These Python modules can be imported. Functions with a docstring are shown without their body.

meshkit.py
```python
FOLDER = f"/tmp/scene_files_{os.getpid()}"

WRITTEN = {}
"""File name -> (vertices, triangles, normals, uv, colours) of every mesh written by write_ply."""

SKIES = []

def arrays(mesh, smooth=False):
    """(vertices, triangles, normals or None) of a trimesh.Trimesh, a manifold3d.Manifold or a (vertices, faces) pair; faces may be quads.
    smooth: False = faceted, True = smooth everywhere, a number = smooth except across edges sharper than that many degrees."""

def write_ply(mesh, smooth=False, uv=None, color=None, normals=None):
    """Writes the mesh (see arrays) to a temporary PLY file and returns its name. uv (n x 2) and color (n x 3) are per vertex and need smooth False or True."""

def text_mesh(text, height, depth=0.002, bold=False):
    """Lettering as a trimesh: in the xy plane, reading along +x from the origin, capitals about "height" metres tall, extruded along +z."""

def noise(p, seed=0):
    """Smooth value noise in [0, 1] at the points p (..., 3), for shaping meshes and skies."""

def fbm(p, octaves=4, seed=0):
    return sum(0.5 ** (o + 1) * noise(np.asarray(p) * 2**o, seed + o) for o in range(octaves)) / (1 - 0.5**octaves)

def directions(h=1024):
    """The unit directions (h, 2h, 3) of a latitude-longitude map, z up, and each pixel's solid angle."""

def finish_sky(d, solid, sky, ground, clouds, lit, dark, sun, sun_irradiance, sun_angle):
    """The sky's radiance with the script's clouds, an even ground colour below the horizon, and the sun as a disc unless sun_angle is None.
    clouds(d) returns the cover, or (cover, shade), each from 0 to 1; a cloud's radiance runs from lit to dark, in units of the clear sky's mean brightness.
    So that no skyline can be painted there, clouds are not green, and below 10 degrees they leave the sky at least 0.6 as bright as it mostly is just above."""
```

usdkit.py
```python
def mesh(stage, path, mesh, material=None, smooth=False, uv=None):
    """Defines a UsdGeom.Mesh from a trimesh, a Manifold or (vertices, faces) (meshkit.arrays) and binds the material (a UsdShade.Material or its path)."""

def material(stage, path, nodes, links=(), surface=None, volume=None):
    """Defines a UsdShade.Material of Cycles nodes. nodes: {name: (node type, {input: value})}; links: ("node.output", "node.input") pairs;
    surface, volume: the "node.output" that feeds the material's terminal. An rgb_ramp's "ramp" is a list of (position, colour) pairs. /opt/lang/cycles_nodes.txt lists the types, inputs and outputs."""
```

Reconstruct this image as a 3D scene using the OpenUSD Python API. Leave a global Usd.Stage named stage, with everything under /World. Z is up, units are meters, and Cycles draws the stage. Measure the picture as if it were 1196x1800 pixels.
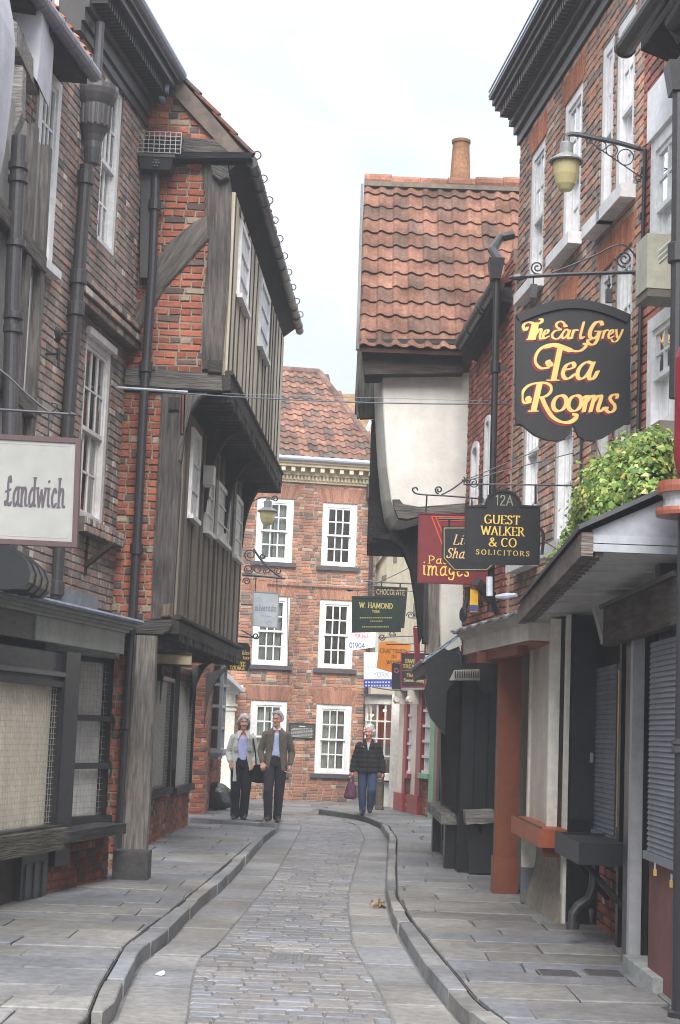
import math, random
import numpy as np, trimesh, usdkit, meshkit
import manifold3d as m3
from shapely.geometry import Polygon, MultiPolygon, LineString, Point, box as sbox
from shapely.ops import unary_union
from shapely import affinity
from pxr import Usd, UsdGeom, UsdLux, UsdShade, Gf, Sdf, Vt

stage = Usd.Stage.CreateInMemory()
UsdGeom.SetStageUpAxis(stage, 'Z'); UsdGeom.SetStageMetersPerUnit(stage, 1.0)
world = UsdGeom.Xform.Define(stage, '/World')
UsdGeom.Scope.Define(stage, '/World/Looks')
random.seed(7); RNG = np.random.default_rng(7)

# ---------------------------------------------------------------- camera
FPX, CX, CY, EYE = 3000.0, 598.0, 900.0, 1.6
ROLL = math.radians(2.2)
PITCH = math.atan(385.0 * math.cos(ROLL) / FPX)
cam = UsdGeom.Camera.Define(stage, '/World/camera')
cam.CreateFocalLengthAttr(60.0)
cam.CreateHorizontalApertureAttr(60.0 * 1196 / FPX)
cam.CreateVerticalApertureAttr(60.0 * 1800 / FPX)
cam.CreateFStopAttr(0.0)
cam.CreateClippingRangeAttr((0.1, 5000.0))
cam.AddTranslateOp().Set((0, 0, EYE))
_f = np.array([0, math.cos(PITCH), math.sin(PITCH)]); _u0 = np.array([0, -math.sin(PITCH), math.cos(PITCH)]); _r0 = np.array([1.0, 0, 0])
_r = _r0 * math.cos(ROLL) + _u0 * math.sin(ROLL); _u = -_r0 * math.sin(ROLL) + _u0 * math.cos(ROLL)
cam.AddTransformOp().Set(Gf.Matrix4d(*_r, 0, *_u, 0, *(-_f), 0, 0, 0, 0, 1))
EXPOSURE = 2.2
cam.CreateExposureAttr(EXPOSURE)

# ---------------------------------------------------------------- sky and sun (overcast)
SUN_EL, SUN_AZ = math.radians(48), math.radians(182)      # azimuth = atan2(x, y): high, behind the camera
sun_dir = np.array([math.sin(SUN_AZ) * math.cos(SUN_EL), math.cos(SUN_AZ) * math.cos(SUN_EL), math.sin(SUN_EL)])
sky_mat = usdkit.material(stage, '/World/Looks/overcast_sky', {
    'sky': ('sky_texture', {'sky_type': 'single_scattering', 'sun_disc': False, 'sun_elevation': SUN_EL, 'sun_rotation': SUN_AZ, 'air_density': 1.0, 'aerosol_density': 2.0}),
    'tc': ('texture_coordinate', {}), 'map': ('mapping', {'scale': (1.6, 1.6, 3.6), 'location': (0.7, 0.2, 0.0)}),
    'n': ('noise_texture', {'scale': 2.2, 'detail': 6.0, 'roughness': 0.5, 'distortion': 0.3}),
    'ramp': ('rgb_ramp', {'ramp': [(0.36, (7.2, 8.1, 9.5)), (0.5, (9.4, 10.0, 10.9)), (0.62, (11.5, 11.8, 12.2))]}),
    'sep': ('separate_xyz', {}), 'el': ('map_range', {'from_min': 0.0, 'from_max': 1.0, 'to_min': 0.27, 'to_max': 1.15, 'clamp': True}),
    'lum': ('mix', {'mix_type': 'multiply', 'fac': 1.0}), 'grey': ('combine_color', {}),
    'mx': ('mix', {'fac': 0.93}), 'bg': ('background_shader', {'strength': 0.05})},
    [('tc.generated', 'map.vector'), ('map.vector', 'n.vector'), ('n.fac', 'ramp.fac'), ('tc.generated', 'sep.vector'), ('sep.z', 'el.value'), ('el.result', 'grey.r'), ('el.result', 'grey.g'), ('el.result', 'grey.b'),
     ('ramp.color', 'lum.color1'), ('grey.color', 'lum.color2'), ('sky.color', 'mx.color1'), ('lum.color', 'mx.color2'), ('mx.color', 'bg.color')], surface='bg.background')
dome = UsdLux.DomeLight.Define(stage, '/World/sky'); dome.CreateIntensityAttr(1.0)
UsdShade.MaterialBindingAPI.Apply(dome.GetPrim()).Bind(sky_mat)
dome.GetPrim().SetCustomDataByKey('kind', 'structure'); dome.GetPrim().SetCustomDataByKey('label', 'pale overcast sky above the narrow street'); dome.GetPrim().SetCustomDataByKey('category', 'sky')
sun = UsdLux.DistantLight.Define(stage, '/World/sun')
sun.CreateIntensityAttr(0.40); sun.CreateAngleAttr(40.0); sun.CreateNormalizeAttr(True); sun.CreateColorAttr((1.0, 0.97, 0.93))
_z = sun_dir; _x = np.cross([0, 0, 1], _z); _x /= np.linalg.norm(_x); _y = np.cross(_z, _x)
sun.AddTransformOp().Set(Gf.Matrix4d(*_x, 0, *_y, 0, *_z, 0, 0, 0, 0, 1))

# ---------------------------------------------------------------- measuring helpers: a sight line met with a real plane
def ray(px, py):
    x = (px - CX) / FPX; y = (py - CY) / FPX
    x, y = x * math.cos(ROLL) + y * math.sin(ROLL), -x * math.sin(ROLL) + y * math.cos(ROLL)
    return np.array([x, math.cos(PITCH) + y * math.sin(PITCH), math.sin(PITCH) - y * math.cos(PITCH)])
ORG = np.array([0, 0, EYE])
def G(px, py, z=0.0):
    r = ray(px, py); return ORG + r * (z - EYE) / r[2]
def W(px, py, d):
    r = ray(px, py); return ORG + r * d / r[1]
def proj(p):
    q = np.atleast_2d(np.asarray(p, float)) - ORG
    a, b, c = q @ _r, q @ _u, q @ _f
    return np.stack([CX + FPX * a / c, CY - FPX * b / c], 1)

# ---------------------------------------------------------------- materials
LOOK = {}
def M(name, nodes, links, surface='p.BSDF', volume=None):
    LOOK[name] = usdkit.material(stage, '/World/Looks/' + name, nodes, links, surface=surface, volume=volume); return LOOK[name]
def tinted(name, rough=0.8, scale=14.0, lo=0.72, hi=1.2, bump=0.3, bscale=60.0, dist=0.01, spec=0.3, loc=False, stretch=(1, 1, 1), big=1.3, biglo=0.8, coat=0.0, metal=0.0, streak=None):
    """colour comes from the piece itself (its primvar col); noise adds grain, wear and relief"""
    nodes = {'c': ('attribute', {'attribute': 'col'}), 'm': ('mapping', {'scale': stretch}),
             'n': ('noise_texture', {'scale': scale, 'detail': 5.0, 'roughness': 0.6}), 'r': ('rgb_ramp', {'ramp': [(0.25, (lo,) * 3), (0.75, (hi,) * 3)]}),
             'n2': ('noise_texture', {'scale': big, 'detail': 3.0}), 'r2': ('rgb_ramp', {'ramp': [(0.3, (biglo,) * 3), (0.7, (1.08,) * 3)]}),
             'x': ('mix', {'mix_type': 'multiply', 'fac': 1.0}), 'x2': ('mix', {'mix_type': 'multiply', 'fac': 1.0}),
             'nb': ('noise_texture', {'scale': bscale, 'detail': 4.0}), 'b': ('bump', {'strength': bump, 'distance': dist}),
             'p': ('principled_bsdf', {'roughness': rough, 'specular_ior_level': spec, 'coat_weight': coat, 'coat_roughness': 0.25, 'metallic': metal})}
    links = [('m.vector', 'n.vector'), ('m.vector', 'nb.vector'), ('n.fac', 'r.fac'), ('n2.fac', 'r2.fac'), ('c.color', 'x.color1'), ('r.color', 'x.color2'),
             ('x.color', 'x2.color1'), ('r2.color', 'x2.color2'), ('x2.color', 'p.base_color'), ('nb.fac', 'b.height'), ('b.normal', 'p.normal')]
    if loc:
        nodes['l'] = ('attribute', {'attribute': 'loc'}); links.append(('l.vector', 'm.vector'))
    else:
        nodes['g'] = ('geometry', {}); links.append(('g.position', 'm.vector'))
    nodes['g2'] = ('geometry', {})
    if streak:                                      # soot and damp run down: noise stretched along z
        nodes['m2'] = ('mapping', {'scale': (1.0, 1.0, streak)}); links += [('g2.position', 'm2.vector'), ('m2.vector', 'n2.vector')]
    else: links.append(('g2.position', 'n2.vector'))
    return M(name, nodes, links)
tinted('brick', 0.92, 30, 0.68, 1.25, 0.5, 90, 0.008, 0.15, big=1.5, biglo=0.58, streak=0.22)
tinted('mortar', 0.95, 12, 0.65, 1.2, 0.4, 70, 0.008, 0.15, big=1.5, biglo=0.6, streak=0.22)
tinted('stone', 0.62, 14, 0.62, 1.22, 0.5, 38, 0.008, 0.4, big=1.1, biglo=0.62)
tinted('sett', 0.55, 22, 0.65, 1.25, 0.5, 60, 0.008, 0.5, big=1.2, biglo=0.75)
tinted('timber', 0.88, 7, 0.4, 1.7, 0.9, 14, 0.016, 0.2, loc=True, stretch=(0.45, 5.0, 5.0), big=1.6, biglo=0.55)
tinted('plaster', 0.85, 5, 0.86, 1.06, 0.35, 14, 0.012, 0.2, big=1.8, biglo=0.78, streak=0.3)
tinted('paint', 0.45, 14, 0.8, 1.08, 0.25, 25, 0.005, 0.35, big=3.0, biglo=0.8, streak=0.4)
tinted('gloss', 0.32, 9, 0.85, 1.1, 0.12, 30, 0.003, 0.5, big=1.5, biglo=0.85)
tinted('iron', 0.42, 25, 0.75, 1.2, 0.25, 80, 0.003, 0.5)
tinted('lead', 0.5, 9, 0.7, 1.25, 0.4, 12, 0.01, 0.5, big=3.0)
tinted('tile', 0.92, 26, 0.55, 1.3, 0.5, 60, 0.006, 0.15, big=2.4, biglo=0.5)
tinted('sign', 0.42, 8, 0.9, 1.05, 0.12, 20, 0.003, 0.4, big=2.0, biglo=0.9)
tinted('cloth', 0.95, 120, 0.75, 1.2, 0.5, 160, 0.004, 0.1, big=6.0, biglo=0.8)
tinted('skin', 0.55, 40, 0.9, 1.08, 0.1, 90, 0.002, 0.35, big=14.0, biglo=0.9)
tinted('hair', 0.6, 90, 0.6, 1.3, 0.7, 120, 0.006, 0.35, big=20.0, biglo=0.75)
tinted('plastic', 0.22, 9, 0.9, 1.08, 0.6, 14, 0.02, 0.6)
tinted('ground', 0.9, 9, 0.7, 1.15, 0.5, 60, 0.01, 0.2)
M('leaf', {'c': ('attribute', {'attribute': 'col'}), 'p': ('principled_bsdf', {'roughness': 0.5, 'specular_ior_level': 0.4}), 't': ('translucent_bsdf', {}), 'x': ('mix_closure', {'fac': 0.3})},
  [('c.color', 'p.base_color'), ('c.color', 't.color'), ('p.BSDF', 'x.closure1'), ('t.BSDF', 'x.closure2')], 'x.closure')
M('glass', {'fr': ('fresnel', {'IOR': 1.5}), 't': ('transparent_bsdf', {'color': (0.93, 0.95, 0.95)}), 'g': ('glossy_bsdf', {'roughness': 0.02, 'color': (0.9, 0.9, 0.9)}), 'x': ('mix_closure', {}),
            'nz': ('noise_texture', {'scale': 2.0, 'detail': 0.0}), 'b': ('bump', {'strength': 0.08, 'distance': 0.01}), 'ge': ('geometry', {}), 'ma': ('math', {'math_type': 'multiply_add', 'value2': 1.3, 'value3': 0.03})},
  [('ge.position', 'nz.vector'), ('nz.fac', 'b.height'), ('b.normal', 'g.normal'), ('fr.fac', 'ma.value1'), ('ma.value', 'x.fac'), ('t.BSDF', 'x.closure1'), ('g.BSDF', 'x.closure2')], 'x.closure')
M('lamp_glass', {'c': ('attribute', {'attribute': 'col'}), 'p': ('principled_bsdf', {'roughness': 0.18, 'coat_weight': 0.4}), 't': ('translucent_bsdf', {}), 'x': ('mix_closure', {'fac': 0.45})},
  [('c.color', 'p.base_color'), ('c.color', 't.color'), ('p.BSDF', 'x.closure1'), ('t.BSDF', 'x.closure2')], 'x.closure')
M('bulb', {'e': ('emission', {'color': (1.0, 0.62, 0.4), 'strength': 5.0})}, [], 'e.emission')
M('sheet_plastic', {'c': ('attribute', {'attribute': 'col'}), 'p': ('principled_bsdf', {'roughness': 0.3, 'specular_ior_level': 0.5}), 't': ('translucent_bsdf', {}), 'x': ('mix_closure', {'fac': 0.35})},
  [('c.color', 'p.base_color'), ('c.color', 't.color'), ('p.BSDF', 'x.closure1'), ('t.BSDF', 'x.closure2')], 'x.closure')

# ---------------------------------------------------------------- mesh builder
def rgb(*c):
    """sRGB 0-255 as seen -> linear"""
    a = np.array(c, float) / 255; return np.where(a < 0.04045, a / 12.92, ((a + 0.055) / 1.055) ** 2.4)
def mute(c, k=0.3, up=1.0):
    c = np.asarray(c, float); return (c * (1 - k) + c.mean() * k) * up
def nrm(v):
    v = np.asarray(v, float); return v / (np.linalg.norm(v) + 1e-12)
UP = np.array([0, 0, 1.0])
BOXF = np.array([[0, 2, 1], [0, 3, 2], [4, 5, 6], [4, 6, 7], [0, 1, 5], [0, 5, 4], [1, 2, 6], [1, 6, 5], [2, 3, 7], [2, 7, 6], [3, 0, 4], [3, 4, 7]])
class MB:
    def __init__(s, col=(0.5, 0.5, 0.5)):
        s.v, s.f, s.c, s.l, s.n, s.col = [], [], [], [], 0, np.array(col, float)
    def add(s, v, f, col=None, loc=None):
        v = np.asarray(v, float); f = np.asarray(f, int)
        if f.shape[1] == 4: f = np.vstack([f[:, [0, 1, 2]], f[:, [0, 2, 3]]])
        s.v.append(v); s.f.append(f + s.n); s.n += len(v)
        s.c.append(np.broadcast_to(s.col if col is None else np.asarray(col, float), v.shape)); s.l.append(v if loc is None else np.asarray(loc, float)); return s
    def join(s, o):
        for v, f, c, l in o.items(): s.add(v, f, c, l)
        return s
    def items(s):
        at = 0
        for v, f, c, l in zip(s.v, s.f, s.c, s.l):
            yield v, f - at, c, l
            at += len(v)
    def arrays(s):
        return np.vstack(s.v), np.vstack(s.f), np.vstack(s.c), np.vstack(s.l)
    def hexa(s, p, col=None, loc=None):            # 8 corners: bottom ring then top ring, counter-clockwise from above
        return s.add(p, BOXF, col, loc)
    def box(s, c, size, col=None, rz=0.0, ax=None):
        h = np.asarray(size, float) / 2
        q = np.array([[-1, -1, -1], [1, -1, -1], [1, 1, -1], [-1, 1, -1], [-1, -1, 1], [1, -1, 1], [1, 1, 1], [-1, 1, 1]]) * h
        if ax is None:
            k, sn = math.cos(rz), math.sin(rz); R = np.array([[k, sn, 0], [-sn, k, 0], [0, 0, 1]])
        else: R = np.array(ax)
        order = np.argsort(-h); return s.hexa(q @ R + np.asarray(c, float), col, q[:, order] + RNG.random(3) * 9)
    def beam(s, a, b, w, t, side=None, col=None, bend=0.0, seg=1, cham=0.012):
        """timber from a to b: w across (along side), t thick; bend bows it along side"""
        a, b = np.asarray(a, float), np.asarray(b, float); d = nrm(b - a)
        sd = np.asarray(side if side is not None else (np.cross(d, UP) if abs(d[2]) < 0.95 else (1, 0, 0)), float); sd = nrm(sd - d * sd.dot(d)); nn = np.cross(d, sd)
        L = np.linalg.norm(b - a); c = min(cham, w * 0.3, t * 0.3)
        ring = np.array([[-w / 2 + c, -t / 2], [w / 2 - c, -t / 2], [w / 2, -t / 2 + c], [w / 2, t / 2 - c], [w / 2 - c, t / 2], [-w / 2 + c, t / 2], [-w / 2, t / 2 - c], [-w / 2, -t / 2 + c]])
        V, Lc = [], []; off = RNG.random(3) * 9; k = len(ring)
        for i in range(seg + 1):
            x = i / seg; ctr = a + (b - a) * x + sd * bend * math.sin(math.pi * x)
            wob = 1 + (RNG.random() - 0.5) * 0.05 if seg > 1 else 1
            V.append(ctr + (ring[:, :1] * wob) * sd + ring[:, 1:] * nn); Lc.append(np.stack([np.full(k, x * L), ring[:, 0], ring[:, 1]], 1) + off)
        F = []
        for i in range(seg):
            for j in range(k):
                p, q = i * k + j, i * k + (j + 1) % k; F += [[p, q, q + k], [p, q + k, p + k]]
        for j in range(1, k - 1): F += [[0, j + 1, j], [seg * k, seg * k + j, seg * k + j + 1]]
        return s.add(np.vstack(V), F, col, np.vstack(Lc))
    def tube(s, path, r, n=8, col=None, closed=False):
        path = np.asarray(path, float); m = len(path); rs = np.broadcast_to(np.asarray(r, float), (m,)); V = []
        t = np.gradient(path, axis=0); t = t / (np.linalg.norm(t, axis=1, keepdims=True) + 1e-12)
        ref = np.array([0, 0, 1.0]) if abs(t[0][2]) < 0.9 else np.array([1.0, 0, 0]); u = nrm(np.cross(t[0], ref))
        a = np.arange(n) * 2 * math.pi / n
        for i in range(m):
            u = nrm(u - t[i] * u.dot(t[i])); w = np.cross(t[i], u); V.append(path[i] + rs[i] * (np.cos(a)[:, None] * u + np.sin(a)[:, None] * w))
        F = []
        for i in range(m - 1):
            for j in range(n):
                p, q = i * n + j, i * n + (j + 1) % n; F += [[p, q, q + n], [p, q + n, p + n]]
        if not closed:
            for j in range(1, n - 1): F += [[0, j + 1, j], [(m - 1) * n, (m - 1) * n + j, (m - 1) * n + j + 1]]
        return s.add(np.vstack(V), F, col)
    def lathe(s, prof, ctr, n=16, col=None, axis=None):     # prof: (radius, height) pairs from bottom to top
        a = np.arange(n) * 2 * math.pi / n; V, F = [], []
        for r, z in prof: V.append(np.stack([r * np.cos(a), r * np.sin(a), np.full(n, z)], 1))
        for i in range(len(prof) - 1):
            for j in range(n):
                p, q = i * n + j, i * n + (j + 1) % n; F += [[p, q, q + n], [p, q + n, p + n]]
        k = (len(prof) - 1) * n
        for j in range(1, n - 1): F += [[0, j + 1, j], [k, k + j, k + j + 1]]
        V = np.vstack(V)
        if axis is not None:
            z = nrm(axis); x = nrm(np.cross(z, (0.3, 0.1, 1) if abs(z[2]) < 0.9 else (1, 0, 0))); V = V[:, :1] * x + V[:, 1:2] * np.cross(z, x) + V[:, 2:] * z
        return s.add(V + np.asarray(ctr, float), F, col)
    def slab(s, poly, o, ux, uy, n, t0, t1, col=None, loc=None):
        """a shapely polygon in the plane (o, ux, uy), from t0 to t1 along n"""
        for g in getattr(poly, 'geoms', [poly]):
            if g.is_empty or g.geom_type != 'Polygon' or g.area < 1e-7: continue
            m = trimesh.creation.extrude_polygon(g, 1.0, engine='earcut'); v = np.array(m.vertices)
            s.add(np.asarray(o) + v[:, :1] * ux + v[:, 1:2] * uy + (t0 + (t1 - t0) * v[:, 2:]) * n, m.faces, col)
        return s
    def grid(s, fn, nu, nv, col=None, thick=0.0, tdir=None):
        """a sheet fn(i/nu, j/nv); closed by a second sheet at thick along tdir"""
        P = np.array([[fn(i / nu, j / nv) for j in range(nv + 1)] for i in range(nu + 1)]).reshape(-1, 3); k = nv + 1
        F = []
        for i in range(nu):
            for j in range(nv):
                a = i * k + j; F += [[a, a + k, a + k + 1], [a, a + k + 1, a + 1]]
        if thick:
            b = P + np.asarray(tdir) * thick; N = len(P); F2 = [[x + N for x in reversed(t)] for t in F]
            rim = [i * k for i in range(nu + 1)] + [nu * k + j for j in range(1, k)] + [i * k + nv for i in range(nu - 1, -1, -1)] + [j for j in range(nv - 1, 0, -1)]
            for a, c in zip(rim, rim[1:] + rim[:1]): F2 += [[a, c + N, c], [a, a + N, c + N]]
            return s.add(np.vstack([P, b]), F + F2, col)
        return s.add(P, F, col)
    def manifold(s, m, col=None, loc=None):
        q = m.to_mesh(); return s.add(np.array(q.vert_properties)[:, :3], np.array(q.tri_verts), col)

# ---------------------------------------------------------------- prims
_used = {}
def numbered(parent, name):
    k = parent + '/' + name; i = _used.get(k, 0); _used[k] = i + 1
    return k if i == 0 else f'{k}_{i:03d}'
def emit(path, mb, mat, base, smooth=False):
    v, f, c, l = mb.arrays() if isinstance(mb, MB) else mb
    assert len(c) == len(v) == len(l), path
    m = UsdGeom.Mesh.Define(stage, path)
    if smooth:
        full = 25 if smooth is True else smooth
        tm = trimesh.Trimesh(v, f, process=False)
        fn = tm.face_normals if len(tm.face_normals) == len(f) else np.cross(v[f[:, 1]] - v[f[:, 0]], v[f[:, 2]] - v[f[:, 0]])
        # corner normals: average of faces at the same place within the crease angle
        fa = np.cross(v[f[:, 1]] - v[f[:, 0]], v[f[:, 2]] - v[f[:, 0]]); fl = np.linalg.norm(fa, axis=1, keepdims=True); fu = fa / np.maximum(fl, 1e-20)
        keys = np.unique(np.round(v, 5), axis=0, return_inverse=True)[1].ravel()
        cor = keys[f].ravel(); fi = np.repeat(np.arange(len(f)), 3); order = np.argsort(cor, kind='stable'); nor = np.zeros((len(cor), 3)); ct = math.cos(math.radians(full))
        bounds = np.flatnonzero(np.diff(cor[order])) + 1
        for g in np.split(order, bounds):
            a = fu[fi[g]]; w = (a @ a.T > ct) ; nor[g] = w @ fa[fi[g]]
        nl = np.linalg.norm(nor, axis=1, keepdims=True); nor = np.where(nl > 1e-20, nor / np.maximum(nl, 1e-20), fu[fi])
        m.CreateNormalsAttr(Vt.Vec3fArray.FromNumpy(nor.astype(np.float32))); m.SetNormalsInterpolation('faceVarying')
    m.CreatePointsAttr(Vt.Vec3fArray.FromNumpy((v - base).astype(np.float32)))
    m.CreateFaceVertexCountsAttr(Vt.IntArray.FromNumpy(np.full(len(f), 3, np.int32)))
    m.CreateFaceVertexIndicesAttr(Vt.IntArray.FromNumpy(f.astype(np.int32).ravel()))
    m.CreateSubdivisionSchemeAttr('none')
    pv = UsdGeom.PrimvarsAPI(m)
    pv.CreatePrimvar('col', Sdf.ValueTypeNames.Float3Array, 'vertex').Set(Vt.Vec3fArray.FromNumpy(np.ascontiguousarray(c, np.float32)))
    if mat == 'timber': pv.CreatePrimvar('loc', Sdf.ValueTypeNames.Float3Array, 'vertex').Set(Vt.Vec3fArray.FromNumpy(np.ascontiguousarray(l, np.float32)))
    UsdShade.MaterialBindingAPI.Apply(m.GetPrim()).Bind(LOOK[mat]); return m.GetPrim()
def data(prim, label=None, cat=None, group=None, kind=None):
    for k, x in (('label', label), ('category', cat), ('group', group), ('kind', kind)):
        if x: prim.SetCustomDataByKey(k, x)
GROUPS = {'hanging_sign': 'hanging shop signs along the street', 'person': 'people walking in the street', 'brick_house': 'brick houses lining the street', 'shopfront': 'old shopfronts at street level', 'wall_lamp': 'street lamps on wall brackets',
          'padlock': 'padlocks under the grey shutter', 'drain_cover': 'iron drain covers in the pavement', 'pendant_lamp': 'lit lamps in the bow window', 'overhead_wire': 'wires crossing the street', 'estate_agent_board': 'estate agent boards', 'plastered_house': 'plastered houses', 'alarm_box': 'alarm boxes', 'litter': 'litter in the channels'}
class Thing:
    def __init__(s, name, label, cat, base, group=None, kind=None):
        s.base = np.asarray(base, float); s.path = numbered('/World', name)
        x = UsdGeom.Xform.Define(stage, s.path); x.AddTranslateOp().Set(Gf.Vec3d(*s.base)); data(x.GetPrim(), label, cat, group or GROUPS.get(name), kind)
    def part(s, name, mb, mat, parent=None, label=None, smooth=False, kind=None):
        path = numbered(parent or s.path, name); data(emit(path, mb, mat, s.base, smooth), label=label, kind=kind); return path
    def pieces(s, parent, name, items, mat, rest, cap=300, least=8.0, kind='stuff'):
        """alike pieces: those that show largest each become a prim of their own, the others are joined"""
        rank = []
        for i, it in enumerate(items):
            q = proj(it[0]); lo, hi = q.min(0), q.max(0); w = np.minimum(hi, [1196, 1800]) - np.maximum(lo, 0)
            rank.append((w[0] * w[1] if w.min() > 0 and max(w) >= least else 0.0))
        order = np.argsort(-np.array(rank), kind='stable'); own = [i for i in order[:cap] if rank[i] > 0]; left = [i for i in range(len(items)) if i not in set(own)]
        for i in sorted(own): s.part(name, items[i], mat, parent)
        if left:
            mb = MB()
            for i in left: mb.add(*items[i])
            s.part(rest, mb, mat, parent, kind=kind)
class Single(Thing):
    """a top-level thing that is one mesh (parts may hang below it)"""
    def __init__(s, name, mb, mat, label, cat, group=None, kind=None, smooth=False, base=None):
        v = mb.arrays()[0]; lo, hi = v.min(0), v.max(0); s.base = np.array([(lo[0] + hi[0]) / 2, (lo[1] + hi[1]) / 2, lo[2]])
        s.path = numbered('/World', name); pr = emit(s.path, mb, mat, s.base, smooth); UsdGeom.Xformable(pr).AddTranslateOp().Set(Gf.Vec3d(*s.base)); data(pr, label, cat, group or GROUPS.get(name), kind)

# ---------------------------------------------------------------- planes, walls, windows, roofs
class Plane:
    """upright plane through ground points a -> b; u runs from a to b, n points out"""
    def __init__(s, a, b, out):
        s.a = np.array([a[0], a[1], 0.0]); d = np.array([b[0] - a[0], b[1] - a[1], 0.0]); s.L = np.linalg.norm(d); s.u = d / s.L
        n = np.array([-s.u[1], s.u[0], 0]); s.n = n if n.dot([out[0], out[1], 0]) > 0 else -n
    def uz(s, px, py, off=0.0):
        r = ray(px, py); o = s.a + s.n * off; t = (o - ORG).dot(s.n) / r.dot(s.n); p = ORG + t * r
        return np.array([(p - s.a).dot(s.u), p[2]])
    def pt(s, u, z, off=0.0): return s.a + s.u * u + UP * z + s.n * off
    def at(s, px, py, off=0.0): return s.pt(*s.uz(px, py, off), off)
    def box(s, mb, u0, u1, z0, z1, o0, o1, col=None):
        p = [s.pt(u0, z0, o0), s.pt(u1, z0, o0), s.pt(u1, z0, o1), s.pt(u0, z0, o1)]; q = [x + UP * (z1 - z0) for x in p]
        if np.cross(p[1] - p[0], p[3] - p[0])[2] < 0: p, q = p[::-1], q[::-1]
        P = np.array(p + q); L = np.array([[(x - s.a).dot(s.u), (x - s.a).dot(s.n), x[2]] for x in P])
        if abs(z1 - z0) > abs(u1 - u0): L = L[:, [2, 0, 1]]
        return mb.hexa(P, col, L + RNG.random(3) * 9)
    def slab(s, mb, poly, o0, o1, col=None): return mb.slab(poly, s.a, s.u, UP, s.n, o0, o1, col)
    def rect(s, u0, u1, z0, z1): return sbox(min(u0, u1), min(z0, z1), max(u0, u1), max(z0, z1))

def brick_piece(pl, u0, u1, z0, z1, out, col, jit=0.0025, depth=0.05, tiltv=0.0):
    c = 0.005; j = lambda: (RNG.random() - 0.5) * 2 * jit
    ring = [(u0, z0), (u1, z0), (u1, z1), (u0, z1)]; ring = [(a + j(), b + j()) for a, b in ring]
    inn = [(a + (c if k in (0, 3) else -c), b + (c if k < 2 else -c)) for k, (a, b) in enumerate(ring)]
    o = out + j()
    V = [pl.pt(a, b, out - depth) for a, b in ring] + [pl.pt(a, b, o - c) for a, b in ring] + [pl.pt(a, b, o + j() * 0.5) for a, b in inn]
    F = []
    for k in range(4):
        n = (k + 1) % 4; F += [[k, n, 4 + n], [k, 4 + n, 4 + k], [4 + k, 4 + n, 8 + n], [4 + k, 8 + n, 8 + k]]
    F += [[8, 9, 10], [8, 10, 11]]; V = np.array(V); F = np.array(F)
    if np.cross(pl.u, UP).dot(pl.n) < 0: F = F[:, ::-1]
    return V, F, np.broadcast_to(col, V.shape), V
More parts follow.
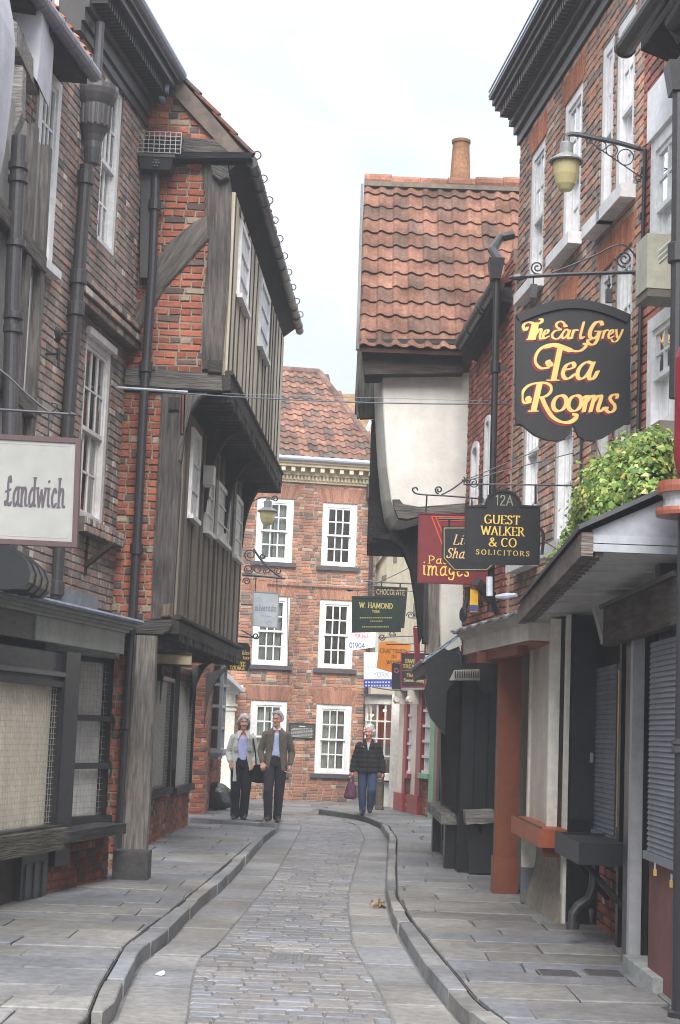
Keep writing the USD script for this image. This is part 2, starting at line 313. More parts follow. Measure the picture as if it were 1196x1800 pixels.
def bricks(pl, outline, holes, colour, course=0.075, length=0.225, joint=0.012, bond='flemish', out=0.0, jit=0.0025, seed=1):
    """real bricks laid over a shapely outline with holes cut out; returns pieces"""
    area = outline.difference(unary_union(holes)) if holes else outline
    z0, z1 = area.bounds[1], area.bounds[3]; items = []; rg = np.random.default_rng(seed); row = 0; z = z0
    while z < z1 - 0.02:
        zt = min(z + course, z1); cut = area.intersection(LineString([(area.bounds[0] - 1, (z + zt) / 2), (area.bounds[2] + 1, (z + zt) / 2)]))
        for g in getattr(cut, 'geoms', [cut]):
            if g.is_empty or g.geom_type != 'LineString': continue
            a, b = sorted((g.coords[0][0], g.coords[-1][0]))
            base = area.bounds[0]; k = 0; lens = []
            x = base - (length * 0.75 if row % 2 else length * 0.25) - rg.random() * 0.03
            while x < b:
                L = (length if (k + row) % 2 == 0 else length / 2) if bond == 'flemish' else (length / 2 if bond == 'header' or (bond == 'english' and row % 2) else length)
                L += (rg.random() - 0.5) * 0.02; s, e = max(x, a), min(x + L, b); x += L; k += 1
                if e - s < 0.03: continue
                items.append(brick_piece(pl, s + joint / 2, e - joint / 2, z + joint / 2 + (rg.random() - 0.5) * 0.004, zt - joint / 2, out + (rg.random() - 0.3) * 0.006, colour(rg, (s + e) / 2, (z + zt) / 2), jit))
        z += course; row += 1
    return items
def arch_bricks(pl, u0, u1, z0, z1, colour, seed=3, out=0.002):
    """a flat arch of rubbed bricks standing over an opening"""
    rg = np.random.default_rng(seed); n = max(5, int(round((u1 - u0) / 0.075))); items = []; c = (u0 + u1) / 2
    for i in range(n):
        a, b = u0 + (u1 - u0) * i / n + 0.005, u0 + (u1 - u0) * (i + 1) / n - 0.005; k = 0.28
        p = brick_piece(pl, a, b, z0, z1, out + rg.random() * 0.003, colour(rg, a, z0), 0.001); v = np.array(p[0]); zz = v[:, 2]; uu = (v - pl.a) @ pl.u
        v = v + ((uu - c) * k * (zz - z0) / max(z1 - z0, 0.01))[:, None] * pl.u; items.append((v, p[1], p[2], v))
    return items
def pantiles(o, ux, us, nrow, ncol, wt, ht, colour, seed=5, skip=None, lip=0.03, keep=None):
    """S-shaped clay tiles in courses; o: eave corner, ux along the eave, us up the slope"""
    rg = np.random.default_rng(seed); n = np.cross(ux, us); n = n if n[2] > 0 else -n; items = []
    prof = [(0.0, 0.012), (0.12, 0.036), (0.28, 0.045), (0.42, 0.03), (0.6, 0.006), (0.8, 0.0), (1.06, 0.010)]
    for r in range(nrow):
        sag = (rg.random() - 0.5) * 0.01
        for c in range(ncol):
            p0 = o + ux * (c * wt) + us * (r * ht)
            if keep is not None and not keep(c * wt + wt / 2, r * ht + ht / 2): continue
            dz = (rg.random() - 0.5) * 0.012; dr = (rg.random() - 0.5) * 0.02; ll = ht * 1.18
            V = []
            for s, lift in ((dr + sag, lip + dz), (ll, 0.004)):
                for t in (0.0, -0.014):
                    for x, h in prof: V.append(p0 + ux * (x * wt) + us * s + n * (h * wt / 0.22 + lift + t))
            k = len(prof); F = []
            for i in range(k - 1):
                F += [[i, i + 1, 2 * k + i + 1], [i, 2 * k + i + 1, 2 * k + i], [i, k + i, k + i + 1], [i, k + i + 1, i + 1]]
            F += [[0, 2 * k, k], [k, 2 * k, 3 * k], [k - 1, 2 * k - 1, 3 * k - 1]]
            V = np.array(V); items.append((V, np.array(F), np.broadcast_to(colour(rg, c, r), V.shape), V))
    return items
WHITE = rgb(226, 226, 226) * 0.95; BLACK = rgb(38, 38, 41)
def sash(T, pl, u0, u1, z0, z1, cols=3, rows=(2, 2), recess=0.05, frame=0.09, inside=(0.05, 0.05, 0.055), curtain=None, sill=None, col=WHITE, split=0.5, bar=0.022, open_gap=0.0, depth=0.35, proud=0.0):
    """a timber sash window in an opening: frame, two sashes with glazing bars, each pane, sill, dark room behind"""
    if u1 < u0: u0, u1 = u1, u0
    f = MB(col); o = proud - recess
    pl.box(f, u0, u0 + frame, z0, z1, o - 0.10, o); pl.box(f, u1 - frame, u1, z0, z1, o - 0.10, o)
    pl.box(f, u0 + frame, u1 - frame, z1 - frame * 0.9, z1, o - 0.10, o - 0.001); pl.box(f, u0 + frame, u1 - frame, z0, z0 + frame * 0.7, o - 0.10, o - 0.001)
    w = T.part('window', f, 'paint')
    a, b, lo, hi = u0 + frame, u1 - frame, z0 + frame * 0.7, z1 - frame * 0.9; mid = lo + (hi - lo) * split
    for k, (s0, s1, oo, nr) in enumerate(((lo, mid + 0.02, o - 0.075, rows[0]), (mid - 0.02 - open_gap, hi - open_gap, o - 0.035, rows[1]))):
        if nr == 0: continue
        g = MB(col); st = 0.042; oo0, oo1 = oo - 0.018, oo + 0.018
        pl.box(g, a, a + st, s0, s1, oo0, oo1); pl.box(g, b - st, b, s0, s1, oo0, oo1); pl.box(g, a + st, b - st, s0, s0 + st, oo0, oo1 - 0.001); pl.box(g, a + st, b - st, s1 - st, s1, oo0, oo1 - 0.001)
        A, B, C, D = a + st, b - st, s0 + st, s1 - st
        for i in range(1, cols): x = A + (B - A) * i / cols; pl.box(g, x - bar / 2, x + bar / 2, C, D, oo0 + 0.003, oo1 - 0.004)
        for j in range(1, nr): y = C + (D - C) * j / nr; pl.box(g, A, B, y - bar / 2, y + bar / 2, oo0 + 0.004, oo1 - 0.006)
        T.part('sash', g, 'paint', w)
        for i in range(cols):
            for j in range(nr):
                x0, x1, y0, y1 = A + (B - A) * i / cols, A + (B - A) * (i + 1) / cols, C + (D - C) * j / nr, C + (D - C) * (j + 1) / nr
                tl = (RNG.random(2) - 0.5) * 0.006; P = [pl.pt(x0, y0, oo - tl[0]), pl.pt(x1, y0, oo + tl[0]), pl.pt(x1, y1, oo + tl[1]), pl.pt(x0, y1, oo - tl[1])]
                T.part('pane', MB().add(P, [[0, 1, 2], [0, 2, 3]]), 'glass', w)
    r = MB(inside); pl.box(r, u0 + 0.01, u1 - 0.01, z0 + 0.01, z1 - 0.01, o - depth - 0.02, o - depth)
    T.part('room', r, 'paint', w)
    if curtain is not None:
        for (c0, c1, cc) in curtain:
            x0, x1 = a + (b - a) * c0, a + (b - a) * c1; nn = max(6, int((x1 - x0) / 0.03))
            g = MB(cc).grid(lambda s, t: pl.pt(x0 + (x1 - x0) * s, lo + (hi - lo) * t, o - 0.16 + 0.02 * math.sin(s * nn * 1.9 + t * 0.6)), nn * 2, 4)
            T.part('curtain', g, 'cloth', w, smooth=60)
    if sill is not None:
        sc, ex, dp, th = sill; g = MB(sc); pl.box(g, u0 - ex, u1 + ex, z0 - th, z0 + 0.004, o - 0.06, proud + dp); T.part('sill', g, 'paint', w)
    return w
def wall_body(pl, outline, holes, thick=0.28, out=-0.008, col=(0.42, 0.38, 0.33)):
    g = MB(col); pl.slab(g, outline.difference(unary_union(holes)) if holes else outline, out - thick, out); return g
def downpipe(pl, u, z0, z1, r, off, col=BLACK, collars=(), u_top=None, n=12):
    g = MB(col); ut = u if u_top is None else u_top
    P = lambda z: pl.pt(u + (ut - u) * (z - z0) / (z1 - z0), z, off); g.tube([P(z0), P(z1)], r, n)
    for z in collars:
        g.tube([P(z - 0.045), P(z - 0.04), P(z + 0.04), P(z + 0.045)], [r * 1.05, r * 1.35, r * 1.35, r * 1.05], n)
        g.tube([P(z + 0.05), P(z + 0.06), P(z + 0.07)], [r * 1.2, r * 1.3, r * 1.2], n)
    return g
# ---------------------------------------------------------------- ground, road, pavements
def gp(pts, z=0.0): return np.array([G(x, y, z)[:2] for x, y in pts])
def along(line, ys):
    """x of a measured edge at the given distances"""
    o = np.argsort(line[:, 1]); return np.interp(ys, line[o, 1], line[o, 0])
KERB = 0.10
kerbL_face = gp([(203, 1798), (220, 1750), (248, 1695), (295, 1660), (350, 1600), (390, 1567), (430, 1524), (465, 1482)])
kerbL_in = gp([(150, 1798), (175, 1735), (220, 1660), (275, 1620), (350, 1560), (395, 1522), (440, 1482)], KERB)
settL = gp([(330, 1798), (340, 1720), (350, 1685), (380, 1665), (430, 1605), (480, 1545), (515, 1485), (530, 1455), (525, 1442), (512, 1434)])
settR = gp([(693, 1798), (656, 1720), (621, 1660), (613, 1600), (613, 1570), (631, 1505), (641, 1475), (630, 1452), (600, 1440), (575, 1434)])
kerbR_face = gp([(808, 1798), (746, 1722), (703, 1650), (686, 1615), (678, 1575), (681, 1520), (683, 1480), (668, 1456), (628, 1441), (596, 1435), (557, 1428)])
kerbR_in = gp([(891, 1795), (841, 1760), (776, 1680), (728, 1622), (698, 1575), (697, 1520), (698, 1475), (684, 1452), (640, 1434), (604, 1428), (560, 1422)], KERB)
def extend(l, n=2.4, d=None):
    """carry an edge on towards and past the camera"""
    v = l[0] - l[1] if d is None else np.array(d, float); v = v / abs(v[1]); return np.vstack([l[0] + v * n * 4, l])
kerbL_face = extend(kerbL_face, d=(-0.12, -1)); kerbL_in = extend(kerbL_in, d=(-0.12, -1)); settL = extend(settL, d=(-0.05, -1)); settR = extend(settR, d=(0.1, -1)); kerbR_face = extend(kerbR_face, d=(0.14, -1)); kerbR_in = extend(kerbR_in, d=(0.14, -1))
def sheet(name, poly, z, col, mat, label, cat, thick=0.3):
    g = MB(col); g.slab(poly, (0, 0, 0), np.array([1.0, 0, 0]), np.array([0, 1.0, 0]), UP, z - thick, z); return Single(name, g, mat, label, cat, kind='structure')
sheet('ground', sbox(-90, -40, 90, 130), -0.30, (0.16, 0.15, 0.14), 'ground', 'plain dark ground beneath and far beyond the street', 'ground', 0.2)
STONE = [rgb(130, 130, 130), rgb(136, 135, 133), rgb(124, 125, 127), rgb(131, 129, 125), rgb(127, 129, 133), rgb(139, 137, 133)]
def stone_col(rg, k=1.0): return np.clip(STONE[rg.integers(len(STONE))] * (0.86 + 0.26 * rg.random()) * k * np.array([0.775, 0.765, 0.775]), 0, 1)
def flag(poly, z, rg, col, th=0.07, inset=0.006, tilt=0.004):
    """a paving stone: chamfered, its top a hair uneven"""
    poly = poly.buffer(-inset, join_style=2)
    if poly.is_empty or poly.geom_type != 'Polygon' or poly.area < 0.004: return None
    inn = poly.buffer(-0.008, join_style=2)
    if inn.is_empty or inn.geom_type != 'Polygon': return None
    o = np.array(poly.exterior.coords)[:-1]; ip = np.array(inn.exterior.coords)[:-1]
    a = rg.normal(0, tilt / 2, 2); c = np.array(poly.centroid.coords[0]); dz = rg.normal(0, 0.004)
    if len(ip) != len(o): ip = o
    zt = lambda p: z + dz + np.clip((p - c) @ a * 2, -0.006, 0.006)
    n = len(o); V = np.vstack([np.c_[o, np.full(n, z - th)], np.c_[o, zt(o) - 0.006], np.c_[ip, zt(ip)]])
    F = []
    ccw = poly.exterior.is_ccw
    for i in range(n):
        j = (i + 1) % n
        for b in (0, n): F += [[b + i, b + j, b + n + j], [b + i, b + n + j, b + n + i]]
    tri = trimesh.creation.triangulate_polygon(Polygon(ip), engine='earcut')
    # earcut keeps the ring's own order
    idx = [int(np.argmin(np.linalg.norm(ip - p, axis=1))) for p in tri[0]]
    F += [[2 * n + idx[x] for x in t] for t in tri[1]]
    F = np.array(F)
    if not ccw: F[:n * 4] = F[:n * 4, ::-1]
    top = np.cross(V[F[-1][1]] - V[F[-1][0]], V[F[-1][2]] - V[F[-1][0]])[2]
    if top < 0: F[n * 4:] = F[n * 4:, ::-1]
    return V, F, np.broadcast_to(col, V.shape), V
# road of setts, between the channel stones
ys = np.arange(5.5, 42.0, 0.5)
road_poly = Polygon(np.vstack([settL, settR[::-1]])).buffer(0)
bed = sbox(-4.5, 5.0, 4.5, 44.0)
road = Single('road', MB((0.15, 0.147, 0.145)).slab(bed.buffer(0.03), (0, 0, 0), np.array([1.0, 0, 0]), np.array([0, 1.0, 0]), UP, -0.28, -0.009), 'ground', 'worn road of narrow stone setts between channel stones', 'road', kind='structure')
rg = np.random.default_rng(11); setts = []; SETT = [rgb(132, 130, 130), rgb(122, 122, 124), rgb(140, 137, 133), rgb(128, 124, 120), rgb(134, 136, 140)]
MANHOLE = G(520, 1683)
y = 6.0; r = 0
while y < 34.6:
    dy = 0.125 + rg.random() * 0.045; rowcut = road_poly.intersection(LineString([(-4, y + dy / 2), (4, y + dy / 2)]))
    for seg in getattr(rowcut, 'geoms', [rowcut]):
        if seg.is_empty or seg.geom_type != 'LineString': continue
        a, b = sorted((seg.coords[0][0], seg.coords[-1][0])); x = a - rg.random() * 0.12
        while x < b - 0.03:
            L = 0.17 + rg.random() * 0.14; s, e = max(x, a) + 0.005, min(x + L, b) - 0.005; x += L
            if e - s < 0.04 or (abs((s + e) / 2 - MANHOLE[0]) < 0.2 and abs(y + dy / 2 - MANHOLE[1]) < 0.22): continue
            c = SETT[rg.integers(5)] * (0.9 + 0.2 * rg.random()) * np.array([0.72, 0.72, 0.745]); z = rg.normal(0, 0.0022); q = 0.009
            sk = rg.normal(0, 0.006, 2); lo = [(s, y + 0.004 + sk[0]), (e, y + 0.004 + sk[1]), (e, y + dy - 0.004 + sk[1]), (s, y + dy - 0.004 + sk[0])]
            mid = [(s + e) / 2, y + dy / 2]; V = [(p[0], p[1], -0.06) for p in lo] + [(p[0], p[1], z - 0.007) for p in lo] + [(p[0] + q * np.sign(mid[0] - p[0]), p[1] + q * np.sign(mid[1] - p[1]), z + rg.normal(0, 0.0015)) for p in lo]
            V = np.array(V); F = []
            for k in range(4):
                n = (k + 1) % 4
                for bb in (0, 4): F += [[bb + k, bb + n, bb + 4 + n], [bb + k, bb + 4 + n, bb + 4 + k]]
            F += [[8, 9, 10], [8, 10, 11]]; setts.append((V, np.array(F), np.broadcast_to(c, V.shape), V))
    y += dy; r += 1
road.pieces(road.path, 'sett', setts, 'sett', 'far_setts')
# channel stones either side, then the kerbs: one strip of stones between two edges
def strip(name, le, ri, z, y0, y1, step, label, mat='stone', k=1.0, th=0.09, seed=3, gap=0.005):
    rg = np.random.default_rng(seed); yy = [y0]
    while yy[-1] < y1: yy.append(min(yy[-1] + step * (0.7 + 0.6 * rg.random()), y1))
    poly = []
    items = []
    for a, b in zip(yy[:-1], yy[1:]):
        if b - a < 0.15: continue
        sub = np.linspace(a, b, 4); L = np.c_[along(le, sub), sub]; R = np.c_[along(ri, sub), sub]; p = Polygon(np.vstack([L, R[::-1]]))
        if not p.is_valid or p.area < 0.02: continue
        poly.append(p); kb = name == 'kerb'; it = flag(affinity.translate(p, rg.normal(0, 0.005) if kb else 0.0, 0), z + (rg.normal(0, 0.004) if kb else 0), rg, stone_col(rg, k) * (0.82 + 0.36 * rg.random() if kb else 1.0), th, gap + (0.002 if kb else 0), 0.002)
        if it: items.append(it)
    body = unary_union(poly).buffer(-0.035)
    t = Single(name, MB((0.10, 0.095, 0.09)).slab(body, (0, 0, 0), np.array([1.0, 0, 0]), np.array([0, 1.0, 0]), UP, -0.29, z - 0.016), 'ground', label, name.replace('_', ' '), kind='structure')
    t.pieces(t.path, name.split('_')[0] + '_stone', items, mat, 'far_stones'); return t
strip('channel', kerbL_face, settL, 0.0, 6.0, 33.3, 0.75, 'pale channel of flat stones along the left kerb', k=1.12, seed=4)
strip('channel', settR, kerbR_face, 0.0, 6.0, 33.6, 0.75, 'pale channel of flat stones along the right kerb', k=1.12, seed=5)
strip('kerb', kerbL_in, kerbL_face, KERB, 6.0, kerbL_face[-1][1], 0.85, 'worn stone kerb edging the left pavement', k=1.08, th=0.13, seed=6, gap=0.009)
kR = min(kerbR_in[-1][1], kerbR_face[-1][1])
strip('kerb', kerbR_face, kerbR_in, KERB, 6.0, kR, 0.85, 'long curving stone kerb edging the right pavement', k=1.08, th=0.13, seed=7, gap=0.009)
def paving(name, region, z, label, seed, x0, x1, y0, y1, row=(0.42, 0.72), wid=(0.5, 1.15), k=1.0):
    rg = np.random.default_rng(seed); items = []
    t = Single(name, MB((0.09, 0.088, 0.085)).slab(region, (0, 0, 0), np.array([1.0, 0, 0]), np.array([0, 1.0, 0]), UP, -0.285, z - 0.018), 'ground', label, 'pavement', kind='structure')
    y = y0
    while y < y1:
        dy = row[0] + rg.random() * (row[1] - row[0]); x = x0 - rg.random() * 0.6; sl = rg.normal(0, 0.012)
        while x < x1:
            w = wid[0] + rg.random() * (wid[1] - wid[0]); sk = rg.normal(0, 0.012)
            q = Polygon([(x, y + sl * (x - x0)), (x + w, y + sl * (x + w - x0)), (x + w + sk, y + dy + sl * (x + w - x0)), (x + sk, y + dy + sl * (x - x0))]).intersection(region); x += w
            for g in getattr(q, 'geoms', [q]):
                if g.is_empty or g.geom_type != 'Polygon' or g.area < 0.012: continue
                it = flag(g.simplify(0.004), z, rg, stone_col(rg, k), 0.06, 0.005)
                if it: items.append(it)
        y += dy
    t.pieces(t.path, 'paving_stone', items, 'stone', 'far_paving'); return t
yl = np.linspace(5.5, kerbL_in[-1][1], 40); STEP_Y = G(400, 1461)[1]
left_region = Polygon(np.vstack([np.c_[along(kerbL_in, yl) - 0.006, yl], [kerbL_face[-1] - [0.01, 0]], [G(484, 1467)[:2] - [0.0, 0.01]], [[-1.2, STEP_Y], [-3.4, STEP_Y]], [[-3.4, 20], [-4.6, 5.5]]])).buffer(0)
DRAIN = [G(981, 1711, KERB)[:2], G(1062, 1711, KERB)[:2]]
holes = unary_union([sbox(d[0] - 0.13, d[1] - 0.16, d[0] + 0.13, d[1] + 0.16) for d in DRAIN])
paving('pavement', left_region, KERB, 'grey flagstone pavement running beside the left shopfronts', 21, -4.6, -0.5, 5.5, STEP_Y)
yr = np.linspace(5.5, kR, 60)
right_region = Polygon(np.vstack([np.c_[along(kerbR_in, yr) + 0.006, yr], [[0.9, 41.0], [4.5, 41.0], [4.5, 5.5]]])).buffer(0).difference(holes)
paving('pavement', right_region, KERB, 'wide flagstone pavement below the tea rooms sign and canopy', 22, 0.0, 4.6, 5.5, 41.0)
# the raised platform of paving at the bend on the left, with its own kerb
P0, P1 = G(325, 1455), G(487, 1467); PL_Z = 0.16
plat = Polygon([(P0[0] - 1.6, P0[1] - 0.02), (P0[0], P0[1]), (P1[0] - 0.05, P1[1]), (P1[0], P1[1] + 0.12), (-0.85, 31.5), (-1.05, 33.2), (-2.0, 34.2), (-4.2, 34.6), (-4.2, P0[1])]).buffer(0)
edge = plat.difference(plat.buffer(-0.24, join_style=2)).intersection(sbox(-2.6, 20, 0, 33.6))
pk = Single('kerb', MB((0.10, 0.095, 0.09)).slab(edge.buffer(-0.03), (0, 0, 0), np.array([1.0, 0, 0]), np.array([0, 1.0, 0]), UP, -0.29, PL_Z - 0.012), 'stone', 'stone kerb turning round the platform under the walking couple', 'kerb', kind='structure')
rg = np.random.default_rng(8); it = []
for a in np.arange(-2.9, 0.2, 0.62):
    q = edge.intersection(sbox(a, 20, a + 0.62, P1[1] + 0.5));
    for g in getattr(q, 'geoms', [q]):
        f = flag(g.simplify(0.01), PL_Z, rg, stone_col(rg, 0.95), 0.22, 0.004, 0.001) if g.geom_type == 'Polygon' and g.area > 0.01 else None
        if f: it.append(f)
for a in np.arange(P1[1] + 0.5, 33.6, 0.75):
    q = edge.intersection(sbox(-3, a, 0.5, a + 0.75))
    for g in getattr(q, 'geoms', [q]):
        f = flag(g.simplify(0.01), PL_Z, rg, stone_col(rg, 0.95), 0.22, 0.004, 0.001) if g.geom_type == 'Polygon' and g.area > 0.01 else None
        if f: it.append(f)
pk.pieces(pk.path, 'kerb_stone', it, 'stone', 'far_stones')
paving('pavement', plat.difference(edge.buffer(0.004)), PL_Z, 'raised flagstone platform at the bend where the couple walks', 23, -4.3, 0.2, P0[1], 34.8)
# the open paved space beyond, up to the brick house that closes the street
plaza = sbox(-9, 26, 9, 44).difference(unary_union([road_poly.buffer(0.0), plat, right_region.buffer(0.3), Polygon(np.vstack([settR[-6:], kerbR_face[::-1][:7]])).buffer(0.05), left_region, sbox(-9, 20, 9, 28.6)])).buffer(0)
plaza = plaza.difference(unary_union([Polygon(np.vstack([np.c_[along(kerbL_face, ys2) - 0.3, ys2], np.c_[along(settL, ys2) + 0.0, ys2][::-1]])).buffer(0.01) for ys2 in [np.linspace(24, 33.3, 20)]] + [Polygon(np.vstack([np.c_[along(settR, ys2), ys2], np.c_[along(kerbR_in, ys2), ys2][::-1]])).buffer(0.02) for ys2 in [np.linspace(24, kR, 30)]]))
pg = max(getattr(plaza, 'geoms', [plaza]), key=lambda g: g.area)
paving('pavement', pg, 0.0, 'open paved space in front of the far brick house', 24, -9, 9, 28.6, 43, row=(0.5, 0.9), wid=(0.6, 1.2), k=1.05)
# ================================================================ LEFT SIDE
def quad_uz(pl, pts, off=0.0): return np.array([pl.uz(x, y, off) for x, y in pts])
def ext(pl, pts, off=0.0):
    q = quad_uz(pl, pts, off); return q[:, 0].min(), q[:, 0].max(), q[:, 1].min(), q[:, 1].max()
def win_uz(pl, tl, tr, br, bl, off=0.0):
    q = quad_uz(pl, [tl, tr, br, bl], off); return (q[0, 0] + q[3, 0]) / 2, (q[1, 0] + q[2, 0]) / 2, (q[2, 1] + q[3, 1]) / 2, (q[0, 1] + q[1, 1]) / 2
def ppoly(pl, pts, off=0.0): return Polygon([tuple(pl.uz(x, y, off)) for x, y in pts]).buffer(0)
TB = [rgb(82, 78, 76), rgb(94, 90, 87), rgb(72, 69, 68)]       # weathered oak
DARKOAK = rgb(62, 58, 56); CREAM = rgb(186, 175, 157)
def oldred(rg, u, z):
    k = rg.random(); base = rgb(168, 84, 54) if k < 0.45 else rgb(186, 96, 56) if k < 0.62 else rgb(142, 76, 58) if k < 0.82 else rgb(104, 82, 76) if k < 0.94 else rgb(168, 146, 122)
    return mute(base, 0.26, 1.06) * (0.75 + 0.4 * rg.random())
def sooty(rg, u, z):
    k = rg.random(); base = rgb(136, 116, 106) if k < 0.42 else rgb(122, 108, 101) if k < 0.7 else rgb(148, 112, 96) if k < 0.84 else rgb(100, 93, 90) if k < 0.95 else rgb(162, 150, 136)
    return mute(base, 0.3, 1.75) * (0.84 + 0.24 * rg.random())
# ---------------------------------------------------------------- timber-framed house
TG = Plane((-4.2, 18.0), (0.0, 18.0), (0, -1))
def t_street(x18, k=0.048, n=11.0): return Plane((x18, 18.0), (x18 + k * n, 18.0 + n), (1, 0))
T0 = Plane(G(262, 1498), G(330, 1462), (1, 0)); T1 = t_street(-1.70); T2 = t_street(-1.28)
zJ1, zJ2 = TG.uz(300, 1103)[1], TG.uz(391, 674)[1]; END = T2.uz(489, 846)[0]; END1 = T1.uz(417, 1130)[0]
th = Thing('timber_framed_house', 'jettied black timber framed house with red brick gable and leaning gutter', 'house', (-2.6, 22.5, 0), None)
# gable brickwork
gable_out = ppoly(TG, [(130, 1580), (140, 935), (180, 610), (200, 210), (170, 10), (236, 62), (322, 158), (375, 215), (400, 262), (402, 507), (391, 690), (310, 690), (300, 954), (290, 1100), (270, 1130), (250, 1545)])
tmask = ppoly(TG, [(356, 288), (368, 420), (359, 534), (355, 652), (222, 652), (219, 682), (286, 692), (269, 1008), (267, 1090), (190, 1092), (186, 1118), (240, 1120), (222, 1350), (214, 1545), (300, 1580), (450, 1000), (450, 250)])
wl = th.part('wall', wall_body(TG, gable_out, [], 0.3, -0.012, rgb(150, 138, 122)), 'mortar')
th.pieces(wl, 'brick', bricks(TG, gable_out, [tmask], oldred, course=0.0785, length=0.235, joint=0.017, bond='english', seed=3, jit=0.006), 'brick', 'brickwork', least=9)
verge = ppoly(TG, [(205, 18), (236, 50), (322, 146), (380, 212), (430, 272), (404, 276), (366, 234), (318, 182), (232, 88), (200, 50)])
g = MB(rgb(112, 103, 95)); TG.slab(g, verge, 0.0, 0.05); th.part('verge_mortar', g, 'mortar')
# gable timbers, each pegged beam on its own
def tslab(name, pts, o0, o1, col, pl=TG, bend=None):
    poly = ppoly(pl, pts); g = MB(col); 
    m = trimesh.creation.extrude_polygon(poly.buffer(-0.012, join_style=2), 1.0, engine='earcut'); f0 = np.array(m.vertices)
    # front face inset a little: a worn arris
    fr = poly; pl.slab(g, fr, o0, o1 - 0.012); pl.slab(g, poly.buffer(-0.012, join_style=2), o1 - 0.012, o1)
    q = [np.array(v) for v in g.v]; d = quad_uz(pl, pts); c = d.mean(0); w = np.linalg.svd(d - c)[2][0]
    off = RNG.random(3) * 9
    g.l = [np.stack([((v - pl.a) @ pl.u - c[0]) * w[0] + (v[:, 2] - c[1]) * w[1], ((v - pl.a) @ pl.u - c[0]) * -w[1] + (v[:, 2] - c[1]) * w[0], (v - pl.a) @ pl.n], 1) + off for v in q]
    return th.part(name, g, 'timber')
tslab('tie_beam', [(318, 243), (380, 247), (412, 276), (318, 274)], -0.1, 0.06, TB[0])
tslab('eaves_board', [(303, 274), (443, 275), (445, 287), (303, 289)], -0.05, 0.16, BLACK * 0.8)
tslab('corner_post', [(356, 289), (400, 289), (407, 328), (405, 427), (402, 507), (394, 600), (391, 652), (355, 652), (358, 534), (368, 422), (362, 350)], -0.25, 0.05, TB[0])
tslab('post_head', [(372, 295), (402, 297), (404, 318), (388, 324), (374, 312)], 0.05, 0.12, TB[2])
tslab('curved_brace', [(366, 378), (340, 392), (300, 425), (272, 462), (262, 498), (240, 545), (226, 552), (222, 592), (242, 585), (268, 545), (290, 505), (320, 475), (345, 445), (368, 420)], -0.08, 0.035, TB[1])
tslab('jetty_beam', [(222, 648), (300, 653), (391, 660), (392, 690), (300, 686), (219, 680)], -0.2, 0.09, TB[1])
tslab('beam_end', [(366, 637), (391, 637), (391, 660), (367, 659)], 0.05, 0.13, DARKOAK)
tslab('corner_post', [(286, 692), (322, 694), (317, 790), (318, 847), (312, 954), (306, 1048), (304, 1090), (267, 1090), (269, 1008), (277, 850)], -0.25, 0.05, TB[0])
tslab('jetty_bracket', [(318, 692), (366, 692), (350, 702), (336, 722), (326, 760), (319, 812), (312, 812)], -0.12, 0.065, TB[1])
tslab('bracket_plate', [(319, 694), (327, 694), (325, 765), (318, 768)], 0.065, 0.075, rgb(110, 76, 64))
tslab('beam_end', [(298, 700), (317, 700), (317, 724), (297, 724)], 0.05, 0.08, DARKOAK)
tslab('jetty_beam', [(186, 1092), (304, 1090), (306, 1098), (298, 1112), (284, 1118), (240, 1116), (186, 1118)], -0.2, 0.10, TB[2])
tslab('beam_end', [(284, 1063), (303, 1062), (303, 1085), (284, 1086)], 0.05, 0.10, rgb(104, 92, 82))
# the leaning round-edged corner post with its stone foot
pt = [W(258, 1118, 17.9), W(250, 1250, 17.9), W(243, 1380, 17.9), W(236, 1505, 17.9)]
g = MB(rgb(122, 116, 111))
rng2 = np.random.default_rng(3); V, F, Lc = [], [], []; n = 20; m = 26
for i in range(m + 1):
    t = i / m; c = pt[0] + (pt[-1] - pt[0]) * t; rr = 0.128 + 0.02 * t
    for j in range(n):
        a = j * 2 * math.pi / n; sq = (abs(math.cos(a)) ** 5 + abs(math.sin(a)) ** 5) ** (-1 / 5) * 0.93
        r = rr * sq * (1 + 0.09 * (meshkit.noise(np.array([[a * 1.4, t * 5, 0.0]]), 3)[0] - 0.5) + 0.06 * (meshkit.noise(np.array([[a * 6, t * 3, 4.0]]), 8)[0] - 0.5))
        V.append(c + [r * math.cos(a), r * math.sin(a), 0]); Lc.append([t * 2.4, r * math.cos(a), r * math.sin(a)])
for i in range(m):
    for j in range(n):
        p, q = i * n + j, i * n + (j + 1) % n; F += [[p, q + n, q], [p, p + n, q + n]]
g.add(V, F, None, np.array(Lc) + 3); th.part('ground_post', g, 'timber', smooth=50)
b = G(228, 1546, KERB); g = MB(rgb(62, 60, 60)); g.box(b + [0.005, 0.1, 0.13], (0.34, 0.34, 0.28)); th.part('post_plinth', g, 'stone')
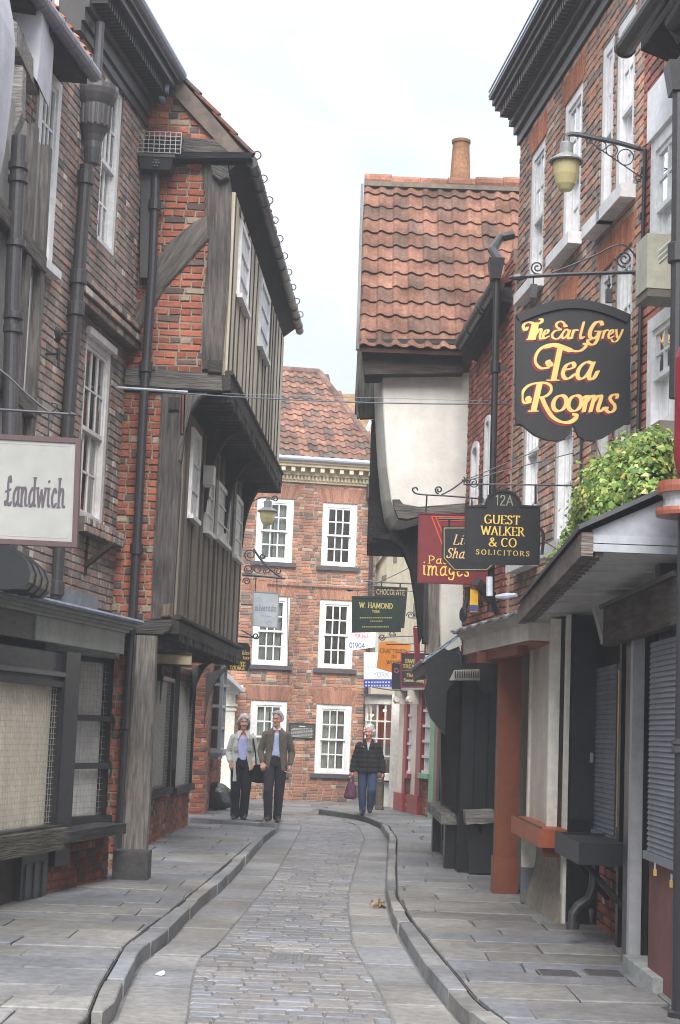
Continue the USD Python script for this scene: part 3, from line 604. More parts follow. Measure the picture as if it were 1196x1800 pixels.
# street walls: infill panel, then each stud
def street_wall(pl, z0, z1, u1, wins, studs, infill, name='infill', sw=0.10, proud=0.006, dark=0.62):
    body = MB(infill); hole = [sbox(a, c, b, d) for a, b, c, d in wins]; pl.slab(body, sbox(0.08, z0, u1, z1).difference(unary_union(hole)), -0.25, 0.0); w = th.part(name, body, 'plaster')
    for s in [q + RNG.normal(0, 0.05) for q in studs]:
        ln = LineString([(s, z0 + 0.02), (s + RNG.normal(0, 0.03), z1 - 0.02)])
        if hole: ln = ln.difference(unary_union([h.buffer(0.03) for h in hole]))
        for seg in getattr(ln, 'geoms', [ln]):
            if seg.is_empty or seg.length < 0.1: continue
            (a0, b0), (a1, b1) = seg.coords[0], seg.coords[-1]
            g = MB(TB[RNG.integers(3)] * dark * (0.7 + 0.6 * RNG.random())); g.beam(pl.pt(a0, b0, proud / 2 - 0.03), pl.pt(a1, b1, proud / 2 - 0.03), sw * (0.6 + 0.8 * RNG.random()), 0.06 + proud + 0.012 * RNG.random(), side=pl.u, bend=RNG.normal(0, 0.03), seg=6)
            th.part('stud', g, 'timber', w)
    return w
w2a = win_uz(T2, (420.7, 382), (434.5, 424), (433.5, 558), (416.7, 518)); w2b = win_uz(T2, (456.8, 489), (470, 517), (469, 636), (452, 609))
zE = T2.uz(405, 318)[1] + 0.05
wins2 = [w2a, w2b]
street_wall(T2, zJ2 + 0.05, zE, END, wins2, [0.12] + list(np.arange(0.55, END, 0.47)), CREAM)
wins1 = []
for tl, br in (((336, 766), (343, 916)), ((361.5, 842), (369.5, 941)), ((380.5, 858), (398, 962)), ((412, 880), (420, 986))):
    a = T1.uz(*tl); b = T1.uz(*br); wins1.append((a[0], b[0], b[1], a[1] + 0.1))
street_wall(T1, zJ1 + 0.05, zJ2 - 0.25, END1, wins1, [0.2] + list(np.arange(0.62, END1, 0.5)), rgb(128, 116, 101), sw=0.15, dark=0.9)
def boarded(pl, r, col, n):
    """a window closed with pale painted boards in a white frame, and its thick sill"""
    a, b, c, d = r; f = MB(WHITE); fw = 0.06
    pl.box(f, a, a + fw, c, d, -0.06, 0.035); pl.box(f, b - fw, b, c, d, -0.06, 0.035); pl.box(f, a + fw, b - fw, d - fw, d, -0.06, 0.034); w = th.part('window', f, 'paint')
    for i in range(n):
        g = MB(col * (0.92 + 0.12 * RNG.random())); x0, x1 = a + fw + (b - a - 2 * fw) * i / n, a + fw + (b - a - 2 * fw) * (i + 1) / n; pl.box(g, x0 + 0.003, x1 - 0.003, c, d - fw, -0.05, 0.008 + 0.004 * RNG.random()); th.part('board', g, 'paint', w)
    for zz in (c + (d - c) * 0.3, c + (d - c) * 0.62):
        g = MB(WHITE * 0.9); pl.box(g, a + fw, b - fw, zz - 0.012, zz + 0.012, 0.008, 0.028); th.part('rail', g, 'paint', w)
    g = MB(WHITE * 0.95); pl.box(g, a - 0.01, b + 0.01, c - 0.05, c, -0.05, 0.07); th.part('sill', g, 'paint', w)
for r in wins2: boarded(T2, r, rgb(205, 206, 210), 6)
for r in wins1: boarded(T1, r, rgb(205, 206, 208), 3)
# jetties: fascia beam, joist ends, dark boarded soffit, curved brackets
for pl, pl_in, z, END_ in ((T2, T1, zJ2, END), (T1, T0, zJ1, END1)):
    g = MB(DARKOAK); g.beam(pl.pt(-0.05, z, -0.02), pl.pt(END_, z, -0.02), 0.17 if END_ == END else 0.14, 0.16, side=UP, seg=12); th.part('jetty_fascia', g, 'timber')
    g = MB(rgb(66, 60, 57)); g.beam(pl.pt(-0.05, z + 0.11, 0.035), pl.pt(END_, z + 0.11, 0.035), 0.05, 0.09, side=UP, seg=10); th.part('jetty_moulding', g, 'timber')
    for u in np.arange(0.06, END_, 0.21):
        g = MB(DARKOAK * (0.75 + 0.5 * RNG.random())); pl.box(g, u, u + 0.11, z - (0.19 if END_ == END else 0.14), z - 0.06, -0.3, 0.045 + 0.02 * RNG.random()); th.part('joist_end', g, 'timber')
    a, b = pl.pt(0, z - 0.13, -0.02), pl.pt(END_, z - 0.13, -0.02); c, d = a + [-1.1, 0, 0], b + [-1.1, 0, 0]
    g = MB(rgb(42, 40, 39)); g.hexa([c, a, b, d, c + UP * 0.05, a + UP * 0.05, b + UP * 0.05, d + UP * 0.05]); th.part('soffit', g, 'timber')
def bracket(pl_in, pl_out, u, z, h, col=DARKOAK):
    a = pl_in.pt(u, z - h, 0.0); b = pl_out.pt(u, z - 0.17, -0.06); run = b - a; rx = nrm([run[0], run[1], 0]); R = np.linalg.norm(run[:2]); k = 9
    P = [(0, 0), (0.02, 0)] + [(R * (1 - math.cos(t)) + 0.03 * math.cos(t), (h - 0.2) * math.sin(t)) for t in np.linspace(0.1, math.pi / 2, k)] + [(R, h - 0.17), (0, h - 0.17)]
    g = MB(col); g.slab(Polygon(P).buffer(0), a - pl_in.u * 0.07, rx, UP, pl_in.u, 0, 0.14); g.l = [v.copy()[:, [2, 0, 1]] for v in g.v]; th.part('jetty_bracket', g, 'timber')
for u in (2.0, 4.1, 6.2, END1 - 0.16): bracket(T1, T2, u, zJ2, 1.15)
for u, h in ((0.35, 0.75), (4.0, 0.95), (END1 - 0.2, 1.05)): bracket(T0, T1, u, zJ1, h)
# eaves: soffit, gutter with brackets, hooks along the tiles
e0, e1 = W(440, 281, 18.05), None
EV = Plane((e0[0], 18.0), (e0[0] + 0.048 * 11, 29.0), (1, 0)); ze = e0[2]
r1 = EV.uz(523, 578); uE = r1[0]
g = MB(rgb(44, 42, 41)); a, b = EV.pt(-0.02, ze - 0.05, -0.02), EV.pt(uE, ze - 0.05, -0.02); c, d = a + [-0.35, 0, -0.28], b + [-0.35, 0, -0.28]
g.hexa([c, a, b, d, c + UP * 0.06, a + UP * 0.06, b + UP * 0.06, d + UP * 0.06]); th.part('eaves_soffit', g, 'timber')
g = MB(rgb(52, 51, 52)); gp_ = [EV.pt(u, ze - 0.06 + 0.012 * math.sin(u * 2.1), 0.03) for u in np.linspace(-0.05, uE + 0.1, 24)]; g.tube(gp_, 0.062, 12)
for u in np.arange(0.3, uE, 0.55): g.tube([EV.pt(u - 0.03, ze - 0.06, 0.03), EV.pt(u + 0.03, ze - 0.06, 0.03)], 0.07, 12)
th.part('gutter', g, 'iron', smooth=40)
for u in np.arange(0.15, uE, 0.8):
    g = MB(rgb(60, 62, 74)); c = EV.pt(u, ze + 0.06, 0.06); g.tube([c + EV.n * (0.045 * math.sin(t)) + UP * (0.03 - 0.045 * math.cos(t)) for t in np.linspace(-0.4, 4.2, 10)], 0.008, 5); th.part('snow_hook', g, 'iron')
# roof: seen only along its verge; red tiles laid over the gable
vg = [W(205, 14, 18.0), W(236, 48, 18.0), W(322, 144, 18.0), W(382, 212, 18.0), W(436, 272, 18.0)]
us = nrm(vg[0] - vg[-1]); slope_len = np.linalg.norm(vg[0] - vg[-1]); dy = nrm([0.048, 1, 0])
g = MB(rgb(120, 78, 62)); p0, p1 = vg[-1] + us * -0.05, vg[0]; g.hexa([p1 + UP * -0.07, p0 + UP * -0.07, p0 + dy * (uE - 0.2) - UP * 0.07, p1 + dy * (uE - 0.2) - UP * 0.07, p1, p0, p0 + dy * (uE - 0.2), p1 + dy * (uE - 0.2)]); rf = th.part('roof', g, 'tile')
rt = lambda rg, c, r: (rgb(112, 74, 62) if rg.random() < 0.6 else rgb(92, 74, 68)) * (0.8 + 0.35 * rg.random())
th.pieces(rf, 'roof_tile', pantiles(p0 + UP * 0.01 - dy * 0.05, dy, us, int(slope_len / 0.3), int((uE - 0.2) / 0.23), 0.23, 0.3, rt, seed=9), 'tile', 'far_tiles', least=8)
# ground floor street front: brick plinth, two barred roller shutters
L0 = T0.L; w0 = []
for x0, x1, y0, y1 in ((263, 297, 1180, 1386), (307, 336, 1176, 1380)):
    cx = (x0 + x1) / 2; ua = T0.uz(x0, (y0 + y1) / 2)[0]; ub = T0.uz(x1, (y0 + y1) / 2)[0]; za = T0.uz(cx, y1)[1]; w0.append((ua, ub, za, zJ1 - 0.45))
body = sbox(0.1, -0.2, L0, zJ1 - 0.2); hs = [sbox(a, c, b, d) for a, b, c, d in w0]
w = th.part('wall', wall_body(T0, body, hs, 0.3, -0.01, rgb(120, 108, 96)), 'mortar')
dkred = lambda rg, u, z: oldred(rg, u, z) * 0.72
th.pieces(w, 'brick', bricks(T0, sbox(-0.2, -0.1, L0, zJ1 - 0.25), hs, dkred, joint=0.014, seed=13, bond='english'), 'brick', 'brickwork', least=9, cap=200)
def barred(T, pl, r, col, n=4, mesh=0.055, sill=True):
    a, b, c, d = r; f = MB(BLACK); pl.box(f, a - 0.04, a, c, d, -0.06, 0.05); pl.box(f, b, b + 0.04, c, d, -0.06, 0.05); pl.box(f, a - 0.04, b + 0.04, d - 0.002, d + 0.05, -0.06, 0.049); pl.box(f, a - 0.04, b + 0.04, c - 0.03, c + 0.002, -0.06, 0.049); w = T.part('shop_window', f, 'gloss')
    for i in range(n):
        g = MB(col * (0.9 + 0.15 * RNG.random())); x0, x1 = a + (b - a) * i / n, a + (b - a) * (i + 1) / n
        g.grid(lambda s, t: pl.pt(x0 + 0.004 + (x1 - x0 - 0.008) * s, c + (d - c) * t, -0.05 + 0.012 * math.sin(s * math.pi)), 4, 1, None, 0.02, -pl.n); T.part('shutter_leaf', g, 'paint', w)
    g = MB(rgb(176, 172, 164))
    for x in np.arange(a + 0.02, b, mesh): pl.box(g, x, x + 0.0035, c, d, 0.004, 0.007)
    for z in np.arange(c + 0.02, d, mesh * 0.8): pl.box(g, a, b, z, z + 0.0035, 0.007, 0.010)
    T.part('wire_guard', g, 'iron', w, kind='stuff')
    if sill: g = MB(rgb(66, 63, 62)); pl.box(g, a - 0.1, b + 0.1, c - 0.09, c, -0.05, 0.09); T.part('sill', g, 'timber', w)
    return w
for r in w0: barred(th, T0, r, rgb(214, 212, 206), 3)
g = MB(rgb(48, 46, 46)); T0.box(g, w0[0][1] + 0.08, w0[1][0] - 0.08, 1.0, zJ1 - 0.2, 0.0, 0.05); th.part('mullion_post', g, 'timber')
# downpipe, hopper and box on the gable
P = [W(x, y, 17.86) for x, y in ((274, 300), (268, 470), (258, 625), (252, 720), (242, 930), (226, 1210), (213, 1430), (207, 1530))]
g = MB(rgb(46, 46, 50)); g.tube(P, 0.048, 12)
for x, y in ((272, 360), (256, 645), (240, 965), (223, 1272)): c = W(x, y, 17.86); g.tube([c - UP * 0.06, c - UP * 0.055, c + UP * 0.055, c + UP * 0.06], [0.05, 0.068, 0.068, 0.05], 12); g.box(c + [0.02, 0.06, 0], (0.16, 0.05, 0.04))
th.part('downpipe', g, 'iron', smooth=40)
c0, c1 = W(248, 308, 17.9), W(270, 490, 17.9); g = MB(rgb(48, 47, 49)); g.hexa([[W(246, 505, 17.9)[0], 17.86, c1[2]], [W(262, 505, 17.9)[0], 17.86, c1[2]], [W(262, 505, 17.9)[0], 17.99, c1[2]], [W(246, 505, 17.9)[0], 17.99, c1[2]], [c0[0], 17.86, c0[2]], [c1[0], 17.86, c0[2]], [c1[0], 17.99, c0[2]], [c0[0], 17.99, c0[2]]]); th.part('duct', g, 'iron')
a, b = W(247, 282, 17.85), W(306, 304, 17.85); g = MB(rgb(46, 46, 49)); x0, x1, z1, z0 = a[0], b[0], a[2], b[2]
g.hexa([[x0 + 0.02, 17.74, z0], [x1 - 0.03, 17.74, z0], [x1 - 0.03, 17.98, z0], [x0 + 0.02, 17.98, z0], [x0, 17.7, z1], [x1, 17.7, z1], [x1, 17.98, z1], [x0, 17.98, z1]]); g.box([(x0 + x1) / 2, 17.84, z1 + 0.012], (x1 - x0 + 0.03, 0.3, 0.03))
h = th.part('hopper', g, 'iron')
g = MB(rgb(70, 70, 74)); cc = np.array([(x0 + x1) / 2, 17.715, (z0 + z1) / 2])
for k in range(6): t = k * math.pi / 3; q = cc + [0.03 * math.cos(t), 0, 0.035 * math.sin(t)]; g.lathe([(0.0, -0.008), (0.016, -0.004), (0.010, 0.01)], q, 8, axis=(0, -1, 0))
g.lathe([(0.0, -0.01), (0.02, 0.0), (0.01, 0.014)], cc, 8, axis=(0, -1, 0)); th.part('rosette', g, 'iron', h, smooth=40)
a, b = W(247, 240, 17.9), W(320, 279, 17.9); g = MB(rgb(176, 176, 178))
for t in np.linspace(0, 1, 9): x = a[0] + (b[0] - a[0]) * t; g.tube([(x, 17.72, b[2]), (x, 17.72, a[2]), (x, 17.97, a[2])], 0.004, 5)
for t in np.linspace(0, 1, 6): z = b[2] + (a[2] - b[2]) * t; g.tube([(a[0], 17.97, z), (a[0], 17.72, z), (b[0], 17.72, z), (b[0], 17.97, z)], 0.004, 5)
Single('bird_cage_guard', g, 'iron', 'wire mesh bird guard above the black hopper on the brick gable', 'wire guard')
g = MB(DARKOAK * 0.7); TG.slab(g, ppoly(TG, [(247, 240), (320, 243), (320, 279), (247, 279)]), 0.0, 0.02); th.part('recess', g, 'timber')
# small fittings on the timber house
a, b = W(272, 143, 17.8), W(297, 162, 17.8); g = MB(rgb(150, 165, 190)); g.box((a + b) / 2, (b[0] - a[0], 0.08, a[2] - b[2]), rz=0.1); g.box((a + b) / 2 + [0, 0.1, -0.09], (0.05, 0.16, 0.06)); Single('floodlight', g, 'iron', 'small pale floodlight fixed high on the brick gable', 'floodlight')
u, z = T1.uz(385, 836, 0.2); g = MB(rgb(206, 206, 204)); T1.box(g, u - 0.1, u + 0.1, z - 0.12, z + 0.1, 0.03, 0.15); T1.box(g, u - 0.08, u + 0.08, z - 0.14, z - 0.12, 0.04, 0.12); Single('alarm_box', g, 'paint', 'white alarm box under the upper jetty of the timber house', 'alarm box')
a, b = W(281, 1148, 18.6), W(333, 1171, 18.6); g = MB(rgb(150, 135, 110)); g.box((a + b) / 2, (b[0] - a[0] + 0.04, 0.07, a[2] - b[2])); sg = Single('hanging_sign', g, 'sign', 'blank beige board hanging under the first jetty of the timber house', 'sign')
g = MB(rgb(54, 46, 40)); xc, zc = (a[0] + b[0]) / 2, (a[2] + b[2]) / 2; wd, hd = b[0] - a[0], a[2] - b[2]
for s in (-1, 1): g.box((xc, 18.565, zc + s * hd / 2), (wd + 0.05, 0.03, 0.025)); g.tube([(xc + s * wd * 0.4, 18.6, zc + hd / 2), (xc + s * wd * 0.4, 18.6, zc + hd / 2 + 0.25)], 0.008, 6)
sg.part('frame', g, 'timber')

# ---------------------------------------------------------------- brick houses on the left, near the camera
LP = Plane((-2.28 - 0.14 * 5.5, 12.5), (-2.28, 18.0), (1, 0)); LOW = 0.08
lb = Thing('brick_house', 'sooty brown brick house with tall white sash windows and dentil cornice, left', 'house', (-3.2, 17.0, 0))
uM = LP.uz(150, 300)[0]; uF = LP.L - 0.02; zC = LP.uz(243, 188)[1]; zS1 = LP.uz(243, 575)[1]; zS0 = LP.uz(236, 617)[1]
wu = win_uz(LP, (184.6, 119), (216.7, 163), (204.7, 453), (174, 423)); SP_Z = 2.75; wlo = win_uz(LP, (150, 585), (202.5, 621), (178, 926), (139, 905), -LOW)
zW0 = LP.uz(207, 960, -LOW)[1]
up = sbox(uM - 0.3, zS1, uF, zC); lowp = sbox(uM - 0.35, SP_Z, uF, zS0)
hu, hl = sbox(wu[0], wu[2], wu[1], wu[3]), sbox(wlo[0], wlo[2], wlo[1], wlo[3])
w = lb.part('wall', wall_body(LP, up, [hu], 0.3, -0.008, rgb(140, 130, 120)), 'mortar'); lb.pieces(w, 'brick', bricks(LP, up, [hu], sooty, course=0.075, seed=31), 'brick', 'brickwork', least=10)
w = lb.part('wall', wall_body(LP, lowp, [hl], 0.3, -LOW - 0.008, rgb(140, 130, 120)), 'mortar'); lb.pieces(w, 'brick', bricks(LP, lowp, [hl], sooty, course=0.075, seed=32, out=-LOW, bond='flemish'), 'brick', 'brickwork', least=10)
for (a, b, o) in ((zS0, zS0 + 0.075, 0.05), (zS0 + 0.075, zS0 + 0.15, 0.09), (zS0 + 0.15, zS1 - 0.09, 0.03), (zS1 - 0.09, zS1, 0.07)):
    n = 'string_course'; g = MB(sooty(RNG, 0, 0)); sc = lb.part(n, wall_body(LP, sbox(uM - 0.3, a, uF, b), [], 0.3, o - 0.01, rgb(120, 110, 102)), 'mortar'); lb.pieces(sc, 'brick', bricks(LP, sbox(uM - 0.3, a, uF, b), [], sooty, course=0.075, seed=int(a * 100), out=o), 'brick', 'brickwork', least=10, cap=90)
sb = lb.part('sill_course', wall_body(LP, sbox(wlo[0] - 0.1, wlo[2] - 0.17, uF - 0.1, wlo[2] - 0.02), [], 0.2, 0.03, rgb(120, 110, 102)), 'mortar'); lb.pieces(sb, 'brick', bricks(LP, sbox(wlo[0] - 0.1, wlo[2] - 0.17, uF - 0.1, wlo[2] - 0.02), [], sooty, course=0.075, bond='header', seed=6, out=0.04), 'brick', 'brickwork', least=8, cap=60)
sash(lb, LP, *wu, cols=3, rows=(2, 2), recess=0.02, frame=0.08, inside=(0.10, 0.10, 0.11), open_gap=0.0)
sash(lb, LP, *wlo, cols=3, rows=(2, 2), recess=0.02, frame=0.09, inside=(0.65, 0.65, 0.65), proud=-LOW, col=rgb(214, 210, 208))
g = MB(WHITE); LP.box(g, wlo[0] - 0.03, wlo[1] + 0.03, wlo[3] - 0.01, wlo[3] + 0.06, -LOW - 0.05, -LOW + 0.04); lb.part('window_head', g, 'paint')
# cornice with brackets and gutter
cor = MB(rgb(58, 56, 56))
for z0, z1, o in ((zC - 0.1, zC, 0.03), (zC, zC + 0.13, 0.06), (zC + 0.13, zC + 0.2, 0.1), (zC + 0.32, zC + 0.4, 0.32), (zC + 0.4, zC + 0.46, 0.36)): LP.box(cor, uM - 0.5, uF - 0.01, z0, z1, -0.2, o)
LP.box(cor, uM - 0.5, uF - 0.01, zC + 0.2, zC + 0.32, -0.2, 0.06); co = lb.part('cornice', cor, 'paint')
for u in np.arange(uM - 0.4, uF - 0.1, 0.085): g = MB(rgb(54, 52, 52)); LP.box(g, u, u + 0.045, zC + 0.21, zC + 0.315, 0.06, 0.24); lb.part('modillion', g, 'paint', co)
g = MB(rgb(110, 116, 128)); g.tube([LP.pt(uM - 0.5, zC + 0.52, 0.36), LP.pt(uF + 0.02, zC + 0.5, 0.36)], 0.065, 12); lb.part('gutter', g, 'iron', smooth=40)
g = MB(rgb(96, 96, 102)); a, b = LP.pt(uM - 0.5, zC + 0.5, 0.33), LP.pt(uF, zC + 0.5, 0.33); bk = -LP.n * 2.4 + UP * 2.1; g.hexa([a + bk, a, b, b + bk, a + bk + UP * 0.05, a + UP * 0.05, b + UP * 0.05, b + bk + UP * 0.05]); lb.part('roof', g, 'lead')
for x, y, wd in ((97, 586, 0.05),):
    c = LP.at(x, y, 0.0); g = MB(rgb(52, 50, 50)); g.lathe([(0.0, 0.07), (0.05, 0.06), (0.09, 0.02), (0.11, 0.0)], c, 14, axis=LP.n); g.tube([c + LP.n * 0.05, c + LP.n * 0.16], 0.012, 6); lb.part('tie_plate', g, 'iron', smooth=40)
# rain pipe with big fluted hopper between the two brick houses
uP = LP.uz(160, 330, 0.13)[0]; zt, zb = LP.uz(160, 160, 0.13)[1], LP.uz(97, 1050, 0.13)[1]
g = MB(rgb(64, 62, 64)); top = LP.at(152, 290, 0.13); bot = LP.at(97, 1052, 0.05); pth = [bot + (top - bot) * t for t in (0, 0.5, 1.0)]; g.tube(pth, 0.062, 14)
for x, y in ((150, 318), (143, 494), (139, 548), (99, 1032)):
    t = (LP.uz(x, y, 0.1)[1] - bot[2]) / (top[2] - bot[2]); c = bot + (top - bot) * t; g.tube([c - UP * 0.07, c - UP * 0.06, c + UP * 0.06, c + UP * 0.07], [0.064, 0.08, 0.08, 0.064], 14)
dp = lb.part('downpipe', g, 'iron', smooth=40)
hc = LP.at(163, 262, 0.13); hz = hc[2]; zz = lambda y: LP.uz(163, y, 0.13)[1] - hz
g = MB(rgb(66, 64, 66)); g.lathe([(0.07, zz(290)), (0.085, zz(262)), (0.085, zz(250)), (0.1, zz(238)), (0.13, zz(226)), (0.145, zz(222)), (0.15, zz(182)), (0.17, zz(176)), (0.2, zz(165)), (0.215, zz(155)), (0.215, zz(146)), (0.19, zz(145))], hc, 16); hp = lb.part('hopper', g, 'iron', dp, smooth=35)
for k in range(14): a = k * 2 * math.pi / 14; g = MB(rgb(70, 68, 70)); g.tube([hc + [0.147 * math.cos(a), 0.147 * math.sin(a), zz(220)], hc + [0.152 * math.cos(a), 0.152 * math.sin(a), zz(184)]], 0.014, 6); lb.part('flute', g, 'iron', dp)
g = MB(rgb(60, 60, 66)); g.tube([hc + UP * zz(160), hc + UP * zz(20)], 0.045, 10); lb.part('downpipe', g, 'iron', smooth=40)

la = Thing('brick_house', 'low eaved brown brick house with pantiles and shiny gutter, far left', 'house', (-3.6, 14.5, 0))
zA = LP.uz(140, 128)[1] + 0.1; uA0 = 0.2; uA1 = LP.uz(147, 300)[0]
hA = win_uz(LP, (60, 95), (97, 143), (89, 480), (52, 450))
bodyA = sbox(uA0, 2.7, uA1, zA); ho = sbox(hA[0], hA[2], hA[1], hA[3])
w = la.part('wall', wall_body(LP, bodyA, [ho], 0.3, 0.012, rgb(136, 126, 116)), 'mortar'); la.pieces(w, 'brick', bricks(LP, bodyA, [ho], sooty, seed=41, out=0.02), 'brick', 'brickwork', least=10)
sash(la, LP, *hA, cols=3, rows=(2, 2), recess=-0.02, frame=0.1, inside=(0.2, 0.2, 0.21), proud=0.02, sill=(WHITE, 0.05, 0.1, 0.07))
eo = 0.34; zG = LP.uz(163, 128, eo)[1]; uG = LP.uz(166, 132, eo)[0]
g = MB(rgb(58, 55, 54)); a, b = LP.pt(uA0, zG - 0.1, eo - 0.05), LP.pt(uG - 0.05, zG - 0.1, eo - 0.05); bk = -LP.n * (eo - 0.05) + UP * 0.03; g.hexa([a + bk, a, b, b + bk, a + bk + UP * 0.06, a + UP * 0.06, b + UP * 0.06, b + bk + UP * 0.06]); la.part('eaves_soffit', g, 'timber')
g = MB(rgb(112, 112, 120)); g.tube([LP.pt(uA0, zG, eo), LP.pt(uG, zG, eo)], 0.068, 12)
for u in np.arange(0.4, uG, 0.42): g.tube([LP.pt(u, zG, eo), LP.pt(u + 0.04, zG, eo)], 0.076, 12)
la.part('gutter', g, 'iron', smooth=40)
ux = LP.u; us = nrm(-LP.n * 0.75 + UP * 0.66); o = LP.pt(uA0, zG + 0.07, eo - 0.02)
g = MB(rgb(70, 64, 62)); a, b = o - UP * 0.03, o - UP * 0.03 + ux * (uG - uA0); g.hexa([a + us * 2.2, a, b, b + us * 2.2, a + us * 2.2 + UP * 0.02, a + UP * 0.02, b + UP * 0.02, b + us * 2.2 + UP * 0.02]); rf = la.part('roof', g, 'tile')
la.pieces(rf, 'roof_tile', pantiles(o, ux, us, 7, int((uG - uA0) / 0.2), 0.2, 0.3, lambda rg, c, r: rgb(188, 112, 80) * (0.75 + 0.4 * rg.random()), seed=4), 'tile', 'far_tiles')
# little iron pintle beside the pipe
c = LP.at(80, 622, 0.02); g = MB(rgb(44, 43, 45)); g.tube([c, c + LP.n * 0.12, c + LP.n * 0.13 - UP * 0.12], 0.014, 6); g.tube([c + LP.n * 0.12 + UP * 0.05, c + LP.n * 0.12 - UP * 0.05], 0.02, 6); la.part('iron_hook', g, 'iron')

# ---------------------------------------------------------------- grey plastered house at the left edge: coved jetty, timber wall, fat rain pipe
NP = Plane((-2.83, 9.0), (-2.60, 13.6), (1, 0)); NP.L = NP.uz(66, 450)[0]
nh = Thing('plastered_house', 'grey plastered house with coved jetty and fat rain pipe, leftmost', 'house', (-3.0, 12.5, 0))
zb, zt_ = NP.uz(40, 840)[1], NP.uz(60, 235)[1]
win = win_uz(NP, (36, 470), (54, 480), (46, 682), (32, 690)); hw = sbox(win[0], win[2], win[1], win[3])
g = MB(rgb(150, 146, 142)); NP.slab(g, sbox(0, zb, NP.L, zt_).difference(hw), -0.3, 0.0); nw = nh.part('wall', g, 'plaster')
sash(nh, NP, *win, cols=2, rows=(3, 3), recess=0.0, frame=0.06, inside=(0.25, 0.25, 0.26))
for u in (NP.L - 0.06, win[0] - 0.1, 1.2):
    g = MB(rgb(104, 99, 96)); g.beam(NP.pt(u, zb, 0.02), NP.pt(u, zt_, 0.02), 0.14, 0.1, side=NP.u, seg=4, bend=0.02); nh.part('post', g, 'timber')
for z in (win[2] - 0.12, win[3] + 0.15): g = MB(rgb(100, 94, 90)); g.beam(NP.pt(0.3, z, 0.03), NP.pt(NP.L, z, 0.03), 0.16, 0.1, side=UP, seg=4); nh.part('rail', g, 'timber')
def cove(prof, y0, y1, col, name='coved_jetty'):
    """plaster cove: outline in the plane across the street, carried along it"""
    g = MB(col); p = np.array(prof); poly = Polygon(p); g.slab(poly, (0, y0, 0), np.array([1.0, 0, 0]), UP, np.array([0, 1.0, 0]), 0, y1 - y0); nh.part(name, g, 'plaster', smooth=40)
def xz(pts, d): return [tuple(W(x, y, d)[[0, 2]]) for x, y in pts]
PLA = rgb(186, 186, 194)
YN = NP.pt(NP.L, 0)[1] - 0.45
far = xz([(76, -120), (75, 0), (73, 50), (70, 95), (65, 142), (58, 132), (50, 95), (42, 62), (32, 45), (25, 30), (-40, 20), (-60, -120)], YN); cove(far, YN, YN + 0.6, PLA)
near = xz([(14, -160), (17, 0), (24, 40), (27, 78), (25, 120), (18, 190), (8, 270), (-6, 335), (-90, 360), (-90, -160)], 12.0); cove(near, 8.6, 12.0, PLA)
g = MB(rgb(126, 121, 116)); p = xz([(26, 60), (46, 75), (46, 118), (26, 118)], 13.0); g.slab(Polygon(p).buffer(0), (0, 12.6, 0), np.array([1.0, 0, 0]), UP, np.array([0, 1.0, 0]), 0, 1.0); nh.part('jetty_beam', g, 'timber')
g = MB(rgb(150, 146, 142)); p = xz([(-10, 120), (46, 128), (44, 210), (24, 262), (-10, 340)], 12.9); g.slab(Polygon(p).buffer(0), (0, 12.75, 0), np.array([1.0, 0, 0]), UP, np.array([0, 1.0, 0]), 0, 0.16); nh.part('bracket', g, 'timber')
g = MB(rgb(70, 68, 71)); pp = [W(34, 240, 12.6), W(22, 520, 12.6), W(17, 770, 12.6)]; g.tube(pp, 0.06, 16)
for t in (0.1, 0.145, 0.36, 0.6, 0.645): c = pp[0] + (pp[2] - pp[0]) * t; g.tube([c - UP * 0.03, c - UP * 0.025, c + UP * 0.025, c + UP * 0.03], [0.062, 0.077, 0.077, 0.062], 16)
nh.part('downpipe', g, 'iron', smooth=40)

# ---------------------------------------------------------------- shopfront below the left brick house
SP = Plane(G(0, 1592, KERB), G(186, 1546, KERB), (1, 0))
ls = Thing('shopfront', 'old shopfront with barred pale shutters under a lead covered fascia, left', 'shopfront', SP.pt(SP.L / 2, 0))
def su(px, py=1400): return SP.uz(px, py)[0]
zT = SP.uz(140, 1150)[1]; zs = SP.uz(140, 1452)[1]; zs2 = SP.uz(60, 1466)[1]
post0, post1 = su(92), su(117)
bw = SP.rect(su(50, 1560), SP.L + 0.05, -0.1, zs - 0.06)
w = ls.part('wall', wall_body(SP, bw, [], 0.3, -0.01, rgb(126, 116, 104)), 'mortar'); ls.pieces(w, 'brick', bricks(SP, bw, [], dkred, seed=51, bond='english'), 'brick', 'brickwork', least=9, cap=150)
BP2 = Plane(W(118, 1300, 17.15)[:2], W(183, 1300, 17.85)[:2], (1, 0)); barred(ls, BP2, (0.0, BP2.L, zs, zT), rgb(244, 243, 240), 2, 0.075)
for y in (1262, 1346):
    z = BP2.uz(150, y)[1]; g = MB(rgb(74, 70, 70)); BP2.box(g, -0.03, BP2.L + 0.05, z - 0.03, z + 0.03, 0.03, 0.06); ls.part('iron_strap', g, 'iron')
    for u in (0.0, BP2.L + 0.03): g = MB(rgb(54, 52, 53)); g.tube([BP2.pt(u, z + 0.05, 0.07), BP2.pt(u, z, 0.09), BP2.pt(u + 0.01, z - 0.13, 0.075)], 0.014, 6); ls.part('hasp', g, 'iron')
barred(ls, SP, (-1.6, post0 - 0.03, zs2 + 0.06, SP.uz(50, 1203)[1]), rgb(238, 228, 206), 6, 0.06)
g = MB(rgb(40, 40, 43)); SP.box(g, post0, post1, zs2 - 0.3, zT, -0.05, 0.06); ls.part('post', g, 'gloss')
g = MB(rgb(52, 52, 55)); SP.box(g, -1.6, post0, SP.uz(50, 1203)[1], SP.uz(50, 1140)[1], -0.08, 0.02); ls.part('transom_panel', g, 'gloss')
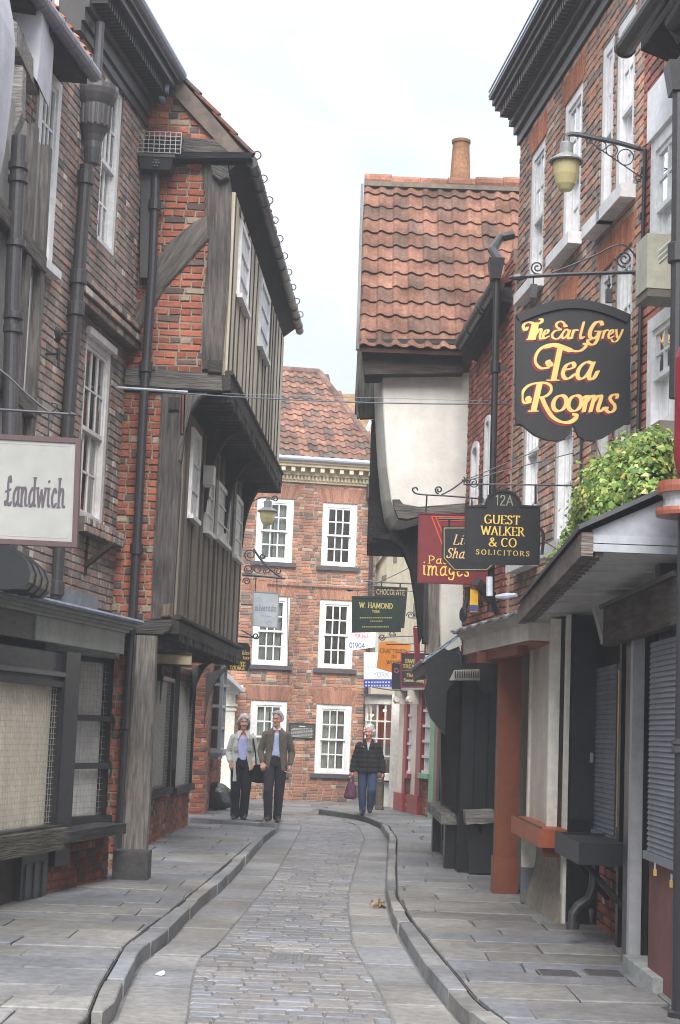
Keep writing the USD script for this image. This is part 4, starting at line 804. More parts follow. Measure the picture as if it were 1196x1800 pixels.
g = MB(rgb(92, 92, 94)); zz = SP.uz(50, 1184)[1]; SP.box(g, -1.6, post0, zz, zz + 0.04, 0.02, 0.06); ls.part('transom_rail', g, 'paint')
g = MB(rgb(84, 80, 72)); SP.box(g, -1.6, su(98), zs2 - 0.14, zs2 + 0.04, -0.1, 0.16); ls.part('window_sill', g, 'timber')
g = MB(rgb(58, 56, 58)); SP.box(g, post0 - 0.08, su(190), zs - 0.1, zs - 0.004, -0.08, 0.2); ls.part('window_sill', g, 'timber')
g = MB(rgb(38, 38, 40)); SP.box(g, su(30, 1560), su(76, 1560), -0.1, zs2 - 0.14, -0.05, 0.03); d = ls.part('cellar_hatch', g, 'gloss')
for u in np.linspace(su(36, 1560), su(66, 1560), 3): g = MB(rgb(48, 48, 50)); SP.box(g, u, u + 0.1, 0.1, zs2 - 0.24, 0.03, 0.042); ls.part('hatch_board', g, 'gloss', d)
g = MB(rgb(70, 58, 50)); SP.box(g, -1.6, su(30, 1560), -0.1, zs2 - 0.14, -0.25, -0.03); ls.part('plinth', g, 'stone')
# lead topped fascia across the shop
FY = 16.5; a, b = W(50, 1104, FY), W(203, 1150, FY); x0, x1, zf1, zf0 = a[0], b[0], a[2], b[2]
FG = rgb(134, 140, 136); X1, Y1 = np.array([1.0, 0, 0]), np.array([0, 1.0, 0])
foot = Polygon([(x0, FY), (x1, FY), (-2.25, 17.95), (-3.3, 17.95)])
g = MB(FG); g.slab(foot, (0, 0, 0), X1, Y1, UP, zf0, zf1); ls.part('fascia', g, 'paint')
g = MB(rgb(70, 78, 74)); SP.box(g, -2.5, SP.uz(50, 1125)[0], zf0 + 0.005, zf1 + 0.02, -0.1, 0.05); ls.part('fascia', g, 'paint', label='dark green fascia board'); g = MB(FG); SP.box(g, SP.uz(50, 1125)[0], SP.L, zf0 + 0.01, zf1, -0.1, 0.06); ls.part('fascia', g, 'paint')
g = MB(FG * 0.9)
for e, z0, z1 in ((0.03, zf1, zf1 + 0.03), (0.06, zf1 + 0.03, zf1 + 0.06), (0.1, zf1 + 0.06, zf1 + 0.1)): g.slab(unary_union([foot, Polygon([tuple(SP.pt(-2.5, 0, 0.06)[:2]), tuple(SP.pt(SP.L, 0, 0.06)[:2]), tuple(SP.pt(SP.L, 0, -0.3)[:2]), tuple(SP.pt(-2.5, 0, -0.3)[:2])])]).buffer(e, join_style=2), (0, 0, 0), X1, Y1, UP, z0, z1)
ls.part('cornice', g, 'paint')
zl = zf1 + 0.1
roofp = unary_union([foot, Polygon([tuple(SP.pt(-2.5, 0, 0.06)[:2]), tuple(SP.pt(SP.L, 0, 0.06)[:2]), tuple(SP.pt(SP.L, 0, -0.3)[:2]), tuple(SP.pt(-2.5, 0, -0.3)[:2])])]).buffer(0.13, join_style=2).intersection(sbox(-6, 5, 5, 17.93))
g = MB(rgb(128, 136, 152)); g.slab(roofp, (0, 0, 0), X1, Y1, UP, zl, zl + 0.022); rim = np.array(roofp.exterior.coords); g.tube([(p[0], p[1], zl + 0.012) for p in rim], 0.022, 6)
for t in np.linspace(0.1, 0.95, 7): a = SP.pt(-2.5 + (SP.L + 2.5) * t, zl + 0.02, 0.12); g.tube([a, a - SP.n * 0.4 + UP * 0.02], 0.016, 6)
ls.part('lead_roof', g, 'lead', smooth=50)
g = MB(rgb(40, 39, 40)); SP.box(g, -2.5, SP.L, 0.0, zf0 + 0.3, -0.75, -0.62); ls.part('back_wall', g, 'plaster')
g = MB(rgb(112, 116, 124)); a = SP.pt(SP.L - 1.2, zl + 0.02, -0.05); SP.box(g, SP.L - 1.25, SP.L - 0.1, zl + 0.022, zl + 0.24, -0.28, -0.2); ls.part('lead_flashing', g, 'lead')
for i, (xa, xb) in enumerate(((-0.72, -0.36), (-0.28, 0.0))):
    g = MB(rgb(96, 96, 104)); g.tube([(x0 + xa + 0.3, FY - 0.2, zl + 0.17), (x0 + xb + 0.52, FY - 0.2, zl + 0.17)], 0.065, 12); ls.part('drain_pipe', g, 'iron', smooth=40)
g = MB(rgb(150, 146, 136)); q = [W(x, y, FY - 0.06) for x, y in ((50, 1012), (56, 1030), (66, 1050), (62, 1056), (50, 1062), (47, 1075), (30, 1083), (12, 1082), (0, 1076))]; g.tube(q, 0.007, 5); Single('loose_cable', g, 'plastic', 'loose pale cable trailing over the lead shop roof', 'cable')
c = W(143, 1058, 17.0); g = MB(rgb(40, 70, 190)); g.lathe([(0.03, -0.06), (0.045, -0.05), (0.045, 0.03), (0.03, 0.05)], c + [0.03, 0, 0], 12, axis=(1, -0.2, 0.1)); sgl = Single('wall_lamp', g, 'plastic', 'small blue and white fitting above the lead shop roof', 'wall fitting', smooth=40)
g = MB(WHITE); g.lathe([(0.0, -0.11), (0.03, -0.1), (0.035, -0.055), (0.03, -0.05)], c + [0.03, 0, 0], 12, axis=(1, -0.2, 0.1)); sgl.part('cap', g, 'plastic', smooth=40)
# black ribbed barrel awning at the very left edge
bw0 = None; g = MB(rgb(40, 40, 43)); prof = [tuple(W(x, y, 12.9)[[0, 2]]) for x, y in ((-40, 955), (10, 955), (28, 970), (45, 985), (53, 1005), (50, 1022), (38, 1034), (15, 1035), (-40, 1035))]
for k in range(7): g.slab(Polygon(prof).buffer(-0.006 if k % 2 else 0.004), (0, 12.9 + 0.14 * k, 0), np.array([1.0, 0, 0]), UP, np.array([0, 1.0, 0]), 0, 0.14)
Single('folded_awning', g, 'gloss', 'black ribbed awning folded under the cream sandwich sign', 'awning')
c = LP.at(150, 975, -LOW); g = MB(rgb(66, 58, 52)); g.beam(c + UP * 0.12 + LP.n * 0.28 , c - UP * 0.12, 0.07, 0.05); g.beam(c + UP * 0.2, c - UP * 0.2, 0.05, 0.04); lb.part('wooden_bracket', g, 'timber')
# ================================================================ RIGHT SIDE
RP = Plane((2.8925, 8.0), (1.475, 21.5), (-1, 0))
def freshred(rg, u, z):
    k = rg.random(); base = rgb(176, 128, 100) if k < 0.36 else rgb(160, 124, 104) if k < 0.58 else rgb(132, 116, 106) if k < 0.82 else rgb(194, 126, 86) if k < 0.93 else rgb(178, 154, 132)
    return mute(base, 0.32, 1.32) * (0.87 + 0.2 * rg.random())
def redder(rg, u, z):
    k = rg.random(); base = rgb(166, 88, 66) if k < 0.6 else rgb(146, 80, 64) if k < 0.85 else rgb(182, 104, 72) if k < 0.95 else rgb(120, 84, 74)
    return mute(base, 0.36, 1.3) * (0.78 + 0.36 * rg.random())
MORT = rgb(150, 140, 128)
r1 = Thing('brick_house', 'tall chequered brick house with white sashes behind the tea rooms sign', 'house', (2.4, 15.5, 0))
uB, uC, zK = 5.30, RP.uz(909, 480)[0], 8.2
W2F = [(8.93, 9.6), (7.40, 8.11), (6.29, 6.70), (5.62, 6.2)]; zW = (6.245, 7.75)
W1F = [(8.93, 9.66), (7.5, 8.21), (6.24, 6.66), (5.6, 6.11)]; zV = (3.40, 5.66)
holes = [sbox(a, zW[0] - (0.12 if i > 1 else 0), b, zW[1]) for i, (a, b) in enumerate(W2F)] + [sbox(a, zV[0], b, zV[1]) for a, b in W1F]
body = sbox(uB, 2.75, uC, zK)
arch = [sbox(a - 0.05, d, b + 0.05, d + 0.26) for (a, b), d in [(w, zW[1]) for w in W2F[:2]] + [(w, zV[1]) for w in W1F]]
w = r1.part('wall', wall_body(RP, body, holes, 0.3, -0.01, MORT), 'mortar')
r1.pieces(w, 'brick', bricks(RP, body, holes + arch, freshred, seed=61), 'brick', 'brickwork', least=9)
ab = []
for i, a in enumerate(arch): ab += arch_bricks(RP, a.bounds[0], a.bounds[2], a.bounds[1], a.bounds[3], lambda rg, u, z: mute(rgb(184, 112, 74), 0.2, 1.1) * (0.8 + 0.3 * rg.random()), seed=i)
r1.pieces(w, 'arch_brick', ab, 'brick', 'arch_bricks', least=8, cap=80)
SILL = (WHITE, 0.1, 0.13, 0.11)
for i, (a, b) in enumerate(W2F): sash(r1, RP, a, b, zW[0] - (0.12 if i > 1 else 0), zW[1], cols=2, rows=(2, 2), recess=0.015, frame=0.1, inside=(0.3, 0.3, 0.31), sill=SILL, open_gap=0.0)
for i, (a, b) in enumerate(W1F): sash(r1, RP, a, b, zV[0], zV[1], cols=3 if i < 2 else 2, rows=(2, 3), recess=0.02, frame=0.1, inside=(0.3, 0.3, 0.31), sill=SILL)
# quoin of red bricks at the far corner
q = bricks(RP, sbox(uC, 2.75, uC + 0.23, 6.75), [], redder, seed=64, out=0.03, bond='english'); qq = r1.part('quoin', wall_body(RP, sbox(uC, 2.75, uC + 0.24, 6.75), [], 0.3, 0.015, MORT), 'mortar'); r1.pieces(qq, 'brick', q, 'brick', 'brickwork', least=9, cap=80)
# cornice: dark mouldings, dentils, bluish gutter
g = MB(rgb(62, 58, 56))
for z0, z1, o in ((zK - 0.12, zK, 0.03), (zK, zK + 0.1, 0.07), (zK + 0.1, zK + 0.16, 0.12), (zK + 0.29, zK + 0.35, 0.27), (zK + 0.35, zK + 0.41, 0.30)): RP.box(g, uB - 0.1, uC + 0.02 + o * 0.4, z0, z1, -0.2, o)
RP.box(g, uB - 0.1, uC + 0.02, zK + 0.16, zK + 0.29, -0.2, 0.14); co = r1.part('cornice', g, 'paint')
for u in np.arange(uB, uC, 0.09): g = MB(rgb(66, 62, 60)); RP.box(g, u, u + 0.05, zK + 0.185, zK + 0.285, 0.14, 0.23); r1.part('dentil', g, 'paint', co)
g = MB(rgb(56, 62, 78)); RP.box(g, uB - 0.1, uC + 0.12, zK + 0.41, zK + 0.5, 0.18, 0.34); r1.part('gutter', g, 'gloss')
g = MB(rgb(190, 196, 204)); RP.box(g, uB - 0.1, uC + 0.125, zK + 0.445, zK + 0.47, 0.34, 0.348); RP.box(g, uB - 0.1, uC + 0.125, zK + 0.5, zK + 0.515, 0.18, 0.35); r1.part('gutter_lip', g, 'gloss')
g = MB(rgb(126, 76, 60)); a, b = RP.pt(uB - 0.1, zK + 0.5, 0.18), RP.pt(uC + 0.1, zK + 0.5, 0.18); bk = -RP.n * 2.2 + UP * 1.9; g.hexa([a + bk, a, b, b + bk, a + bk + UP * 0.05, a + UP * 0.05, b + UP * 0.05, b + bk + UP * 0.05]); r1.part('roof', g, 'tile')
g = MB(rgb(70, 60, 56)); c = RP.pt(uC + 0.02, zK + 0.62, 0.05); g.tube([c, c + RP.u * 0.2 + UP * 0.02], 0.05, 8); g.tube([c + RP.u * 0.2, c + RP.u * 0.3 + RP.n * 0.05, c + RP.u * 0.3 + RP.n * 0.05 - UP * 0.05], 0.03, 8, rgb(150, 160, 180)); r1.part('ridge_end', g, 'tile')

# nearest brick house, right edge
r0 = Thing('brick_house', 'red brick house at the right edge with louvred cover over its window', 'house', (2.6, 12.0, 0))
q4 = win_uz(RP, (1148, 268), (1200, 168), (1196, 400), (1147, 455)); wA = (4.25, 5.03, 5.15, 6.30); q5 = win_uz(RP, (1143, 565), (1183, 533), (1179, 752), (1139, 775)); wB = (4.3, 5.05, q5[2], q5[3])
body = sbox(0.5, 2.75, uB - 0.01, 9.2); hs = [sbox(a, c, b, d) for a, b, c, d in (wA, wB)]
w = r0.part('wall', wall_body(RP, body, hs, 0.3, -0.005, MORT), 'mortar'); r0.pieces(w, 'brick', bricks(RP, sbox(3.6, 2.75, uB - 0.01, 8.6), hs, redder, seed=66, out=0.012), 'brick', 'brickwork', least=10)
sash(r0, RP, *wA, cols=2, rows=(2, 2), recess=-0.02, frame=0.12, inside=(0.2, 0.22, 0.25)); sash(r0, RP, *wB, cols=2, rows=(1, 2), recess=-0.02, frame=0.12, inside=(0.5, 0.48, 0.45), sill=(rgb(120, 116, 112), 0.08, 0.16, 0.14))
g = MB(WHITE); RP.box(g, wA[0] - 0.05, wA[1] + 0.02, wA[3], wA[3] + 0.42, 0.01, 0.05); r0.part('window_head', g, 'paint')
u0, z0 = RP.uz(1149, 520, 0.25); u1, z1 = RP.uz(1190, 415, 0.25); bx = MB(rgb(160, 160, 146)); pb = [RP.pt(4.5, z0 + 0.08, 0.02), RP.pt(u0, z0 + 0.08, 0.02)]
RP.box(bx, 4.42, u0, z0 + 0.06, z1 + 0.18, 0.04, 0.30); lc = Single('louvred_cover', bx, 'paint', 'pale boxy louvred cover in front of the right edge window', 'vent cover')
g = MB(rgb(92, 88, 80)); RP.box(g, 4.42, u0 + 0.005, z0 + 0.0, z0 + 0.058, 0.04, 0.29); lc.part('base_tray', g, 'iron')
nn = RP.n; 
ul0, zl0 = RP.uz(1183, 440, 0.31); ul1, _q = RP.uz(1160, 440, 0.31)
for k in range(5): g = MB(rgb(150, 150, 136) if k % 2 else rgb(206, 206, 190)); zz = RP.uz(1170, 432 + 5 * k, 0.31)[1]; RP.box(g, ul0, ul1, zz - 0.008, zz + 0.008, 0.30, 0.318); lc.part('louvre', g, 'paint')
# gutter end and pipe head top right
a = RP.at(1100, 82, 0.42); g = MB(rgb(44, 41, 41)); g.tube([a, a - RP.u * 1.6 + UP * 0.02], 0.075, 14); g.tube([a, a + RP.u * 0.02], 0.085, 14); r0.part('gutter', g, 'iron', smooth=40)
g = MB(rgb(46, 42, 41)); p = a - RP.n * 0.12 - UP * 0.02; g.hexa([p - RP.u * 1.6 - RP.n * 0.3 - UP * 0.1, p - RP.n * 0.3 - UP * 0.1, p, p - RP.u * 1.6, p - RP.u * 1.6 - RP.n * 0.3, p - RP.n * 0.3, p + UP * 0.1, p - RP.u * 1.6 + UP * 0.1]); r0.part('eaves_board', g, 'timber')
c = RP.at(1186, 40, 0.3); g = MB(rgb(42, 40, 40)); g.tube([c + UP * 0.06 - RP.u * 0.6, c, c - UP * 0.1 - RP.n * 0.08], 0.07, 12); r0.part('gutter', g, 'iron', smooth=40)
PX = Plane((1.955, 9.7), (1.965, 10.7), (-1, 0)); Dn = 10.9
P = [W(x, y, Dn) for x, y in ((1194, 112), (1193, 165))]; g = MB(rgb(46, 44, 46)); g.hexa([P[0] + [-0.05, -0.06, -0.2], P[0] + [0.1, -0.06, -0.2], P[0] + [0.1, 0.1, -0.2], P[0] + [-0.05, 0.1, -0.2], P[0] + [-0.08, -0.08, 0], P[0] + [0.12, -0.08, 0], P[0] + [0.12, 0.12, 0], P[0] + [-0.08, 0.12, 0]]); r0.part('hopper', g, 'iron')
g = MB(rgb(46, 45, 48)); g.tube([W(1196, 165, Dn), W(1193, 500, Dn), W(1190, 700, Dn)], 0.05, 12); 
for y in (445,): c = W(1193, y, Dn); g.tube([c - UP * 0.07, c - UP * 0.06, c + UP * 0.06, c + UP * 0.07], [0.052, 0.07, 0.07, 0.052], 12)
r0.part('downpipe', g, 'iron', smooth=40)

# lower brick house beyond, with arched windows, gutter and tall black pipe
r2 = Thing('brick_house', 'lower red brick house with arched white windows and a black downpipe', 'house', (1.7, 19.8, 0))
uD = RP.uz(822, 760)[0]; zR = 6.62
aw = [(RP.uz(863, 800)[0], RP.uz(853.5, 800)[0], RP.uz(858, 886)[1], RP.uz(858, 745)[1]), (RP.uz(842, 830)[0], RP.uz(830, 830)[0], RP.uz(836, 890)[1], RP.uz(836, 795)[1])]
def arched(a, b, c, d): return unary_union([sbox(a, c, b, d), affinity.scale(Point((a + b) / 2, d).buffer((b - a) / 2, 8), 1, 0.55)])
body = Polygon([(uC + 0.24, 2.55), (uD, 2.55), (uD, zR - 0.25), (uC + 0.24, zR + 0.35)]); hs = [arched(*a) for a in aw]
w = r2.part('wall', wall_body(RP, body, hs, 0.3, -0.01, MORT), 'mortar'); r2.pieces(w, 'brick', bricks(RP, body, hs, redder, seed=71), 'brick', 'brickwork', least=9)
for a, h in zip(aw, hs):
    g = MB(WHITE); RP.slab(g, h.difference(h.buffer(-0.07)), -0.06, 0.02); wi = r2.part('window', g, 'paint'); g = MB(WHITE * 0.9); RP.slab(g, h.buffer(-0.07), -0.12, -0.06); r2.part('blind', g, 'paint', wi)
    for k in (0.33, 0.66): g = MB(WHITE); z = a[2] + (a[3] - a[2]) * k; RP.box(g, a[0] + 0.07, a[1] - 0.07, z - 0.015, z + 0.015, -0.06, -0.03); r2.part('glazing_bar', g, 'paint', wi)
ga, gb = RP.at(874, 500, 0.2), RP.at(812, 604, 0.2); g = MB(rgb(66, 64, 63)); pth = [ga + (gb - ga) * t for t in np.linspace(0, 1, 8)]; g.tube(pth, 0.085, 14)
for t in (0.3, 0.36, 0.7): c = ga + (gb - ga) * t; g.tube([c, c + (gb - ga) * 0.01], 0.1, 14)
r2.part('gutter', g, 'iron', smooth=40)
g = MB(rgb(58, 54, 53)); bk = -RP.n * 0.24 - UP * 0.02; g.hexa([ga + bk - UP * 0.2, ga - UP * 0.16, gb - UP * 0.16, gb + bk - UP * 0.2, ga + bk, ga - UP * 0.02, gb - UP * 0.02, gb + bk]); r2.part('eaves_board', g, 'timber')
g = MB(rgb(104, 70, 60)); bk = -RP.n * 1.8 + UP * 0.9; g.hexa([ga + bk, ga - RP.n * 0.05, gb - RP.n * 0.05, gb + bk, ga + bk + UP * 0.05, ga + UP * 0.05, gb + UP * 0.05, gb + bk + UP * 0.05]); r2.part('roof', g, 'tile')
PD = 17.9; P = [W(874, 470, PD), W(871, 640, PD), W(866, 860, PD), W(863, 1076, PD)]
g = MB(rgb(36, 36, 39)); g.tube(P, 0.036, 12)
for x, y in ((871, 646), (866, 880), (863, 1050)): c = W(x, y, PD); g.tube([c - UP * 0.06, c - UP * 0.055, c + UP * 0.055, c + UP * 0.06], [0.04, 0.055, 0.055, 0.04], 12); g.box(c + [0.06, 0.03, 0], (0.12, 0.03, 0.04))
r2.part('downpipe', g, 'iron', smooth=40)
a, b = W(859, 456, PD), W(886, 492, PD); g = MB(rgb(40, 39, 41)); g.hexa([[a[0] + 0.03, PD - 0.07, b[2]], [b[0] - 0.04, PD - 0.07, b[2]], [b[0] - 0.04, PD + 0.1, b[2]], [a[0] + 0.03, PD + 0.1, b[2]], [a[0], PD - 0.1, a[2]], [b[0], PD - 0.1, a[2]], [b[0], PD + 0.12, a[2]], [a[0], PD + 0.12, a[2]]]); g.tube([W(880, 460, PD), W(866, 440, PD + 0.2), W(880, 418, PD + 0.4), W(904, 412, PD + 0.4)], 0.05, 10); r2.part('hopper', g, 'iron')

# ---------------------------------------------------------------- pantiled plaster house
YP = 21.0; PG = Plane((0.0, YP), (3.0, YP), (0, -1))
ph = Thing('plastered_house', 'white plastered jettied house with a steep red pantile roof', 'house', (1.3, 22.5, 0))
xl = W(673, 700, YP)[0]; xl2 = W(660, 700, YP)[0]; zt = W(740, 655, YP)[2]
front = ppoly(PG, [(671, 660), (830, 655), (826, 892), (712, 892), (698, 900), (688, 880), (680, 820), (675, 740)])
g = MB(rgb(208, 205, 198)); PG.slab(g, front, -0.3, 0.0); ph.part('plaster_panel', g, 'plaster')
# bowed plastered corner and the cove sweeping under the jetty
lft = [(659, 668), (661, 740), (665, 820), (670, 880), (677, 925), (690, 948), (712, 952), (738, 944)]; rgt = [(672, 662), (675, 740), (680, 820), (688, 880), (694, 900), (700, 914), (716, 916), (742, 908)]
L_ = np.array([W(x, y, YP + 0.75) for x, y in lft]); R_ = np.array([W(x, y, YP - 0.01) for x, y in rgt])
g = MB(rgb(186, 184, 178)).grid(lambda s, t: np.array([np.interp(t * 7, range(8), R_[:, k] + (L_[:, k] - R_[:, k]) * s) for k in range(3)]) + np.array([-0.05 * math.sin(s * math.pi), 0, 0]), 6, 21, None, 0.05, np.array([0.7, 0.5, 0.3])); ph.part('plaster_cove', g, 'plaster', smooth=70)
def pslab(T, pl, name, pts, o0, o1, col, mat='timber', parent=None):
    g = MB(col); poly = ppoly(pl, pts); pl.slab(g, poly, o0, o1); q = quad_uz(pl, pts); lx = np.ptp(q[:, 0]) > np.ptp(q[:, 1]); off = RNG.random(3) * 9
    g.l = [np.stack([(v - pl.a) @ pl.u, v[:, 2], (v - pl.a) @ pl.n] if lx else [v[:, 2], (v - pl.a) @ pl.u, (v - pl.a) @ pl.n], 1) + off for v in g.v]; return T.part(name, g, mat, parent)
pslab(ph, PG, 'jetty_beam', [(690, 880), (702, 880), (708, 888), (735, 893), (826, 886), (828, 902), (742, 908), (716, 914), (700, 912), (693, 896)], -0.2, 0.12, rgb(104, 100, 96))
pslab(ph, PG, 'eaves_board', [(636, 616), (812, 614), (812, 662), (641, 664)], -0.1, 0.22, rgb(66, 59, 56))
pslab(ph, PG, 'eaves_lath', [(632, 606), (808, 606), (808, 616), (633, 618)], 0.0, 0.34, rgb(58, 54, 54))
pslab(ph, PG, 'beam_end', [(641, 662), (673, 660), (672, 670), (642, 671)], -0.1, 0.12, rgb(46, 43, 43))
pslab(ph, PG, 'verge_board', [(632, 610), (640, 318), (635, 318), (626, 610)], -0.2, -0.1, rgb(126, 128, 126), 'paint')
# street flank: boarded barge, black timber wall
PB = Plane((0.0, YP + 1.0), (3.0, YP + 1.0), (0, -1))
pslab(ph, PB, 'barge_board', [(629, 612), (640, 618), (641, 668), (660, 671), (661, 730), (628, 734), (624, 700)], -0.1, 0.0, rgb(104, 104, 96))
pslab(ph, PB, 'barge_end', [(629, 714), (659, 705), (659, 737), (633, 738)], 0.0, 0.12, rgb(58, 55, 52))
SPH = Plane(W(655, 800, YP + 0.9)[:2], W(655, 800, YP + 0.9)[:2] + np.array([0.06, 3.0]), (-1, 0))
g = MB(rgb(40, 38, 38)); a = W(650, 742, YP + 0.9); zl, zh = W(652, 955, YP + 0.9)[2], W(652, 735, YP + 0.9)[2]
SPH.box(g, -0.2, 1.6, zl, zh, -0.5, 0.0); ph.part('street_wall', g, 'timber')
for k, u in enumerate(np.arange(0.1, 1.5, 0.45)): g = MB(rgb(56, 53, 51)); SPH.box(g, u, u + 0.14, zl, zh, 0.0, 0.03); ph.part('stud', g, 'timber')
# below the jetty: bracket, posts and plaster
PL = Plane((0.0, YP + 0.35), (3.0, YP + 0.35), (0, -1))
pslab(ph, PL, 'jetty_bracket', [(655, 945), (700, 935), (745, 915), (748, 1110), (738, 1130), (735, 1090), (730, 1050), (722, 1000), (708, 965), (690, 950)], -0.3, 0.05, rgb(38, 37, 38))
pslab(ph, PL, 'post', [(744, 915), (752, 915), (752, 1130), (744, 1130)], -0.3, 0.1, rgb(60, 58, 57))
pslab(ph, PL, 'post', [(752, 915), (776, 915), (771, 1060), (774, 1150), (748, 1150)], -0.25, 0.07, rgb(112, 106, 100))
pslab(ph, PL, 'plaster_panel', [(774, 900), (840, 895), (836, 1140), (770, 1150)], -0.3, 0.0, rgb(204, 201, 192), 'plaster')
pslab(ph, PL, 'wall', [(776, 1125), (880, 1125), (880, 1540), (780, 1480)], -0.5, -0.3, rgb(44, 43, 44), 'paint')
g = MB(rgb(150, 142, 132)).grid(lambda s, t: np.array([xl + 2.2 * s, YP + 0.3 + 3.5 * t, 0.3 + 6.2]), 2, 2, None, 0.1, UP); 
g = MB(rgb(120, 116, 110)); g.box((xl + 1.55, YP + 2.2, 5.35), (1.8, 3.2, 1.7)); ph.part('house_body', g, 'plaster')
# the roof
e0, e1 = W(632, 611, YP - 0.36), W(812, 611, YP - 0.36); top = W(636, 322, YP + 1.75); ux = np.array([1.0, 0, 0]); us = nrm([0, top[1] - e0[1], top[2] - e0[2]]); Lr = math.hypot(top[1] - e0[1], top[2] - e0[2]); RW = 2.3
g = MB(rgb(70, 50, 44)); o = e0; g.hexa([o - UP * 0.05, o + ux * RW - UP * 0.05, o + ux * RW + us * Lr - UP * 0.05, o + us * Lr - UP * 0.05, o, o + ux * RW, o + ux * RW + us * Lr, o + us * Lr]); rf = ph.part('roof', g, 'tile')
g = MB(rgb(90, 60, 50)); o2 = o + us * Lr; dn = nrm([0, us[1], -us[2]]); g.hexa([o2 - UP * 0.05, o2 + ux * RW - UP * 0.05, o2 + ux * RW + dn * Lr - UP * 0.05, o2 + dn * Lr - UP * 0.05, o2, o2 + ux * RW, o2 + ux * RW + dn * Lr, o2 + dn * Lr]); ph.part('roof', g, 'tile', label='far slope of the pantile roof')
pc = lambda rg, c, r: mute(rgb(156, 98, 68) if rg.random() < 0.6 else rgb(134, 94, 74) if rg.random() < 0.75 else rgb(174, 112, 76), 0.36, 0.8) * (0.78 + 0.34 * rg.random()) * (0.85 if r in (12, 13) else 1.0)
NR = 12; ph.pieces(rf, 'roof_tile', pantiles(o + UP * 0.0, ux, us, NR, int(RW / 0.198), 0.198, Lr / NR, pc, seed=17, lip=0.036), 'tile', 'far_tiles')
rg = np.random.default_rng(5)
for k in range(6):
    a = o2 + ux * (k * RW / 6) + UP * (0.03 - 0.03 * math.sin(k * 0.9)); b = a + ux * (RW / 6 - 0.006); g = MB(rgb(146, 104, 86) * (0.75 + 0.35 * rg.random())); g.tube([a, (a + b) / 2, b], 0.11, 12); ph.part('ridge_tile', g, 'tile', rf, smooth=40)
g = MB(rgb(120, 112, 100)); g.box(o2 + ux * RW / 2 - UP * 0.045 - np.array([0, 0.11, 0]), (RW, 0.09, 0.06)); ph.part('ridge_mortar', g, 'mortar', rf)
c0, c1 = W(809, 322, YP + 2.2), W(811, 247, YP + 2.2); hh = c1[2] - c0[2]; g = MB(rgb(140, 104, 80)); g.lathe([(0.15, -0.3), (0.148, 0), (0.118, hh - 0.05), (0.132, hh - 0.04), (0.135, hh), (0.11, hh + 0.01), (0.10, hh - 0.1), (0.0, hh - 0.11)], c0 + (0, 0, 0), 18); ph.part('chimney_pot', g, 'tile', smooth=40)
# ---------------------------------------------------------------- shops under the tea rooms house
BLK = rgb(23, 23, 25); ORANGE = rgb(114, 62, 42); GREYP = rgb(100, 104, 110); OFFW = rgb(206, 202, 192)
def bx(x0, x1, y0, y1, z0, z1, col):
    return MB(col).box(((x0 + x1) / 2, (y0 + y1) / 2, (z0 + z1) / 2), (x1 - x0, y1 - y0, z1 - z0))
gs = Thing('shopfront', 'grey shuttered shopfront with long boarded canopy at the right edge', 'shopfront', (2.2, 12.0, 0))
# canopy: boarded soffit, street fascia, near gable end, lead edge
A0, A1 = np.array([1.44, 9.95, 2.70]), np.array([1.61, 14.92, 2.62])
RPx = lambda y: 2.8925 - 0.105 * (y - 8.0)
nb = 9
for i in range(nb):
    a, b = A0 + (A1 - A0) * (i / nb), A0 + (A1 - A0) * ((i + 1) / nb - 0.003); z = 0.012 * (i % 2)
    g = MB(rgb(188, 186, 184)); x2a, x2b = RPx(a[1]), RPx(b[1])
    g.hexa([[a[0] + 0.05, a[1], a[2] - 0.0 + z], [x2a, a[1], a[2] + 0.03 + z], [x2b, b[1], b[2] + 0.03 + z], [b[0] + 0.05, b[1], b[2] + z], [a[0] + 0.05, a[1], a[2] + 0.03 + z], [x2a, a[1], a[2] + 0.06 + z], [x2b, b[1], b[2] + 0.06 + z], [b[0] + 0.05, b[1], b[2] + 0.03 + z]]); gs.part('soffit_board', g, 'paint')
g = MB(rgb(112, 102, 96)); g.hexa([A0 + [-0.02, -0.02, -0.03], A0 + [0.05, -0.02, -0.03], A1 + [0.05, 0, -0.03], A1 + [-0.02, 0, -0.03], A0 + [-0.02, -0.02, 0.11], A0 + [0.05, -0.02, 0.11], A1 + [0.05, 0, 0.11], A1 + [-0.02, 0, 0.11]]); gs.part('canopy_fascia', g, 'timber')
for k in range(26):
    t = (k + 0.3) / 26; a = A0 + (A1 - A0) * t; g = MB(rgb(120, 116, 112)); g.box(a + [0.085, 0, -0.012], (0.05, 0.06, 0.03), rz=0.3); gs.part('dentil', g, 'paint')
rise = 0.62; xe = 2.62
g = MB(rgb(150, 152, 160)); g.slab(Polygon([(A0[0] + 0.05, 2.74), (xe, 2.74), (xe, 2.74 + rise), (A0[0] + 0.05, 2.83)]), (0, 9.97, 0), np.array([1.0, 0, 0]), UP, np.array([0, 1.0, 0]), 0, 0.05); gs.part('canopy_end', g, 'paint')
for z0, z1, o in ((2.70, 2.745, 0.03), (2.752, 2.80, 0.02)): gs.part('canopy_moulding', bx(A0[0] + 0.03, xe, 9.97 - o, 9.975, z0, z1, rgb(158, 160, 166)), 'paint')
g = MB(rgb(60, 60, 66)); tip = [A0 + [-0.04, -0.06, 0.12], np.array([xe, 9.89, 2.80 + rise]), np.array([RPx(14.92), 14.92, 2.74 + 0.45]), A1 + [-0.04, 0.02, 0.12]]; g.hexa(tip + [p + UP * 0.03 for p in tip]); gs.part('canopy_roof', g, 'lead')
